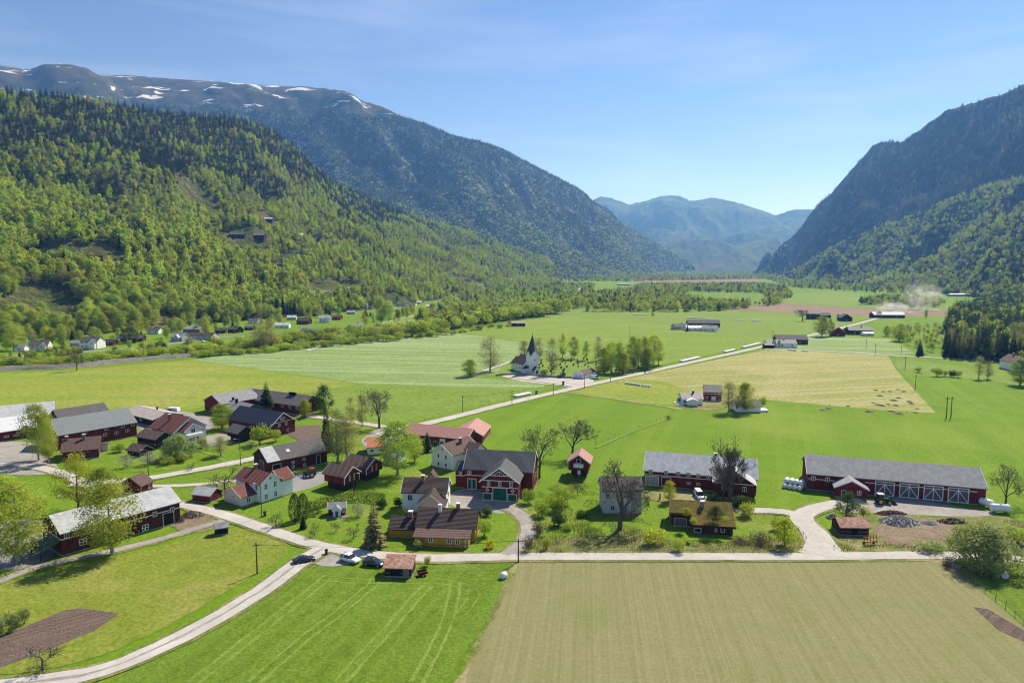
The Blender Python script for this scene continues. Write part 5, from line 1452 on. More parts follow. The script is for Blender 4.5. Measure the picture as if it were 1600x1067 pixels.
# ------------------------------------------------------------------ church and churchyard
T = Vector((11.8, 391.5)); ax = Vector((0.47, -0.88)).normalized()
h = House('church', 'white country church with a pointed black spire', 'church', (T - ax * 19.5), (T + ax * 2.7), world=True)
tx = h.x1 - 2.7
h.gable(tx - 13.5, tx - 2.5, -4.6, 4.6, 5.2, 9.8, 'white', 'roof_darkbrown', gov=.2, wall_name='nave_wall', roof_name='nave_roof')
h.gable(h.x0 + .2, tx - 13.4, -3.6, 3.6, 4.4, 7.8, 'white', 'roof_darkbrown', gov=.2, wall_name='choir_wall', roof_name='choir_roof')
t_ = 2.7
w = MB(); w.add([(tx - t_, -t_, -.4), (tx + t_, -t_, -.4), (tx + t_, t_, -.4), (tx - t_, t_, -.4), (tx - t_, -t_, 10.6), (tx + t_, -t_, 10.6), (tx + t_, t_, 10.6), (tx - t_, t_, 10.6), (tx, -t_, 13.4), (tx + t_, 0, 13.4), (tx, t_, 13.4), (tx - t_, 0, 13.4)],
                [(3, 2, 1, 0), (0, 1, 5, 8, 4), (1, 2, 6, 9, 5), (2, 3, 7, 10, 6), (3, 0, 4, 11, 7), (4, 8, 11), (5, 9, 8), (6, 10, 9), (7, 11, 10), (8, 9, 10, 11)])
h.part(w, 'tower', 'white')
k = 1.08
sp = MB(); sp.add([(tx - t_ * k, -t_ * k, 10.45), (tx + t_ * k, -t_ * k, 10.45), (tx + t_ * k, t_ * k, 10.45), (tx - t_ * k, t_ * k, 10.45), (tx, -t_ * k, 13.55), (tx + t_ * k, 0, 13.55), (tx, t_ * k, 13.55), (tx - t_ * k, 0, 13.55), (tx, 0, 22.6)],
                  [(0, 4, 8), (4, 1, 8), (1, 5, 8), (5, 2, 8), (2, 6, 8), (6, 3, 8), (3, 7, 8), (7, 0, 8), (1, 4, 5), (2, 5, 6), (3, 6, 7), (0, 7, 4)])
h.part(sp, 'spire', 'slate')
m_ = MB(); m_.tube((tx, 0, 22.4), (tx, 0, 24.2), .09, .04, 5); h.part(m_, 'finial', 'dark_void')
h.gable(tx + t_, tx + t_ + 2.6, -1.5, 1.5, 2.5, 4.2, 'white', 'roof_darkbrown', wall_name='porch_wall', roof_name='porch_roof', gov=.2, barge='trim_white')
h.door('r', tx + t_ + 2.6, -.7, .7, 0, 2.3, 'brown_dark', 'trim_white', .1); h.window('r', tx + t_, 0, 8.0, .9, 1.4)
h.slab(tx - 2.5, tx + 1.0, -5.6, -2.71, 3.0, 4.4, 'roof_darkbrown', .15, 'sacristy_roof'); h.box(tx - 2.3, tx + .8, -5.3, -2.72, -.3, 2.98, 'white', 'sacristy_wall')
for x in (-10.5, -7.5, -4.5): h.window('f', -4.6, tx + x, 3.2, .8, 2.0, nx=1)
h.window('f', -3.6, h.x0 + 3, 2.6, .8, 1.8, nx=1)
h = House('parish_hall', 'small white gabled service house at the churchyard gate', 'house', (904, 579.5), (923, 575), 4.2)
h.gable(h.x0, h.x1, -3.4, 3.4, 2.7, 4.2, 'white', 'roof_brown', barge='trim_white'); h.window('l', h.x0, -1.3, 1.5, .9, .9); h.window('l', h.x0, 1.3, 1.5, .9, .9)
wl_ = smooth_line([gp(*p) for p in [(775, 587.5), (800, 585.5), (835, 587), (865, 590), (893, 591)]], 4)
v_, f_ = [], []
for i, p in enumerate(wl_):
    d = (wl_[min(len(wl_) - 1, i + 1)] - wl_[max(0, i - 1)]).normalized(); nr = Vector((-d.y, d.x))
    for o2, z2 in ((-.35, -.1), (-.3, 1.1), (.3, 1.1), (.35, -.1)): v_.append((p.x + nr.x * o2, p.y + nr.y * o2, z2))
    if i: f_ += [((i - 1) * 4 + k, i * 4 + k, i * 4 + k + 1, (i - 1) * 4 + k + 1) for k in range(3)]
tag(link('churchyard_wall', new_mesh('churchyard_wall', v_, f_, M['stone'])), 'low stone wall along the front of the churchyard', 'wall')
gs = MB(); gs.prism([(-.38, -.1), (.38, -.1), (.38, .75), (.2, 1.0), (-.2, 1.0), (-.38, .75)], 'y', -.12, .12)
plain('gravestone', (0.16, 0.155, 0.15), 0.6, 0.5, 0.3)
gm = gs.mesh('gravestone', M['gravestone'])
for row in range(10):
    for c in range(10):
        px, py = 842 + c * 17.5 + (row % 2) * 6 + RNG.uniform(-3, 3), 561 + row * 2.5 + RNG.uniform(-.6, .6)
        if 888 < px < 932 and py > 574 or px > 1010 or (px < 850 and py > 576): continue
        p = gp(px, py)
        o = link('gravestone', gm); o.location = p; o.rotation_euler = (RNG.uniform(-.05, .05), 0, .35 + RNG.uniform(-.15, .15)); o.scale = [RNG.uniform(1.0, 1.6)] * 3
        tag(o, 'dark upright gravestone in the rows of the churchyard', 'gravestone', 'gravestones in the churchyard')

# ------------------------------------------------------------------ houses farther off: place, length, width, eave, ridge, turn, wall, roof, label
def far_house(px, py, L, W, ze, zr, yaw, wall, roof, label, cat='house', nwin=3, name=None, wing=None, chim=True, barge=None):
    p = hit(px, py)
    z = min(ground_z(p.x, p.y), p.z + .5) if p.z > .3 else 0.0
    a = math.radians(yaw); d = Vector((math.cos(a), math.sin(a)))
    q = Vector((p.x, p.y + W * .4))
    z = max(z, ground_z(q.x, q.y) - .4) if p.z > .3 else 0.0
    h = House(name or cat, label, cat, (q - d * L / 2), (q + d * L / 2), world=True, base=z)
    h.gable(h.x0, h.x1, -W / 2, W / 2, ze, zr, wall, roof, z0=-4.0 if z > 0 else -.4, barge=barge)
    for i in range(nwin):
        u = h.x0 + L * (i + .5) / max(1, nwin)
        h.window('f', -W / 2, u, min(1.7, ze - 1.0), 1.3, 1.3, nx=1)
        if ze > 4: h.window('f', -W / 2, u, ze - 1.1, 1.2, 1.2, nx=1)
    if nwin and yaw > 10: h.window('l', h.x0, 0, min(1.7, ze - 1), 1.2, 1.2, nx=1)
    if nwin and yaw < -10: h.window('r', h.x1, 0, min(1.7, ze - 1), 1.2, 1.2, nx=1)
    if wing:
        wx, wl, ww, wze, wzr = wing
        h.gable(wx - ww / 2, wx + ww / 2, -W / 2 - wl, -W / 2 + .05, wze, wzr, wall, roof, 'y', barge=barge)
        h.window('f', -W / 2 - wl, wx, wze - 1.1, 1.1, 1.3, nx=1)
    if chim and cat in ('house', 'villa'): h.chimney(L * .12, .3, zr - .6, zr + .9, .8)
    return h
FAR = [
 (60, 549, 12, 8, 4.8, 7.8, 12, 'cream', 'roof_darkgrey', 'cream house with grey roof nearest the tall white flagpole', 'house', 3, (3, 2.5, 4.5, 4.6, 6.6)),
 (141, 545, 14, 9, 5.6, 8.6, -8, 'white', 'roof_darkgrey', 'big white house with bay gable beside the valley road', 'house', 4, (4.2, 2.2, 5, 5.6, 7.8)),
 (117, 541, 7, 6, 2.6, 4.4, 8, 'pale_grey', 'roof_grey', 'small grey garage next to the big white house', 'garage', 1, None),
 (170, 540, 9, 6, 2.8, 4.6, -5, 'red_dark', 'roof_darkbrown', 'low dark red shed close behind the big white house', 'shed', 1, None),
 (30, 549, 7, 6, 2.6, 4.6, 5, 'white', 'roof_grey', 'little white garage by the lay-by with parked cars', 'garage', 1, None),
 (73, 500, 26, 9, 3.4, 5.2, -2, 'pale_grey', 'roof_brown', 'long pale house with brown roof on the cleared hill shelf', 'house', 5, None),
 (35, 500, 9, 6, 2.6, 3.8, 5, 'grey_wood', 'roof_grey', 'grey carport on the cleared hill shelf', 'garage', 1, None),
 (202, 534, 20, 8, 3.0, 5.6, 6, 'brown_dark', 'roof_darkgrey', 'long brown house half behind a dark spruce by the road', 'house', 4, None),
 (279, 533, 12, 8, 3.4, 6.4, -20, 'white_old', 'roof_metal', 'pale house with gleaming twin roof beside the shop', 'house', 3, (2, 2, 4, 3.4, 5.6)),
 (312, 531, 24, 11, 3.4, 5.8, -6, 'white_old', 'roof_darkbrown', 'village shop with brown roof and a red sign front', 'shop', 5, None),
 (300, 519, 16, 8, 3.0, 4.8, -4, 'grey_wood', 'roof_grey', 'grey roofed house behind the village shop', 'house', 2, None),
 (366, 520, 12, 8, 3.2, 6.0, -28, 'brown_dark', 'roof_darkgrey', 'dark brown house at the end of the pale gravel lot', 'house', 2, None),
 (343, 521, 9, 7, 2.8, 4.6, 10, 'brown_dark', 'roof_darkbrown', 'small brown cabin between the shop and the gravel lot', 'house', 1, None),
 (389, 516, 8, 7, 2.8, 4.4, 0, 'brown_dark', 'roof_darkgrey', 'low dark garage right of the gravel lot', 'garage', 1, None),
 (440, 513, 14, 8, 3.4, 5.4, 4, 'white', 'roof_metal', 'white bungalow with light roof above the gravel lot', 'house', 3, None),
 (474, 507, 13, 9, 4.0, 7.2, -10, 'brown_dark', 'roof_brown', 'tall brown house left of the white gabled house', 'house', 3, None),
 (506, 504, 12, 9, 5.0, 7.8, 14, 'white', 'roof_grey', 'white gabled house in the middle of the village', 'house', 3, (2.5, 2, 4.5, 4.4, 6.4)),
 (526, 500, 10, 7, 3.2, 5.4, -12, 'red', 'roof_red', 'red house joined to the view of the white gabled house', 'house', 2, None),
 (484, 521, 18, 8, 2.8, 4.8, -6, 'red', 'roof_bluegrey', 'red garage row with blue grey roof by the village street', 'garage', 2, None),
 (556, 517, 12, 8, 3.6, 7.0, 26, 'pale_grey', 'roof_grey', 'grey house with steep gable at the street fork', 'house', 2, None),
 (580, 516, 10, 7, 2.8, 4.6, 0, 'brown_dark', 'roof_darkbrown', 'dark low house right of the street fork', 'house', 2, None),
 (500, 461, 26, 9, 3.2, 6.0, -2, 'brown_dark', 'roof_grey', 'long dark brown building in the hill clearing', 'barn', 3, None),
 (505, 473, 14, 7, 2.6, 4.2, 0, 'grey_wood', 'roof_metal', 'grey hut with pale roof below the hill clearing', 'shed', 1, None),
 (533, 457, 15, 8, 3.4, 5.2, 4, 'white', 'roof_metal', 'white house with pale roof at the edge of the hill clearing', 'house', 3, None),
 (550, 454, 12, 7, 3.2, 4.8, 4, 'white', 'roof_metal', 'smaller white house right of the pale roofed one on the hill', 'house', 2, None),
 (566, 480, 16, 8, 3.0, 5.0, -5, 'pale_grey', 'roof_grey', 'grey house deep among the village trees', 'house', 2, None),
 (548, 491, 10, 7, 2.8, 4.6, 8, 'pale_grey', 'roof_grey', 'small grey house behind dark garden spruces', 'house', 2, None),
 (628, 479, 14, 8, 3.2, 5.4, 0, 'pale_grey', 'roof_darkgrey', 'grey house left of two white ones above the upper lane', 'house', 2, None),
 (644, 478, 12, 8, 3.2, 5.4, -8, 'white', 'roof_darkgrey', 'white house above the upper lane', 'house', 2, None),
 (654, 475, 9, 7, 3.0, 5.0, 5, 'white', 'roof_metal', 'white house with light roof at the end of the upper lane', 'house', 1, None),
 (635, 516, 22, 9, 2.8, 4.6, -2, 'grey_wood', 'roof_darkgrey', 'low grey building behind the riverside bushes', 'barn', 2, None),
 (81, 402, 12, 8, 3.0, 5.6, 0, 'log_black', 'roof_darkgrey', 'black cabin left in the upper hillside clearing', 'house', 2, None),
 (146, 404, 13, 9, 3.0, 6.2, 40, 'red_dark', 'roof_darkbrown', 'dark red cabin right in the upper hillside clearing', 'house', 2, None),
 (370, 371, 24, 10, 3.6, 6.4, 0, 'log_black', 'roof_darkgrey', 'black farmhouse on the small green hill meadow', 'house', 3, None),
 (402, 372, 24, 10, 3.2, 6.6, -6, 'brown_dark', 'roof_bluegrey', 'brown barn with grey roof on the small green hill meadow', 'barn', 2, None),
 (418, 345, 16, 8, 2.8, 4.6, 0, 'brown_dark', 'roof_white', 'cabin with white glinting roof high in the wood', 'house', 1, None),
 (466, 369, 14, 8, 3.0, 4.8, 0, 'white', 'roof_white', 'small white cabin right of the green hill meadow', 'house', 1, None),
 (790, 476, 26, 14, 5.0, 8.0, 10, 'brown_dark', 'roof_bluegrey', 'big dark barn with blue grey roof behind the riverside trees', 'barn', 3, None),
 (812, 478, 16, 8, 2.8, 4.6, 0, 'white_old', 'roof_grey', 'pale low house right of the big dark barn', 'house', 2, None),
 (840, 478, 22, 8, 2.8, 4.4, 0, 'white_old', 'roof_metal', 'pale roofed shed among the riverside trees', 'shed', 2, None),
 (895, 474, 26, 9, 3.0, 4.6, 0, 'white_old', 'roof_metal', 'whitish long shed at the far end of the riverside wood', 'shed', 2, None),
 (715, 439, 24, 12, 4.0, 7.0, 0, 'grey_wood', 'roof_darkgrey', 'grey farm building at the left end of the far hamlet', 'barn', 2, None),
 (731, 440, 16, 10, 3.6, 6.4, 0, 'brown_dark', 'roof_darkbrown', 'brown house second from the left in the far hamlet', 'house', 2, None),
 (722, 448, 26, 10, 3.2, 5.0, 0, 'white_old', 'roof_grey', 'pale long house below the left end of the far hamlet', 'house', 3, None),
 (797, 440, 22, 12, 4.5, 7.5, 20, 'pale_grey', 'roof_grey', 'tall grey house where the far hamlet road climbs', 'house', 2, None),
 (788, 448, 24, 10, 3.0, 5.0, 0, 'grey_wood', 'roof_darkgrey', 'grey shed beside the far hamlet road', 'shed', 2, None),
 (808, 450, 40, 13, 3.2, 5.2, -8, 'white_old', 'roof_bluegrey', 'long pale hall on the rise of the far hamlet', 'hall', 5, None),
 (832, 444, 22, 10, 4.0, 6.5, 0, 'pale_grey', 'roof_darkgrey', 'grey house at the wood edge above the long pale hall', 'house', 2, None),
 (868, 439, 26, 12, 4.0, 6.6, -10, 'log_black', 'roof_darkgrey', 'dark house with black roof alone right of the far hamlet', 'house', 2, None),
 (876, 458, 46, 14, 3.6, 6.0, 0, 'grey_wood', 'roof_bluegrey', 'left hall of the grey works at the wood end', 'hall', 4, None),
 (895, 457, 40, 13, 3.6, 6.0, 0, 'pale_grey', 'roof_grey', 'middle hall of the grey works at the wood end', 'hall', 4, None),
 (909, 455, 34, 13, 4.2, 7.0, -6, 'pale_grey', 'roof_metal', 'right hall of the grey works at the wood end', 'hall', 3, None),
 (810, 510, 14, 7, 3.4, 5.0, -3, 'red_dark', 'roof_corrugated', 'lone red field shed at the end of the riverside bushes', 'shed', 1, None),
 (975, 446, 40, 14, 4.0, 6.5, 0, 'grey_wood', 'roof_grey', 'grey farm at the far brown field', 'barn', 2, None),
 (612, 487, 11, 8, 3.2, 5.4, 10, 'white', 'roof_grey', 'white house below the grey one at the upper lane', 'house', 2, None),
 (590, 483, 10, 7, 3.0, 5.0, -12, 'cream', 'roof_brown', 'cream house with brown roof left of the two tall birches', 'house', 2, None),
 (395, 506, 10, 8, 3.2, 5.6, 5, 'white', 'roof_darkgrey', 'white house at the wood edge above the gravel lot', 'house', 2, None),
 (240, 522, 11, 8, 3.2, 5.6, -6, 'white', 'roof_darkgrey', 'white house at the wood edge left of the shop', 'house', 2, None),
 (455, 500, 10, 7, 3.0, 5.2, 10, 'pale_grey', 'roof_metal', 'pale grey house behind the tall brown house', 'house', 2, None),
 (672, 482, 12, 8, 3.2, 5.4, 0, 'white', 'roof_metal', 'white house farthest right along the upper lane', 'house', 2, None),
 (760, 446, 18, 9, 3.4, 5.6, 5, 'white', 'roof_grey', 'white house in the middle of the far hamlet', 'house', 2, None),
 (745, 437, 16, 9, 3.4, 5.6, -5, 'white', 'roof_metal', 'small white house highest in the far hamlet', 'house', 2, None),
 (853, 446, 18, 9, 3.4, 5.6, 0, 'white', 'roof_darkgrey', 'white house under the wood right of the far hamlet', 'house', 2, None),
 (700, 452, 16, 9, 3.4, 5.6, 0, 'cream', 'roof_grey', 'cream house at the road into the far hamlet', 'house', 2, None),
 (1064, 515, 15, 9, 3.0, 5.6, 14, 'pale_grey', 'roof_darkgrey', 'left grey white house of the lone farm in the mown field', 'house', 2, None),
 (1086, 517, 16, 9, 3.0, 4.8, 0, 'white', 'roof_white', 'low white house in front of the lone farm in the mown field', 'house', 3, None),
 (1100, 511, 32, 10, 4.0, 7.0, -4, 'red_dark', 'roof_darkgrey', 'dark barn at the back of the lone farm in the mown field', 'barn', 3, None),
 (1111, 518, 14, 9, 3.0, 5.6, -30, 'white', 'roof_grey', 'right white gabled house of the lone farm in the mown field', 'house', 2, None),
 (1222, 543, 22, 10, 3.2, 5.6, -4, 'white', 'roof_grey', 'white roadside house with grey roof and two thujas', 'house', 3, None),
 (1238, 538, 24, 10, 4.0, 7.0, -6, 'red_dark', 'roof_darkgrey', 'dark red barn behind the white roadside house', 'barn', 2, None),
 (1202, 544, 7, 5, 2.4, 3.2, 0, 'log_black', 'roof_navy', 'black box shed at the road left of the white roadside house', 'shed', 0, None),
 (1273, 499, 14, 12, 6.5, 10.0, -20, 'log_black', 'roof_navy', 'tall black house on the far roadside farm', 'house', 2, None),
 (1286, 497, 18, 10, 3.4, 6.2, 0, 'brown_dark', 'roof_darkgrey', 'low dark barn right of the tall black house', 'barn', 2, None),
 (1323, 502, 14, 12, 4.0, 8.0, 80, 'log_black', 'roof_navy', 'dark gabled garage with pale doors near the road', 'garage', 1, None),
 (1312, 525, 15, 11, 4.0, 8.0, 70, 'red', 'roof_pink', 'dark red barn with pink lit roof by the road clump', 'barn', 1, None),
 (1328, 521, 7, 6, 2.6, 4.4, 0, 'brown_dark', 'roof_brown', 'tiny brown hut right of the pink roofed barn', 'shed', 0, None),
 (1345, 523, 20, 11, 4.0, 7.0, -8, 'log_black', 'roof_navy', 'black house with white terrace by the road clump', 'house', 2, None),
 (1357, 525, 9, 6, 2.4, 3.4, 0, 'white', 'roof_white', 'small white annex beside the black house', 'annex', 1, None),
 (1389, 497, 36, 12, 4.0, 7.0, -2, 'red_dark', 'roof_white', 'red barn with white roof under the dust cloud', 'barn', 2, None),
 (1593, 579, 13, 10, 5.0, 8.6, 84, 'white', 'roof_brown', 'white house with brown roof at the far picture edge', 'house', 2, None),
 (1508, 463, 60, 14, 4.0, 5.4, 0, 'pale_grey', 'roof_white', 'long pale hall at the foot of the lower slope', 'hall', 4, None),
]
for row in FAR:
    px, py, L, W, ze, zr, yaw, wall, roof, lab, cat, nw, wing = row
    nm = {'house': 'house', 'barn': 'barn', 'shed': 'shed'}.get(cat, cat)
    far_house(px, py, L, W, ze, zr, yaw, wall, roof, lab, cat, nw, nm, wing, cat in ('house',) and ze < 6)
# near the middle of the valley
h = House('bungalow', 'white bungalow with grey hip roof beside the dark barn in the fields', 'house', (1064, 613.5), (1094, 613.5), 4.8)
h.gable(h.x0, h.x1, -4.6, 4.6, 2.9, 4.8, 'white', 'roof_corrugated', barge='trim_white'); h.windows_px('f', -4.6, [(1070, 627), (1086, 627)], 1.6, 1.2); h.chimney(1.0, -.5, 4.2, 5.8, .7, 'dark_void')
h.gable(-3, 1.5, -7.4, -4.55, 2.5, 3.3, 'white', 'roof_white', 'y'); h.box(h.x0 - 3, h.x0 - .05, -6, 1, .1, .5, 'trim_white', 'terrace')
h = House('barn', 'dark red barn with slate grey roof beside the white bungalow', 'barn', (1100, 601), (1127, 602), 6.6)
h.gable(h.x0, h.x1, -4.5, 4.5, 4.0, 6.6, 'red', 'slate'); h.band('f', -4.5, h.x0, h.x1, 3.2); h.door('f', -4.5, -.6, 1.2, 0, 2.0, 'white', 'trim_white', .12); h.window('f', -4.5, -2.6, 1.4, 1.0, 1.0)
h = House('house', 'low white house behind the pair of leafy trees in the fields', 'house', (1147, 625), (1184, 625), 4.6)
h.gable(h.x0, h.x1, -4, 4, 2.8, 4.6, 'white', 'roof_darkgrey'); h.windows_px('f', -4, [(1152, 636), (1176, 636)], 1.3, 1.2); h.box(h.x1, h.x1 + 3.5, -3.5, 1.5, .1, 1.0, 'trim_white', 'terrace')
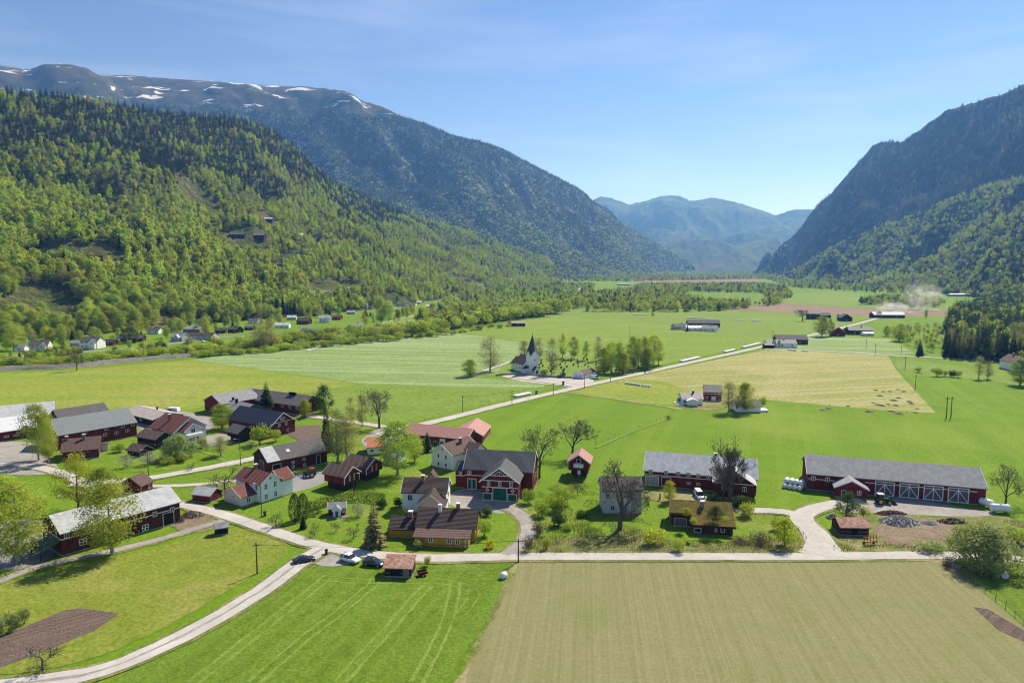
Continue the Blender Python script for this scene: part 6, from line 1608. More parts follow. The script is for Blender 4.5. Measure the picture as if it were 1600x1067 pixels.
# ------------------------------------------------------------------ trees and shrubs of the farms (place, top, width read off the photo)
def tree_px(key, px, py, top, wpx, label, name='tree', cat='tree', group=None):
    p = hit(px, py); p.z -= .05
    s = ppm(p)
    return plant(name, label, cat, key, p, (py - top) / s * 1.02, wpx / s * (.88 if key[:5] in ('birch', 'maple', 'alder') else 1), group)
for row in [
 ('birch0', 175, 866, 735, 100, 'tall birch in fresh leaf before the metal roofed barn', 'birch_tree'),
 ('birch1', 28, 880, 742, 105, 'spreading birch at the picture edge beside the paved yard', 'birch_tree'),
 ('maple0', 123, 797, 700, 78, 'open yellow green maple behind the metal roofed barn', 'maple_tree'),
 ('alder2', -4, 800, 735, 80, 'leafy tree half cut off by the picture edge', 'alder_tree'),
 ('alder1', 165, 800, 722, 70, 'bright bushy tree right behind the tall birch', 'alder_tree'),
 ('birch2', 61, 719, 622, 52, 'tall birch before the blue grey barn', 'birch_tree'),
 ('birch0', 76, 724, 645, 34, 'slimmer birch beside the tall one by the red house', 'birch_tree'),
 ('spruce0', 417, 645, 594, 33, 'lone dark spruce before the long red barn', 'spruce_tree'),
 ('pine0', 507, 645, 597, 34, 'round topped dark conifer at the end of the long red barn', 'pine_tree'),
 ('spruce1', 511, 706, 622, 26, 'slender black spruce at the end of the weathered barn', 'spruce_tree'),
 ('thin0', 527, 723, 630, 52, 'pale grey green birch cluster beside the weathered barn', 'birch_tree'),
 ('thin1', 541, 720, 640, 46, 'second trunk of the pale birch cluster near the storehouses', 'birch_tree'),
 ('bare0', 593, 669, 606, 48, 'bare spreading tree by the lane junction', 'bare_tree'),
 ('thin2', 566, 667, 612, 22, 'thin half bare birch left of the bare spreading tree', 'birch_tree'),
 ('thin0', 548, 662, 616, 20, 'small half bare tree two left of the bare spreading tree', 'birch_tree'),
 ('birch2', 621, 742, 648, 72, 'broad birch between the storehouses and the white farmhouse', 'birch_tree'),
 ('alder0', 648, 722, 672, 30, 'drooping young birch at the corner of the white farmhouse', 'birch_tree'),
 ('spruce2', 668, 706, 670, 22, 'small dark spruce beside the pink roofed stable', 'spruce_tree'),
 ('alder1', 347, 670, 628, 42, 'round fresh green tree between the villa and the navy roofed barn', 'alder_tree'),
 ('alder0', 476, 653, 620, 22, 'small round green tree by the ploughed patch', 'alder_tree'),
 ('willow0', 279, 716, 672, 48, 'pale green round tree before the villa', 'fruit_tree'),
 ('blossom0', 199, 730, 706, 24, 'leftmost white blossoming fruit tree by the log sheds', 'fruit_tree'),
 ('blossom1', 234, 726, 703, 30, 'white blossoming fruit tree beside the lane lamp post', 'fruit_tree'),
 ('blossom2', 322, 703, 684, 22, 'small blossoming fruit tree right of the villa', 'fruit_tree'),
 ('thin1', 345, 712, 678, 30, 'thin leaved fruit tree below the black log storehouse', 'fruit_tree'),
 ('blossom0', 392, 701, 686, 18, 'blossoming shrub tree below the log storehouse', 'fruit_tree'),
 ('fruit0', 352, 767, 727, 40, 'gnarled fruit tree beside the small red shed', 'fruit_tree'),
 ('blossom2', 258, 722, 704, 20, 'third blossoming fruit tree along the lane', 'fruit_tree'),
 ('fruit1', 300, 735, 722, 14, 'tiny bare fruit tree on the lane verge', 'fruit_tree'),
 ('fruit0', 432, 824, 797, 20, 'pruned bare fruit tree beside the lamp by the road', 'fruit_tree'),
 ('fruit1', 492, 838, 815, 18, 'pruned bare fruit tree below the thujas', 'fruit_tree'),
 ('fruit2', 525, 830, 814, 16, 'smallest bare fruit tree below the playhouse', 'fruit_tree'),
 ('fruit0', 553, 841, 815, 18, 'bare fruit tree left of the brownish larch', 'fruit_tree'),
 ('blossom1', 559, 807, 780, 26, 'pale blossoming apple tree by the playhouse', 'fruit_tree'),
 ('larch0', 585, 855, 772, 50, 'brownish green larch beside the yellow house', 'larch_tree'),
 ('spruce2', 474, 826, 798, 16, 'little conifer in front of the two thujas', 'spruce_tree'),
 ('bare1', 843, 747, 660, 52, 'tall bare tree at the corner of the green door barn', 'bare_tree'),
 ('bare2', 893, 714, 644, 54, 'tall bare tree behind the small red storehouse', 'bare_tree'),
 ('oldelm0', 968, 828, 710, 88, 'huge bare old tree before the weathered white house', 'bare_tree'),
 ('fruit2', 902, 772, 750, 22, 'dark crooked fruit tree below the small red storehouse', 'fruit_tree'),
 ('alder2', 1046, 784, 748, 26, 'small dense green tree between white house and cabin', 'alder_tree'),
 ('vase0', 1143, 792, 681, 56, 'tall upright bare tree before the cross gable', 'bare_tree'),
 ('bare0', 1128, 788, 715, 44, 'dense bare tree left of the upright one', 'bare_tree'),
 ('yellowtree0', 1226, 853, 803, 44, 'small bright yellow green tree by the farm drive', 'maple_tree'),
 ('pine0', 1323, 808, 764, 40, 'dark round pine behind the rusty roofed shed', 'pine_tree'),
 ('bare1', 1571, 787, 722, 42, 'bare tree past the end of the machine barn', 'bare_tree'),
 ('willow0', 1535, 887, 806, 104, 'large pale green willow leaning over the road', 'willow_tree'),
 ('fruit0', 66, 1048, 1000, 44, 'crooked bare fruit tree beside the dug plot', 'fruit_tree'),
 ('thin1', 1138, 644, 592, 34, 'orange tinged tree of the pair before the low white house', 'maple_tree'),
 ('alder2', 1163, 644, 594, 38, 'greener tree of the pair before the low white house', 'alder_tree'),
 ('thin2', 766, 581, 522, 40, 'tall thin leaved tree left of the church', 'maple_tree'),
 ('alder0', 735, 588, 558, 30, 'round bushy tree alone in the mown field', 'alder_tree'),
 ('thin0', 862, 586, 524, 26, 'slim birch in front of the graves beside the church', 'birch_tree'),
 ('thin1', 819, 565, 530, 22, 'faint tree behind the church nave', 'birch_tree'),
 ('thin2', 842, 562, 526, 18, 'slim birch just right of the spire', 'birch_tree'),
 ('birch0', 879, 560, 517, 18, 'leftmost birch of the row behind the graves', 'birch_tree'),
 ('birch1', 897, 561, 524, 20, 'second birch of the row behind the graves', 'birch_tree'),
 ('birch2', 916, 563, 530, 16, 'third birch of the row behind the graves', 'birch_tree'),
 ('thin0', 935, 564, 523, 18, 'last slim birch of the row behind the graves', 'birch_tree'),
 ('alder1', 944, 584, 541, 34, 'darkest tree at the front of the churchyard grove', 'alder_tree'),
 ('birch2', 967, 582, 530, 30, 'tree second from the front in the churchyard grove', 'birch_tree'),
 ('birch0', 957, 572, 531, 26, 'tree at the back left of the churchyard grove', 'birch_tree'),
 ('alder0', 981, 576, 545, 28, 'lower bushy tree in the middle of the churchyard grove', 'alder_tree'),
 ('birch1', 990, 578, 523, 30, 'tallest tree in the middle of the churchyard grove', 'birch_tree'),
 ('birch0', 1006, 575, 521, 28, 'tree second from the end of the churchyard grove', 'birch_tree'),
 ('birch2', 1021, 571, 519, 32, 'end tree of the churchyard grove nearest the far bales', 'birch_tree'),
 ('birch1', 950, 578, 534, 26, 'pale tree behind the darkest one in the churchyard grove', 'birch_tree'),
 ('alder2', 974, 584, 548, 30, 'front tree nearest the road in the churchyard grove', 'alder_tree'),
 ('birch2', 998, 570, 524, 26, 'tree hidden at the back of the churchyard grove', 'birch_tree'),
 ('alder0', 1012, 577, 540, 30, 'low tree before the end of the churchyard grove', 'alder_tree'),
 ('birch0', 1029, 570, 526, 24, 'outermost slim tree of the churchyard grove', 'birch_tree'),
 ('alder2', 1284, 526, 493, 30, 'round tree by the road clump left of the pink roofed barn', 'alder_tree'),
 ('birch1', 1297, 525, 497, 16, 'slim tree by the road beside the round one', 'birch_tree'),
 ('bare0', 1254, 502, 483, 20, 'grey round tree left of the tall black house', 'bare_tree'),
 ('alder1', 1405, 533, 504, 28, 'leafy tree on the bank right of the road clump', 'alder_tree'),
 ('alder0', 1385, 525, 507, 16, 'smaller tree on the bank left of the leafy one', 'alder_tree'),
 ('spruce0', 1437, 556, 528, 14, 'single spruce on the bank by the valley track', 'spruce_tree'),
 ('thin1', 1529, 592, 554, 18, 'left of two thin birches in the right meadow', 'birch_tree'),
 ('thin2', 1543, 592, 562, 16, 'right of two thin birches in the right meadow', 'birch_tree'),
 ('alder0', 1594, 602, 556, 36, 'bushy tree at the picture edge by the white house', 'alder_tree'),
 ('alder1', 1020, 494, 486, 7, 'tiny lone tree in the far mown field', 'alder_tree'),
 ('spruce2', 1074, 518, 504, 5, 'thuja in the lone farm garden', 'thuja_tree'),
 ('thuja0', 1209, 543, 530, 6, 'left thuja of two at the white roadside house', 'thuja_tree'),
 ('thuja0', 1217, 543, 531, 5, 'right thuja of two at the white roadside house', 'thuja_tree'),
 ('alder2', 1310, 500, 490, 10, 'small round bush tree right of the tall black house', 'alder_tree'),
 ('bare2', 1375, 497, 484, 8, 'lone tree on the ploughed strip by the dust', 'bare_tree'),
 ('alder0', 1447, 496, 483, 8, 'round tree at the end of the ploughed strip', 'alder_tree'),
 ('bare1', 120, 579, 538, 20, 'thin scraggy tree on the stone river bank', 'bare_tree'),
 ('spruce0', 100, 553, 531, 14, 'dark garden spruce by the big white house', 'spruce_tree'),
 ('alder1', 22, 548, 505, 34, 'yellow brown tree by the lay-by', 'maple_tree'),
 ('thuja0', 203, 536, 512, 26, 'dense dark spruce hiding the long brown house', 'spruce_tree'),
 ('thin0', 408, 548, 494, 34, 'tall greyish tree before the gravel lot', 'birch_tree'),
 ('thin2', 424, 546, 498, 26, 'greyish tree right beside the tall one before the lot', 'birch_tree'),
 ('birch1', 596, 507, 466, 22, 'left of two tall birches at the upper lane', 'birch_tree'),
 ('birch2', 608, 507, 468, 20, 'right of two tall birches at the upper lane', 'birch_tree'),
]:
    key, px, py, top, w, lab, nm = row
    tree_px(key, px, py, top, w, lab, nm, 'tree')
for row in [
 ('darkbush0', 597, 794, 777, 18, 'dark rounded bush left of the white house'), ('darkbush0', 623, 792, 774, 16, 'dark bush at the corner of the white house'),
 ('darkbush0', 635, 815, 790, 26, 'dark bush between the white and the yellow house'), ('palebush0', 654, 857, 840, 18, 'pale bush at the front of the yellow house'),
 ('darkbush0', 761, 806, 788, 20, 'dark round bush right behind the yellow house'), ('bush0', 757, 838, 806, 26, 'tall green bush at the gable of the yellow house'),
 ('yellowbush0', 764, 857, 842, 18, 'yellow flowering bush by the drive'), ('bush1', 826, 786, 762, 24, 'green bush at the corner of the green door barn'),
 ('bush2', 846, 806, 780, 28, 'loose green bush left in the thicket'), ('limebush0', 865, 798, 770, 30, 'bright green bush in the middle of the thicket'),
 ('bush0', 880, 788, 758, 32, 'tall bush at the back of the thicket'), ('darkbush0', 873, 822, 795, 24, 'dark bush low in the thicket'),
 ('brownbush0', 843, 836, 812, 26, 'brown twiggy bush beside the drive'), ('brownbush0', 826, 862, 834, 22, 'brown twiggy bush near the pole'),
 ('darkbush0', 907, 808, 795, 18, 'dark low bush on the lawn below the storehouse'), ('bush1', 889, 828, 814, 18, 'small bush on the rough lawn'),
 ('bush2', 854, 858, 836, 16, 'grey green bush on the rough verge'), ('limebush0', 1024, 849, 821, 36, 'rounded olive bush beside the huge bare tree shadow'),
 ('bush0', 1060, 861, 839, 24, 'loose bush on the verge below the cabin'), ('limebush0', 1166, 806, 781, 28, 'clipped bright green bush by the cabin path'),
 ('brownbush0', 1186, 850, 830, 44, 'brown leafless hedge bush beside the cabin'), ('brownbush0', 1160, 848, 836, 40, 'lower end of the brown leafless hedge'),
 ('darkbush0', 1112, 792, 768, 26, 'dark bush under the dense bare tree'), ('darkbush0', 1160, 792, 770, 34, 'dark bush against the cross gable'),
 ('bush1', 1213, 828, 806, 18, 'small bush beside the yellow green tree'), ('bush2', 1350, 810, 788, 16, 'thin green bush right of the dark pine'),
 ('palebush0', 1450, 860, 842, 44, 'pale tussocky bush on the rough ground'), ('bush0', 1590, 850, 818, 34, 'yellowish bush at the picture edge above the road'),
 ('brownbush0', 1478, 888, 874, 16, 'brown brush at the field corner'), ('bush1', 188, 706, 692, 20, 'bush behind the arched window house'),
 ('bush2', 406, 694, 660, 28, 'big grey green bush before the navy roofed barn'), ('bush0', 431, 690, 668, 20, 'green bush below the white trimmed gable'), ('limebush0', 313, 700, 680, 18, 'dark green bush right of the villa porch'),
 ('darkbush0', 300, 706, 692, 18, 'dark bush under the pale round tree'), ('bush2', 262, 726, 712, 22, 'bush in the orchard row by the lane'), ('bush1', 285, 722, 708, 18, 'low bush in the orchard by the path'),
 ('darkbush0', 880, 589, 580, 9, 'dark shrub at the churchyard gate'), ('bush0', 850, 588, 576, 14, 'bush before the church porch'),
 ('bush1', 1063, 629, 620, 10, 'bush left of the white bungalow'), ('bush2', 1045, 655, 648, 8, 'lone bush on the field boundary'), ('bush0', 1192, 636, 618, 12, 'bush at the right end of the low white house'),
 ('bush1', 1464, 588, 574, 16, 'left bush on the meadow ditch'), ('bush2', 1476, 588, 577, 12, 'second bush on the meadow ditch'), ('darkbush0', 1487, 589, 577, 12, 'dark bush on the meadow ditch'), ('bush0', 1497, 590, 578, 12, 'fourth bush on the meadow ditch'), ('bush1', 1435, 582, 573, 10, 'small bush where the ditch meets the dry field'),
 ('palebush0', 20, 985, 950, 22, 'left whitish berry bush by the dug plot'), ('palebush0', 38, 975, 945, 18, 'right whitish berry bush by the dug plot'), ('palebush0', 4, 995, 958, 18, 'berry bush at the picture edge by the dug plot'),
 ('bush0', 668, 884, 866, 12, 'scrubby bush behind the field shed'), ('brownbush0', 285, 815, 806, 14, 'brown brush by the soil heap'),
]:
    key, px, py, top, w, lab = row
    tree_px(key, px, py, top, w, lab, 'bush', 'bush')
for px, py, lab in ((461, 814, 'left of two dark thuja columns in the garden'), (474, 811, 'right of two dark thuja columns in the garden')):
    tree_px('thuja0', px, py, 768, 20, lab, 'thuja_tree')
for px, py, hh, key, lab in ((1072, 806, 16, 'yellowtree0', 'yellow green sapling growing on the turf roof'), (1118, 812, 26, 'pine0', 'dark sapling thicket growing on the turf roof'), (1083, 818, 12, 'limebush0', 'low green shrub growing on the turf roof edge'), (1132, 815, 12, 'bush0', 'shrub growing at the right end of the turf roof')):
    p = gp(px, py, 3.4); 
    plant('roof_sapling', lab, 'bush', key, p - Vector((0, 0, .1)), hh / ppm(p), hh * 1.2 / ppm(p))
def hedge(label, px_pts, w, hgt, leaf, seed, mat='leaf_dark', dens=90):
    L = smooth_line([gp(*p) for p in px_pts], .5)
    r = random.Random(seed)
    mb = MB(); core = MB()
    for i, p in enumerate(L):
        for _ in range(dens):
            a = r.uniform(0, math.pi); k = r.uniform(.75, 1.05)
            hh = hgt * (1 + .15 * noise.noise(Vector((p.x * .5, p.y * .5, 0))))
            n_ = Vector((math.cos(a), 0, math.sin(a)))
            q = Vector((p.x + r.gauss(0, .25), p.y + n_.x * w * .5 * k, .1 + n_.z * hh * k))
            leaf_quad(mb, q, leaf, r, .1, Vector((0, n_.x, n_.z)) * .9)
    o = mb.build('hedge', M[mat]); tag(o, label, 'hedge')
hedge('long clipped dark hedge behind the playhouse', [(478, 800), (510, 790), (545, 783), (575, 782), (600, 786)], 3.2, 2.4, .2, 5)
hedge('short dark hedge left of the playhouse by the thujas', [(484, 806), (500, 804)], 2.6, 2.0, .2, 6)

# riverside bushes, village trees, scrub: many alike
r_ = random.Random(77)
def bush_row(px_pts, n, hpx, label, group, keys=('bush0', 'bush1', 'bush2', 'limebush0'), jit=2.0):
    P = [Vector(p) for p in px_pts]
    L = [0]
    for a, b in zip(P, P[1:]): L.append(L[-1] + (b - a).length)
    for i in range(n):
        s = L[-1] * (i + r_.uniform(.2, .8)) / n
        k = max(j for j in range(len(P) - 1) if L[j] <= s)
        q = P[k].lerp(P[k + 1], (s - L[k]) / (L[k + 1] - L[k]))
        hh = hpx * r_.uniform(.7, 1.3)
        py = q.y + r_.uniform(-jit, jit)
        tree_px(r_.choice(keys), q.x + r_.uniform(-3, 3), py, py - hh, hh * r_.uniform(1.2, 1.8), label, 'bush', 'bush', group)
bush_row([(305, 558), (400, 551), (500, 541), (600, 532), (700, 523)], 80, 9.5, 'low green bush in the row edging the striped mown field', 'bushes edging the mown field')
bush_row([(700, 523), (760, 514), (800, 509)], 16, 7.0, 'bush in the row left of the lone red field shed', 'bushes left of the red field shed')
bush_row([(0, 571), (100, 567), (200, 558), (300, 549), (370, 543)], 90, 10.0, 'rough green bush on the strip behind the stone bank', 'bushes on the river strip', jit=4.0)
bush_row([(380, 545), (480, 536), (580, 527), (680, 518)], 64, 17, 'grey green willow bush below the village street', 'willow bushes below the village', ('bush0', 'bush2', 'palebush0', 'bush1'), 5.0)
bush_row([(640, 523), (700, 514), (760, 505), (830, 496), (870, 490)], 34, 20, 'leafy bush at the front of the riverside wood', 'bushes fronting the riverside wood', ('bush0', 'limebush0', 'bush1'), 3.0)
bush_row([(40, 562), (60, 550)], 3, 8, 'small bush by the cream house', 'bushes by the cream house')
occupied = [(r[0], r[1]) for r in FAR]
n_ = 0
while n_ < 250:
    px = r_.uniform(0, 690)
    rd, ft = 556 - px * .080, 522 - px * .062
    py = r_.uniform(ft, rd - 4) if r_.random() < .72 else r_.uniform(rd + 4, rd + 9)
    if any(abs(px - a) < 13 and -6 < py - b < 10 for a, b in occupied): continue
    if 395 < px < 470 and py > 517 or 420 > px > 340 and py > 519: continue
    n_ += 1
    key = r_.choice(('birch0', 'birch1', 'alder0', 'alder1', 'alder2', 'thin0', 'bush0', 'limebush0', 'bush1', 'spruce1', 'maple0', 'alder1'))
    p = hit(px, py)
    front = py > rd
    hh = r_.uniform(4, 7.5) if front else r_.uniform(7, 14) if not key.endswith('bush0') and not key.startswith('bush') else r_.uniform(2.5, 4.5)
    tall = hh > 5
    near_ = min(FAR, key=lambda a: abs(a[0] - px) + 2 * abs(a[1] - py))[9]
    near_ = ' close to the ' + ' '.join(near_.split()[:9])
    while near_.split()[-1] in ('the', 'of', 'with', 'and', 'a', 'by', 'in', 'on', 'at', 'to', 'behind', 'beside', 'below', 'above', 'right', 'left', 'between', 'half', 'nearest', 'next', 'close', 'joined', 'white', 'gravel', 'tall', 'dark', 'big', 'twin', 'light', 'pale', 'small', 'village', 'hill', 'blue', 'grey'): near_ = near_.rsplit(' ', 1)[0]
    plant(('spruce_tree' if key.startswith('spruce') else 'garden_tree') if tall else 'bush', ('dark garden spruce' if key.startswith('spruce') else 'broadleaf garden tree') + near_ if tall else 'low garden bush' + near_, 'tree' if tall else 'bush', key, p, hh, hh * r_.uniform(.5, .75) if tall else hh * 1.5, ('village spruces' if key.startswith('spruce') else 'village garden trees') if tall else 'village garden bushes')
# the front of the spruce wood on the knoll, tree by tree
for i in range(44):
    px = 1478 + (i % 22) * 6.0 + r_.uniform(-3, 3); py = 557 + (px - 1478) * .07 - (i // 22) * 7 + r_.uniform(-2, 2)
    sp = r_.random() < .8
    p = hit(px, py)
    plant('spruce_tree' if sp else 'birch_tree', 'dark spruce at the front of the wood by the valley track' if sp else 'birch among the spruces by the valley track', 'tree', f'spruce{r_.randrange(3)}' if sp else f'thin{r_.randrange(3)}', p, r_.uniform(15, 25), r_.uniform(6, 8), 'spruces at the wood front' if sp else 'birches at the wood front')
# ------------------------------------------------------------------ wrapped bales
plain('bale_wrap', (0.78, 0.79, 0.80), 0.35, 0.06, 1.5, spec=0.5)
bl = MB()
prof_ = [(.0, -.60), (.45, -.60), (.58, -.52), (.62, -.2), (.62, .2), (.58, .52), (.45, .60), (.0, .60)]
nv_ = 14
for r0, x in prof_:
    for k in range(nv_):
        a = 2 * math.pi * k / nv_
        bl.v.append((x, r0 * math.cos(a), .60 + r0 * math.sin(a)))
for i in range(len(prof_) - 1):
    for k in range(nv_):
        bl.f.append((i * nv_ + k, i * nv_ + (k + 1) % nv_, (i + 1) * nv_ + (k + 1) % nv_, (i + 1) * nv_ + k))
bale_me = bl.mesh('bale', M['bale_wrap'], True)
def bale(x, y, z, rz, label, group=None, s=1.0):
    o = link('wrapped_bale', bale_me); o.location = (x, y, z); o.rotation_euler = (0, 0, rz + RNG.uniform(-.06, .06)); o.scale = [s * RNG.uniform(.95, 1.05)] * 3
    tag(o, label, 'bale', group)
c0, c1 = gp(1226, 762), gp(1254, 767)
dd = (c1 - c0).normalized(); dn = Vector((-dd.y, dd.x, 0))
for i in range(4):
    for j in range(3):
        for k in range(2):
            if k == 1 and j == 0: continue
            q = c0 + dd * i * 1.32 + dn * (j * 1.3)
            bale(q.x, q.y, k * 1.18, math.atan2(dd.y, dd.x) + math.pi / 2, 'white wrapped bale in the stack at the end of the machine barn', 'bales stacked at the machine barn', 1.06)
def bale_row(p0, p1, rows, label, layers=1):
    a, b = gp(*p0), gp(*p1)
    d = (b - a); L = d.length; d.normalize(); nn = Vector((-d.y, d.x, 0))
    n = min(26, max(2, int(L / 1.3)))
    for i in range(n):
        for j in range(rows):
            q = a + d * (L * i / n) + nn * j * 1.3
            bale(q.x, q.y, 0, math.atan2(d.y, d.x), label, label.split(' in ', 1)[-1] if ' in ' in label else label)
bale_row((807, 621), (831, 616), 2, 'white bale in the double row beside the road before the churchyard')
bale_row((978, 600), (1003, 603.5), 1, 'white bale in the row in the field below the churchyard grove')
bale_row((1005, 604), (1019, 605.5), 1, 'white bale in the short row ending the field row below the grove')
bale_row((1066, 566), (1094, 559.5), 2, 'white bale in the long roadside row right of the churchyard')
bale_row((1134, 551), (1149, 547.5), 2, 'white bale in the short roadside row farther along')
bale_row((1162, 544), (1190, 537), 2, 'white bale in the far roadside row by the white roadside house')
bale_row((1232, 547.5), (1246, 549), 1, 'white bale in the row in front of the roadside house')
bale_row((1254, 549), (1264, 550), 1, 'white bale in the little row at the top of the dry field')
bale_row((989, 492.5), (1014, 493), 2, 'white bale in the farthest row in the left of the mown field')
bale_row((1074, 497), (1109, 498), 2, 'white bale in the far row in the mown field behind the lone farm')
bale_row((1152, 501), (1165, 501), 2, 'white bale in the far row in the field left of the brown strip')
bale_row((1176, 502), (1190, 502.5), 2, 'white bale in the far row in the field next to the brown strip')
for px, py, s, lab in ((787, 903, 1.1, 'single white bale at the corner of the green field'), (1570, 903, 1.1, 'single white bale in the shaded meadow below the willow')):
    p = gp(px, py); bale(p.x, p.y, 0, .9, lab, None, s)

# ------------------------------------------------------------------ vehicles
plain('paint_white', (0.80, 0.81, 0.82), 0.25, 0.02, spec=0.6); plain('paint_black', (0.016, 0.018, 0.022), 0.2, 0.1, spec=0.7); plain('paint_blue', (0.020, 0.032, 0.055), 0.2, 0.1, spec=0.7); plain('paint_silver', (0.42, 0.45, 0.50), 0.3, 0.05, spec=0.6)
plain('rubber', (0.018, 0.018, 0.018), 0.9); plain('alloy', (0.45, 0.46, 0.48), 0.35, 0.05, spec=0.6); plain('car_glass', (0.020, 0.028, 0.036), 0.06, 0.1, spec=0.8)
plain('lamp_red', (0.45, 0.02, 0.02), 0.3); plain('lamp_clear', (0.75, 0.77, 0.78), 0.2); plain('tractor_green', (0.020, 0.085, 0.018), 0.35, 0.1); plain('tractor_yellow', (0.75, 0.52, 0.02), 0.4, 0.05); plain('machine_red', (0.36, 0.035, 0.025), 0.5, 0.2)
def wheel(parent, x, y, r, w, rim='alloy'):
    t = MB(); n = 16
    for r0, yy in ((r * .55, -w / 2), (r * .94, -w / 2), (r, -w * .3), (r, w * .3), (r * .94, w / 2), (r * .55, w / 2)):
        for k in range(n): a = 6.2832 * k / n; t.v.append((x + r0 * math.cos(a), y + yy, r + r0 * math.sin(a)))
    for i in range(5):
        for k in range(n): t.f.append((i * n + k, i * n + (k + 1) % n, (i + 1) * n + (k + 1) % n, (i + 1) * n + k))
    o = link('wheel', t.mesh('wheel', M['rubber'], True), parent)
    h_ = MB(); h_.tube((x, y - w * .42, r), (x, y + w * .42, r), r * .56, r * .56, 14); link('rim', h_.mesh('rim', M[rim]), o)
def loft_rings(rings):
    mb = MB(); n = len(rings[0])
    for R in rings: mb.v += R
    for i in range(len(rings) - 1):
        for k in range(n): mb.f.append((i * n + k, i * n + (k + 1) % n, (i + 1) * n + (k + 1) % n, (i + 1) * n + k))
    mb.f += [tuple(range(n - 1, -1, -1)), tuple((len(rings) - 1) * n + k for k in range(n))]
    return mb
def car(loc, rz, label, paint, kind='sedan', cat='car', L=4.6, W=1.82, name='car'):
    o = empty(name, loc, rz); tag(o, label, cat)
    if kind == 'van': H, belt, st = 2.0, 1.05, [(-2.45, .45, .95, .86), (-2.40, .35, 1.02, .9), (-1.4, .28, 1.05, .92), (1.2, .28, 1.05, .92), (1.9, .3, .98, .9), (2.38, .36, .86, .84), (2.45, .45, .7, .74)]
    elif kind == 'suv': H, belt, st = 1.68, 1.0, [(-2.30, .5, .9, .80), (-2.22, .36, .98, .88), (-1.2, .28, 1.02, .93), (.9, .28, 1.02, .93), (1.5, .3, .98, .91), (2.15, .34, .84, .85), (2.32, .45, .66, .72)]
    else: H, belt, st = 1.45, .92, [(-2.28, .45, .86, .78), (-2.2, .32, .93, .86), (-1.2, .24, .94, .91), (.9, .24, .92, .91), (1.5, .26, .86, .89), (2.1, .30, .72, .83), (2.30, .40, .58, .70)]
    rings = []
    for x, zl, zt, hw in st:
        rings.append([(x, -hw * .92, zl), (x, hw * .92, zl), (x, hw, zl + (zt - zl) * .45), (x, hw * .97, zt - .05), (x, hw * .80, zt), (x, -hw * .80, zt), (x, -hw * .97, zt - .05), (x, -hw, zl + (zt - zl) * .45)])
    link('body', loft_rings(rings).mesh('body', M[paint], True), o)
    if kind == 'van': cab = [(-2.38, belt - .08, .80), (-2.30, H - .05, .74), (1.0, H, .74), (1.75, belt - .08, .80)]
    elif kind == 'suv': cab = [(-2.18, belt - .05, .80), (-1.78, H - .06, .62), (.15, H, .64), (1.05, belt - .05, .80)]
    else: cab = [(-1.85, belt - .05, .78), (-1.05, H - .06, .60), (.05, H, .62), (1.00, belt - .05, .78)]
    rings = []
    (xa, za, wa), (xb, zb, wb), (xc, zc, wc), (xd, zd, wd) = cab
    g_ = MB(); g_.add([(xa, -wa, za), (xa, wa, za), (xb, -wb, zb), (xb, wb, zb), (xc, -wc, zc), (xc, wc, zc), (xd, -wd, zd), (xd, wd, zd)], [(0, 2, 3, 1), (2, 4, 5, 3), (4, 6, 7, 5), (0, 6, 4, 2), (1, 3, 5, 7), (0, 1, 7, 6)])
    link('window_glass', g_.mesh('window_glass', M['car_glass']), o)
    rf = MB(); rf.add([(xb - .06, -wb - .02, zb - .03), (xb - .06, wb + .02, zb - .03), (xc + .08, wc + .02, zc - .03), (xc + .08, -wc - .02, zc - .03), (xb, -wb * .96, zb + .03), (xb, wb * .96, zb + .03), (xc, wc * .96, zc + .03), (xc, -wc * .96, zc + .03)], [(3, 2, 1, 0), (4, 5, 6, 7), (0, 1, 5, 4), (1, 2, 6, 5), (2, 3, 7, 6), (3, 0, 4, 7)])
    link('roof_panel', rf.mesh('roof_panel', M[paint]), o)
    if kind != 'sedan':
        for sg in (-1, 1):
            for t_ in (0.38, ):
                pm = MB(); pm.tube((xb + (xc - xb) * t_, sg * (wb + .02), zb), (xb + (xc - xb) * t_ - .05, sg * (wa + .015), za), .05, .05, 4); link('pillar', pm.mesh('pillar', M[paint]), o)
    if kind == 'van':
        for sg in (-1, 1):
            pm = MB(); pm.add([(-2.36, sg * .825, 1.0), (.2, sg * .825, 1.0), (.2, sg * .765, 1.9), (-2.3, sg * .765, 1.9)], [(0, 1, 2, 3)]); link('side_panel', pm.mesh('side_panel', M[paint]), o)
    for x in (-1.38, 1.42):
        for sg in (-1, 1): wheel(o, x, sg * .80, .33 if kind != 'suv' else .37, .22)
    for sg in (-1, 1):
        m_ = MB(); m_.box(2.12, 2.27, sg * .62 - .16, sg * .62 + .16, .60, .72); link('headlight', m_.mesh('headlight', M['lamp_clear']), o)
        m_ = MB(); m_.box(-2.31, -2.20, sg * .68 - .13, sg * .68 + .13, .68, .84); link('tail_light', m_.mesh('tail_light', M['lamp_red']), o)
        m_ = MB(); m_.box(.62, .78, sg * 1.0 - .10, sg * 1.0 + .10, .92, 1.05); link('mirror', m_.mesh('mirror', M[paint]), o)
    return o
R = math.radians
car(gp(475, 878), R(28), 'black saloon parked alone at the road bend', 'paint_black')
car(gp(547, 877), R(-28), 'white estate car parked between two dark cars', 'paint_white', 'suv')
car(gp(584, 883), R(-20), 'dark blue estate car next to the field shed', 'paint_blue', 'suv')
car(gp(1092, 777), R(-92), 'white van parked before the pale roofed barn', 'paint_white', 'van', 'van', name='van')
car(gp(877, 590.5), R(0), 'dark car parked at the churchyard wall', 'paint_black', 'suv')
car(gp(930, 592), R(2), 'white van beside the churchyard service house', 'paint_white', 'van', 'van', name='van')
car(gp(1441, 554), R(-5), 'small white car on the valley track', 'paint_white', 'suv')
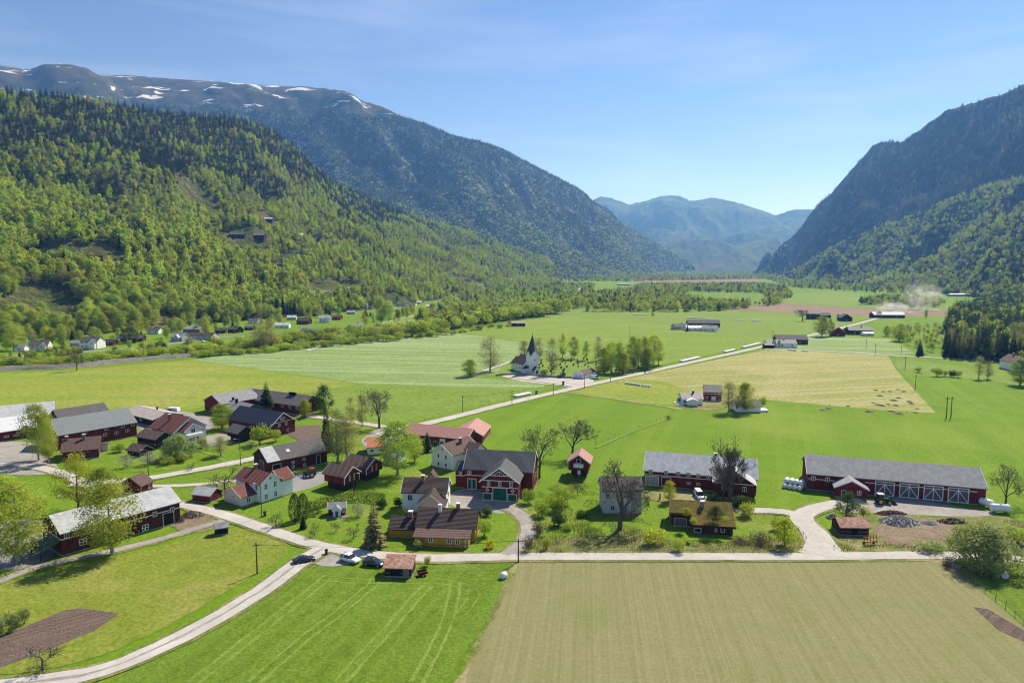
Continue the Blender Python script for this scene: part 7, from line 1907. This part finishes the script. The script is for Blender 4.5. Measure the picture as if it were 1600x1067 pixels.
for i, (px, py, pt) in enumerate(((4, 560, 'paint_blue'), (17, 559.5, 'paint_silver'), (-6, 563, 'paint_white'))):
    if px > 0: car(gp(px, py), R(5 + i * 4), ('blue car in the lay-by by the valley road', 'silver car in the lay-by by the valley road')[i], pt)
car(gp(330, 533), R(3), 'silver car before the village shop', 'paint_silver', 'suv')
car(gp(318, 534), R(80), 'white car before the village shop', 'paint_white')
# caravan
p = gp(271, 646); o = empty('caravan', p, R(-8)); tag(o, 'white caravan parked behind the villa', 'caravan')
m_ = MB(); m_.prism([(-2.4, .5), (2.4, .5), (2.6, 1.2), (2.4, 2.5), (2.1, 2.65), (-2.2, 2.65), (-2.5, 2.4), (-2.6, 1.0)], 'y', -1.1, 1.1); link('body', m_.mesh('body', M['paint_white']), o)
m_ = MB(); m_.box(-1.4, .2, -1.13, -1.10, 1.4, 2.0); link('window', m_.mesh('window', M['car_glass']), o)
m_ = MB(); m_.box(.9, 1.5, -1.13, -1.10, .6, 2.2); link('door', m_.mesh('door', M['paint_silver']), o)
for sg in (-1, 1): wheel(o, 0, sg * 1.0, .33, .2)
m_ = MB(); m_.tube((2.5, 0, .5), (3.7, 0, .45), .06, .05, 5); link('drawbar', m_.mesh('drawbar', M['alloy']), o)
def tractor(loc, rz, label, paint, rim, roofm, loader=True, s=1.0):
    o = empty('tractor', loc, rz); o.scale = (s, s, s); tag(o, label, 'tractor')
    b = loft_rings([[(x, -w, zl), (x, w, zl), (x, w, zt - .12), (x, w * .75, zt), (x, -w * .75, zt), (x, -w, zt - .12)] for x, w, zl, zt in ((.0, .42, .8, 1.75), (.6, .42, .75, 1.72), (1.6, .40, .75, 1.6), (2.05, .36, .8, 1.45), (2.15, .28, .9, 1.3))]); link('bonnet', b.mesh('bonnet', M[paint]), o)
    m_ = MB(); m_.box(-1.2, 1.9, -.28, .28, .55, .95); link('chassis', m_.mesh('chassis', M['rubber']), o)
    g_ = MB(); g_.add([(-1.25, -.72, 1.2), (.25, -.72, 1.2), (.25, .72, 1.2), (-1.25, .72, 1.2), (-1.15, -.66, 2.7), (.05, -.66, 2.7), (.05, .66, 2.7), (-1.15, .66, 2.7)], [(3, 2, 1, 0), (4, 5, 6, 7), (0, 1, 5, 4), (1, 2, 6, 5), (2, 3, 7, 6), (3, 0, 4, 7)]); link('cab_glass', g_.mesh('cab_glass', M['car_glass']), o)
    m_ = MB(); m_.box(-1.3, .25, -.78, .78, 2.705, 2.88); link('cab_roof', m_.mesh('cab_roof', M[roofm]), o)
    for x0_, x1_, y_ in ((-1.25, -1.15, -.7), (-1.25, -1.15, .7), (.22, .06, -.7), (.22, .06, .7)):
        m_ = MB(); m_.tube((x0_, y_ * 1.02, 1.2), (x1_, y_ * .95, 2.7), .05, .05, 4); link('cab_post', m_.mesh('cab_post', M[paint]), o)
    for sg in (-1, 1):
        wheel(o, -.75, sg * .95, .88, .5, rim); wheel(o, 1.55, sg * .85, .62, .4, rim)
        m_ = MB(); m_.prism([(-1.5, 1.5), (-.2, 1.5), (-.1, 1.35), (-.3, 1.9), (-.8, 1.95), (-1.4, 1.8)], 'y', sg * .95 - .24, sg * .95 + .24); link('mudguard', m_.mesh('mudguard', M[paint]), o)
    m_ = MB(); m_.tube((1.2, .5, 1.5), (1.2, .5, 2.5), .05, .05, 6); link('exhaust', m_.mesh('exhaust', M['rubber']), o)
    if loader:
        for sg in (-1, 1):
            m_ = MB(); m_.tube((.4, sg * .62, 1.5), (2.0, sg * .62, 1.7), .08, .08, 4); m_.tube((2.0, sg * .62, 1.7), (3.0, sg * .62, .6), .08, .07, 4); link('loader_arm', m_.mesh('loader_arm', M[paint]), o)
        m_ = MB(); m_.prism([(2.8, .25), (3.6, .2), (3.65, .3), (3.0, .5), (2.95, 1.0), (2.8, 1.0)], 'y', -.95, .95); link('bucket', m_.mesh('bucket', M['rubber']), o)
    return o
tractor(gp(1378, 787), R(-6), 'green tractor with yellow wheels and front loader before the machine barn', 'tractor_green', 'tractor_yellow', 'alloy', True, .98)
tractor(gp(485, 745), R(185), 'dark tractor with red cab roof on the paved yard', 'paint_black', 'alloy', 'machine_red', False, .95)
# red harrow, scrap beside the field shed, tanks, bins
p = gp(1360, 851); o = empty('harrow', p, R(10)); tag(o, 'red folded farm implement beside the rusty roofed shed', 'implement')
m_ = MB(); m_.box(-1.6, 1.6, -.15, .15, .7, .9); link('beam', m_.mesh('beam', M['machine_red']), o)
for x in (-1.5, -.75, 0, .75, 1.5):
    m_ = MB(); m_.tube((x, 0, .9), (x + .1, .3, 2.3), .06, .06, 4); link('upright', m_.mesh('upright', M['machine_red']), o)
    m_ = MB(); m_.tube((x, 0, .8), (x - .2, -.6, 0), .06, .04, 4); link('tine', m_.mesh('tine', M['machine_red']), o)
m_ = MB(); m_.box(-1.55, 1.65, .22, .34, 1.6, 1.75); link('rail', m_.mesh('rail', M['machine_red']), o)
for sg in (-1, 1): wheel(o, sg * 1.2, .5, .35, .2)
p = gp(660, 899); o = empty('farm_trailer', p, R(20)); tag(o, 'rusty little cart with junk beside the field shed', 'cart')
m_ = MB(); m_.box(-1.0, 1.0, -.6, .6, .5, .62); link('bed', m_.mesh('bed', M['machine_red']), o)
for y in (-.58, .58): 
    m_ = MB(); m_.box(-1.0, 1.0, y - .03, y + .03, .621, 1.0); link('side_board', m_.mesh('side_board', M['brown_dark']), o)
for sg in (-1, 1): wheel(o, 0, sg * .75, .32, .16)
m_ = MB(); m_.tube((1.0, 0, .5), (2.0, .1, .3), .05, .04, 5); link('drawbar', m_.mesh('drawbar', M['machine_red']), o)
def tank(px, py, L, r, rz, label):
    p = gp(px, py); o = empty('storage_tank', p, rz); tag(o, label, 'tank')
    mb = MB(); n = 16
    for x, k in ((-L / 2, .0), (-L / 2, .55), (-L / 2 + r * .25, .9), (-L / 2 + r * .5, 1), (L / 2 - r * .5, 1), (L / 2 - r * .25, .9), (L / 2, .55), (L / 2, 0)):
        for q in range(n): a = 6.2832 * q / n; mb.v.append((x, r * k * math.cos(a), r + .35 + r * k * math.sin(a)))
    for i in range(7):
        for q in range(n): mb.f.append((i * n + q, i * n + (q + 1) % n, (i + 1) * n + (q + 1) % n, (i + 1) * n + q))
    link('shell', mb.mesh('shell', M['paint_white'], True), o)
    for x in (-L * .3, L * .3):
        m_ = MB(); m_.box(x - .12, x + .12, -r * .7, r * .7, 0, .55); link('foot', m_.mesh('foot', M['stone']), o)
    m_ = MB(); m_.tube((0, 0, 2 * r + .3), (0, 0, 2 * r + .55), .2, .2, 8); link('hatch', m_.mesh('hatch', M['alloy']), o)
tank(1541, 792, 3.4, .95, R(-60), 'white tank lying against the end of the machine barn')
tank(1562, 801, 4.6, 1.0, R(-8), 'long white tank lying in the weeds past the machine barn')
p = gp(460, 803); m_ = MB(); m_.box(-.55, .55, -.4, .4, 0, 1.1); m_.v = [(x * (1 + .12 * (z > .5)), y * (1 + .12 * (z > .5)), z) for x, y, z in m_.v]
def bin_(px, py, label, rz=0.0, s=1.0):
    p = gp(px, py); o = empty('wheeled_bin', p, rz); o.scale = (s, s, s); tag(o, label, 'bin')
    b = MB(); b.add([(-.24, -.28, .05), (.24, -.28, .05), (.24, .28, .05), (-.24, .28, .05), (-.3, -.36, 1.0), (.3, -.36, 1.0), (.3, .36, 1.0), (-.3, .36, 1.0)], [(3, 2, 1, 0), (4, 5, 6, 7), (0, 1, 5, 4), (1, 2, 6, 5), (2, 3, 7, 6), (3, 0, 4, 7)]); link('body', b.mesh('body', M['paint_black']), o)
    b = MB(); b.prism([(-.4, 1.005), (.4, 1.005), (.36, 1.08), (-.3, 1.13)], 'x', -.33, .33); link('lid', b.mesh('lid', M['rubber']), o)
    for sg in (-1, 1):
        t = MB(); t.tube((sg * .22, .3, .1), (sg * .3, .3, .1), .1, .1, 8); link('wheel', t.mesh('wheel', M['rubber']), o)
bin_(510, 866, 'black wheeled bin between the parked cars', .3, 1.05); bin_(414, 806, 'black box bin at the foot of the road lamp', .2, 1.1); bin_(880, 602, 'black bin by the churchyard car park', 0, 1.9); bin_(838, 577 + 39, 'dark crate at the field corner by the main road', .2, 1.6)
p = gp(1031, 781); o = empty('gate_post', p); tag(o, 'dark lone post on the path by the pale roofed barn', 'post')
m_ = MB(); m_.tube((0, 0, -.2), (0, 0, 1.5), .22, .18, 8); link('shaft', m_.mesh('shaft', M['bark']), o); m_ = MB(); m_.tube((0, 0, 1.5), (0, 0, 1.75), .24, .1, 8); link('cap', m_.mesh('cap', M['bark']), o)

# ------------------------------------------------------------------ poles, lamps, pylon, fences
plain('pole_wood', (0.085, 0.068, 0.052), 0.9, 0.25, 2.0); plain('steel', (0.28, 0.29, 0.30), 0.5, 0.1)
def pole(px, py, top, label, cross=True, group=None):
    p = hit(px, py); hh = (py - top) / ppm(p); o = empty('utility_pole', p, RNG.uniform(-.3, .3)); tag(o, label, 'pole', group)
    m_ = MB(); m_.tube((0, 0, -.3), (0, 0, hh), .16, .11, 7); link('shaft', m_.mesh('shaft', M['pole_wood']), o)
    if cross:
        m_ = MB(); m_.box(-.7, .7, -.06, .06, hh - .7, hh - .55); link('crossarm', m_.mesh('crossarm', M['pole_wood']), o)
        for x in (-.6, 0, .6):
            m_ = MB(); m_.tube((x, 0, hh - .55), (x, 0, hh - .35), .05, .04, 5); link('insulator', m_.mesh('insulator', M['lamp_clear']), o)
for px, py, top, lab in ((402, 896, 843, 'wooden pole standing on the yellowish lawn by the gravel road'), (810, 878, 838, 'wooden pole between the green and the tan field'), (723, 645, 617, 'first pole along the main road above the pink stable'), (800, 632, 609, 'second pole along the main road by the double bale row'), (864.5, 617, 598, 'third pole along the main road by the churchyard drive'), (913, 607, 584, 'pole before the churchyard service house'), (954, 597, 577, 'pole before the churchyard grove'), (984, 530, 509, 'pole rising behind the churchyard grove'), (1414, 578, 557, 'pole at the corner of the dry field'), (1430, 609, 585, 'pole in the right meadow by the dry field'), (1367, 556, 537, 'pole beside the valley track'), (1353, 547, 530, 'pole in the pale field near the road clump'), (1207, 530, 516, 'pole behind the white roadside house'), (1408, 552, 541, 'short pole on the valley track bend'), (225, 560, 530, 'pole on the river strip before the brown house'), (40, 575, 545, 'pole on the river strip before the cream house')):
    pole(px, py, top, lab)
def wires(px_rows, label):
    P = [(hit(a, b), (b - t) / ppm(hit(a, b))) for a, b, t in px_rows]
    o = empty('power_line', P[0][0]); tag(o, label, 'power line')
    for (p, h0), (q, h1) in zip(P, P[1:]):
        for k in (-.6, .6):
            m_ = MB(); last = None
            for i in range(9):
                t = i / 8; c = p.lerp(q, t); c.z = (h0 - .4) * (1 - t) + (h1 - .4) * t - 4 * t * (1 - t) * (q - p).length * .018; c.x += k
                c = c - P[0][0]
                if last is not None: m_.tube(last, c, .022, .022, 3, False)
                last = c
            link('wire', m_.mesh('wire', M['rubber']), o)
wires([(723, 645, 617), (800, 632, 609), (864.5, 617, 598), (913, 607, 584), (954, 597, 577)], 'power line on poles along the main road')
wires([(402, 896, 843), (810, 878, 838)], 'power line crossing the green field to the tan field corner')
wires([(1414, 578, 557), (1430, 609, 585), (1482, 653, 620)], 'power line along the edge of the dry field to the twin-post pylon')
p = hit(1482, 653); o = empty('pylon', p, .1); tag(o, 'wooden twin-post power pylon at the corner of the bright field', 'pylon')
hh = 33 / ppm(p) * 1.05
for x in (-1.0, 1.0):
    m_ = MB(); m_.tube((x, 0, -.3), (x, 0, hh), .2, .14, 7); link('post', m_.mesh('post', M['pole_wood']), o)
m_ = MB(); m_.box(-2.2, 2.2, -.1, .1, hh - .9, hh - .7); link('crossarm', m_.mesh('crossarm', M['pole_wood']), o)
def lamp(px, py, top, label, side=-1):
    p = hit(px, py); hh = (py - top) / ppm(p); o = empty('street_lamp', p, 0); tag(o, label, 'lamp')
    m_ = MB(); m_.tube((0, 0, -.3), (0, 0, hh), .12, .08, 7); link('post', m_.mesh('post', M['pole_wood']), o)
    m_ = MB(); m_.tube((0, 0, hh - .1), (side * 1.1, -.3, hh + .15), .04, .04, 5); link('arm', m_.mesh('arm', M['steel']), o)
    m_ = MB(); m_.prism([(-.16, 0), (.16, 0), (.1, .14), (-.1, .14)], 'x', min(side * 1.1, side * 1.7), max(side * 1.1, side * 1.7)); m_.v = [(x, y - .3, z + hh + .08) for x, y, z in m_.v]; link('lamp_head', m_.mesh('lamp_head', M['lamp_clear']), o)
lamp(376, 728, 684, 'street lamp on the lane above the gnarled fruit tree'); lamp(233, 757, 700, 'street lamp where the lane leaves the village road'); lamp(409, 808, 752, 'street lamp before the white farmhouse'); lamp(553, 776, 737, 'street lamp before the red storehouses', 1)
p = hit(43, 553); o = empty('flagpole', p); tag(o, 'tall white banner pole beside the cream house', 'flagpole')
hh = 26 / ppm(p); m_ = MB(); m_.tube((0, 0, -.2), (0, 0, hh), .12, .07, 8); link('shaft', m_.mesh('shaft', M['trim_white']), o); m_ = MB(); m_.box(.1, .9, -.02, .02, hh - 4.0, hh - .3); link('banner', m_.mesh('banner', M['trim_white']), o)
def fence(px_pts, label, step=3.0, hgt=1.15, rails=2, mat='grey_wood'):
    L = smooth_line([gp(*p) for p in px_pts], .6)
    o = empty('fence', L[0].to_3d()); tag(o, label, 'fence')
    acc, last, posts = 0.0, L[0], [L[0]]
    for q in L[1:]:
        acc += (q - last).length; last = q
        if acc >= step: posts.append(q); acc = 0
    pm = MB(); pm.tube((0, 0, -.2), (0, 0, hgt), .07, .06, 5); pme = pm.mesh('post', M[mat])
    for i, q in enumerate(posts):
        c = link('post', pme, o); d = q - L[0]; c.location = (d.x, d.y, 0); c.rotation_euler = (RNG.uniform(-.05, .05), RNG.uniform(-.05, .05), 0); c.scale = (1, 1, RNG.uniform(.9, 1.1))
        if i and rails:
            for k in range(rails):
                a = posts[i - 1] - L[0]; z = hgt * (.9 - .38 * k)
                m_ = MB(); m_.tube((a.x, a.y, z), (d.x, d.y, z + RNG.uniform(-.04, .04)), .035, .035, 4); link('rail', m_.mesh('rail', M[mat]), o)
fence([(1497, 892), (1530, 918), (1565, 945), (1600, 975), (1660, 1022)], 'weathered post and rail fence between the tan field and the meadow', 2.6, 1.3)
fence([(932, 693), (980, 676), (1040, 652)], 'row of pale fence posts across the bright green field', 3.5, 1.0, 0, 'white_old')
fence([(838, 866), (960, 865), (1100, 864.5), (1262, 863.5)], 'low post fence along the road verge before the bare tree', 4.0, .9, 1)
fence([(1150, 812), (1190, 806), (1220, 813), (1248, 828), (1262, 845)], 'low garden fence around the cabin lawn', 2.4, .9, 2)
fence([(650, 660), (720, 641), (800, 621)], 'thin wire fence posts on the far verge of the main road', 5.0, 1.0, 0)
fence([(1188, 625), (1300, 634), (1380, 641), (1470, 652)], 'post fence between the dry and the bright green field', 7.0, 1.0, 0)
fence([(1400, 575), (1440, 585), (1520, 594), (1600, 603)], 'post fence along the meadow ditch', 8.0, 1.0, 0)

# ------------------------------------------------------------------ heaps
def heap(name, px, py, L, W, H, mat, label, seed, cat='heap', rz=0.0, stones=0):
    p = gp(px, py); r = random.Random(seed)
    o = empty(name, p, rz); tag(o, label, cat)
    n, m = 18, 10
    mb = MB()
    for i in range(n + 1):
        for j in range(m + 1):
            u, v = -1 + 2 * i / n, -1 + 2 * j / m
            d = math.sqrt(u * u + v * v)
            z = max(0, 1 - d ** 1.6) * H * (1 + .5 * noise.noise(Vector((u * 2 + seed, v * 2, 1)))) + noise.noise(Vector((u * 7, v * 7, seed))) * H * .18 * (d < 1)
            mb.v.append((u * L / 2, v * W / 2, z - .03))
    for i in range(n):
        for j in range(m): mb.f.append((i * (m + 1) + j, (i + 1) * (m + 1) + j, (i + 1) * (m + 1) + j + 1, i * (m + 1) + j + 1))
    link('mound', mb.mesh('mound', M[mat], True), o)
    if stones:
        sb = MB()
        for _ in range(stones):
            a, q = r.uniform(0, 6.28), r.random() ** .6
            x, y = math.cos(a) * q * L / 2, math.sin(a) * q * W / 2
            z = max(0, 1 - q ** 1.6) * H; s = r.uniform(.10, .26)
            sb.tube((x, y, z), (x + r.uniform(-.1, .1), y + r.uniform(-.1, .1), z + s), s, s * .5, 5)
        tag(link('stones', sb.mesh('stones', M[mat]), o), kind='stuff')
    return o
plain('heap_gravel', (0.30, 0.28, 0.27), 0.95, 0.35, 2.0); plain('heap_brick', (0.20, 0.10, 0.075), 0.95, 0.4, 2.0); plain('heap_soil', (0.115, 0.088, 0.066), 0.95, 0.35, 1.5); plain('heap_slag', (0.075, 0.090, 0.100), 0.9, 0.2, 2.0)
heap('gravel_heap', 1405, 816, 9.5, 6.5, 1.5, 'heap_gravel', 'wide grey gravel heap in the barn yard', 1, stones=500)
heap('brick_heap', 1392, 803, 8, 2.6, .8, 'heap_brick', 'line of dark broken brick behind the gravel heap', 2, stones=260)
heap('slag_heap', 1452, 818, 4.2, 3.4, .7, 'heap_slag', 'small blue grey heap right of the gravel heap', 3)
heap('soil_heap', 1486, 816, 7, 3.0, .9, 'heap_soil', 'dark soil heap beyond the blue grey one', 4, stones=120)
heap('soil_heap', 300, 806, 6.0, 4.5, 1.2, 'heap_soil', 'brown soil heap at the end of the metal roofed barn', 5, stones=120)
heap('brush_heap', 1578, 835, 10, 7, 1.2, 'heap_soil', 'tangled brown brush heap at the picture edge', 6, stones=300)
heap('stone_heap', 1488, 884, 3.4, 2.4, .9, 'heap_gravel', 'pile of field stones at the corner of the tan field', 7, stones=90)
heap('log_heap', 1300, 809, 3.0, 2.4, 1.0, 'heap_gravel', 'grey rubble pile behind the rusty roofed shed', 8, stones=60)
for px, py in ((1368, 610), (1380, 612), (1390, 612), (1403, 609), (1412, 612), (1375, 619), (1404, 622), (1365, 630), (1295, 639), (1325, 635), (1372, 633), (1378, 634), (1388, 632), (1396, 626), (1400, 634), (1421, 628), (1424, 631), (1433, 639), (1393, 643), (1358, 644), (1405, 647), (1285, 641), (1430, 645)):
    q = gp(px, py); sc = RNG.uniform(.7, 1.3)
    heap('manure_heap', px, py, 3.4 * sc, 2.4 * sc, .55 * sc, 'heap_soil', 'low dark heap scattered over the corner of the dry field', RNG.randrange(99), rz=RNG.uniform(0, 3))['group'] = 'dark heaps on the dry field'

# ------------------------------------------------------------------ wind-blown dust over the ploughed strip
def dust(px0, py0, d, sx, sy, sz, dens, seed, label):
    c = at_dist(px0, py0, d)
    mb = MB(); n = 14
    for i in range(9):
        t = math.pi * i / 8
        for k in range(n):
            a = 6.2832 * k / n
            mb.v.append((math.sin(t) * math.cos(a) * sx, math.sin(t) * math.sin(a) * sy, -math.cos(t) * sz))
    for i in range(8):
        for k in range(n): mb.f.append((i * n + k, i * n + (k + 1) % n, (i + 1) * n + (k + 1) % n, (i + 1) * n + k))
    m, nn, l = nodemat('dust_air')
    tc = nn.new('ShaderNodeTexCoord')
    v = nn.new('ShaderNodeMapping'); v.inputs['Scale'].default_value = (1 / sx, 1 / sy, 1 / sz); l.new(tc.outputs['Object'], v.inputs['Vector'])
    ln = nn.new('ShaderNodeVectorMath'); ln.operation = 'LENGTH'; l.new(v.outputs['Vector'], ln.inputs[0])
    fall = N(nn, 'ShaderNodeMapRange'); fall.inputs['From Min'].default_value = 1.0; fall.inputs['From Max'].default_value = 0.15; l.new(ln.outputs['Value'], fall.inputs['Value'])
    nf = noise_fac(nn, l, v.outputs['Vector'], 1.9 + seed * .1, 5, .6, .42, .72)
    mu = N(nn, 'ShaderNodeMath', operation='MULTIPLY'); l.new(fall.outputs['Result'], mu.inputs[0]); l.new(nf, mu.inputs[1])
    m2 = N(nn, 'ShaderNodeMath', operation='MULTIPLY'); m2.inputs[1].default_value = dens; l.new(mu.outputs[0], m2.inputs[0])
    pv = nn.new('ShaderNodeVolumePrincipled'); pv.inputs['Color'].default_value = (1.0, 1.0, 1.0, 1); pv.inputs['Anisotropy'].default_value = .45; l.new(m2.outputs[0], pv.inputs['Density'])
    l.new(pv.outputs['Volume'], nn.new('ShaderNodeOutputMaterial').inputs['Volume'])
    o = mb.build('dust', m); o.location = c
    tag(o, label, None, None, 'stuff')
dust(1394, 481, 880, 22, 18, 11, .34, 1, 'white dust puff blowing over the red barn roof')
dust(1440, 464, 960, 30, 24, 28, .09, 2, 'thin dust veil rising right of the puff')
# ------------------------------------------------------------------ haze: the valley air
hz = MB(); hz.box(-9400, 9400, -800, 14400, -6, 1750)
m_, n_, l_ = nodemat('valley_air')
pv = n_.new('ShaderNodeVolumePrincipled')
pv.inputs['Color'].default_value = (0.16, 0.41, 1.0, 1)
pv.inputs['Absorption Color'].default_value = (1, 1, 1, 1)
pv.inputs['Density'].default_value = 9.0e-5
pv.inputs['Anisotropy'].default_value = 0.30
l_.new(pv.outputs['Volume'], n_.new('ShaderNodeOutputMaterial').inputs['Volume'])
m_.cycles.homogeneous_volume = True
tag(hz.build('haze', m_), 'pale blue haze filling the valley', None, None, 'stuff')
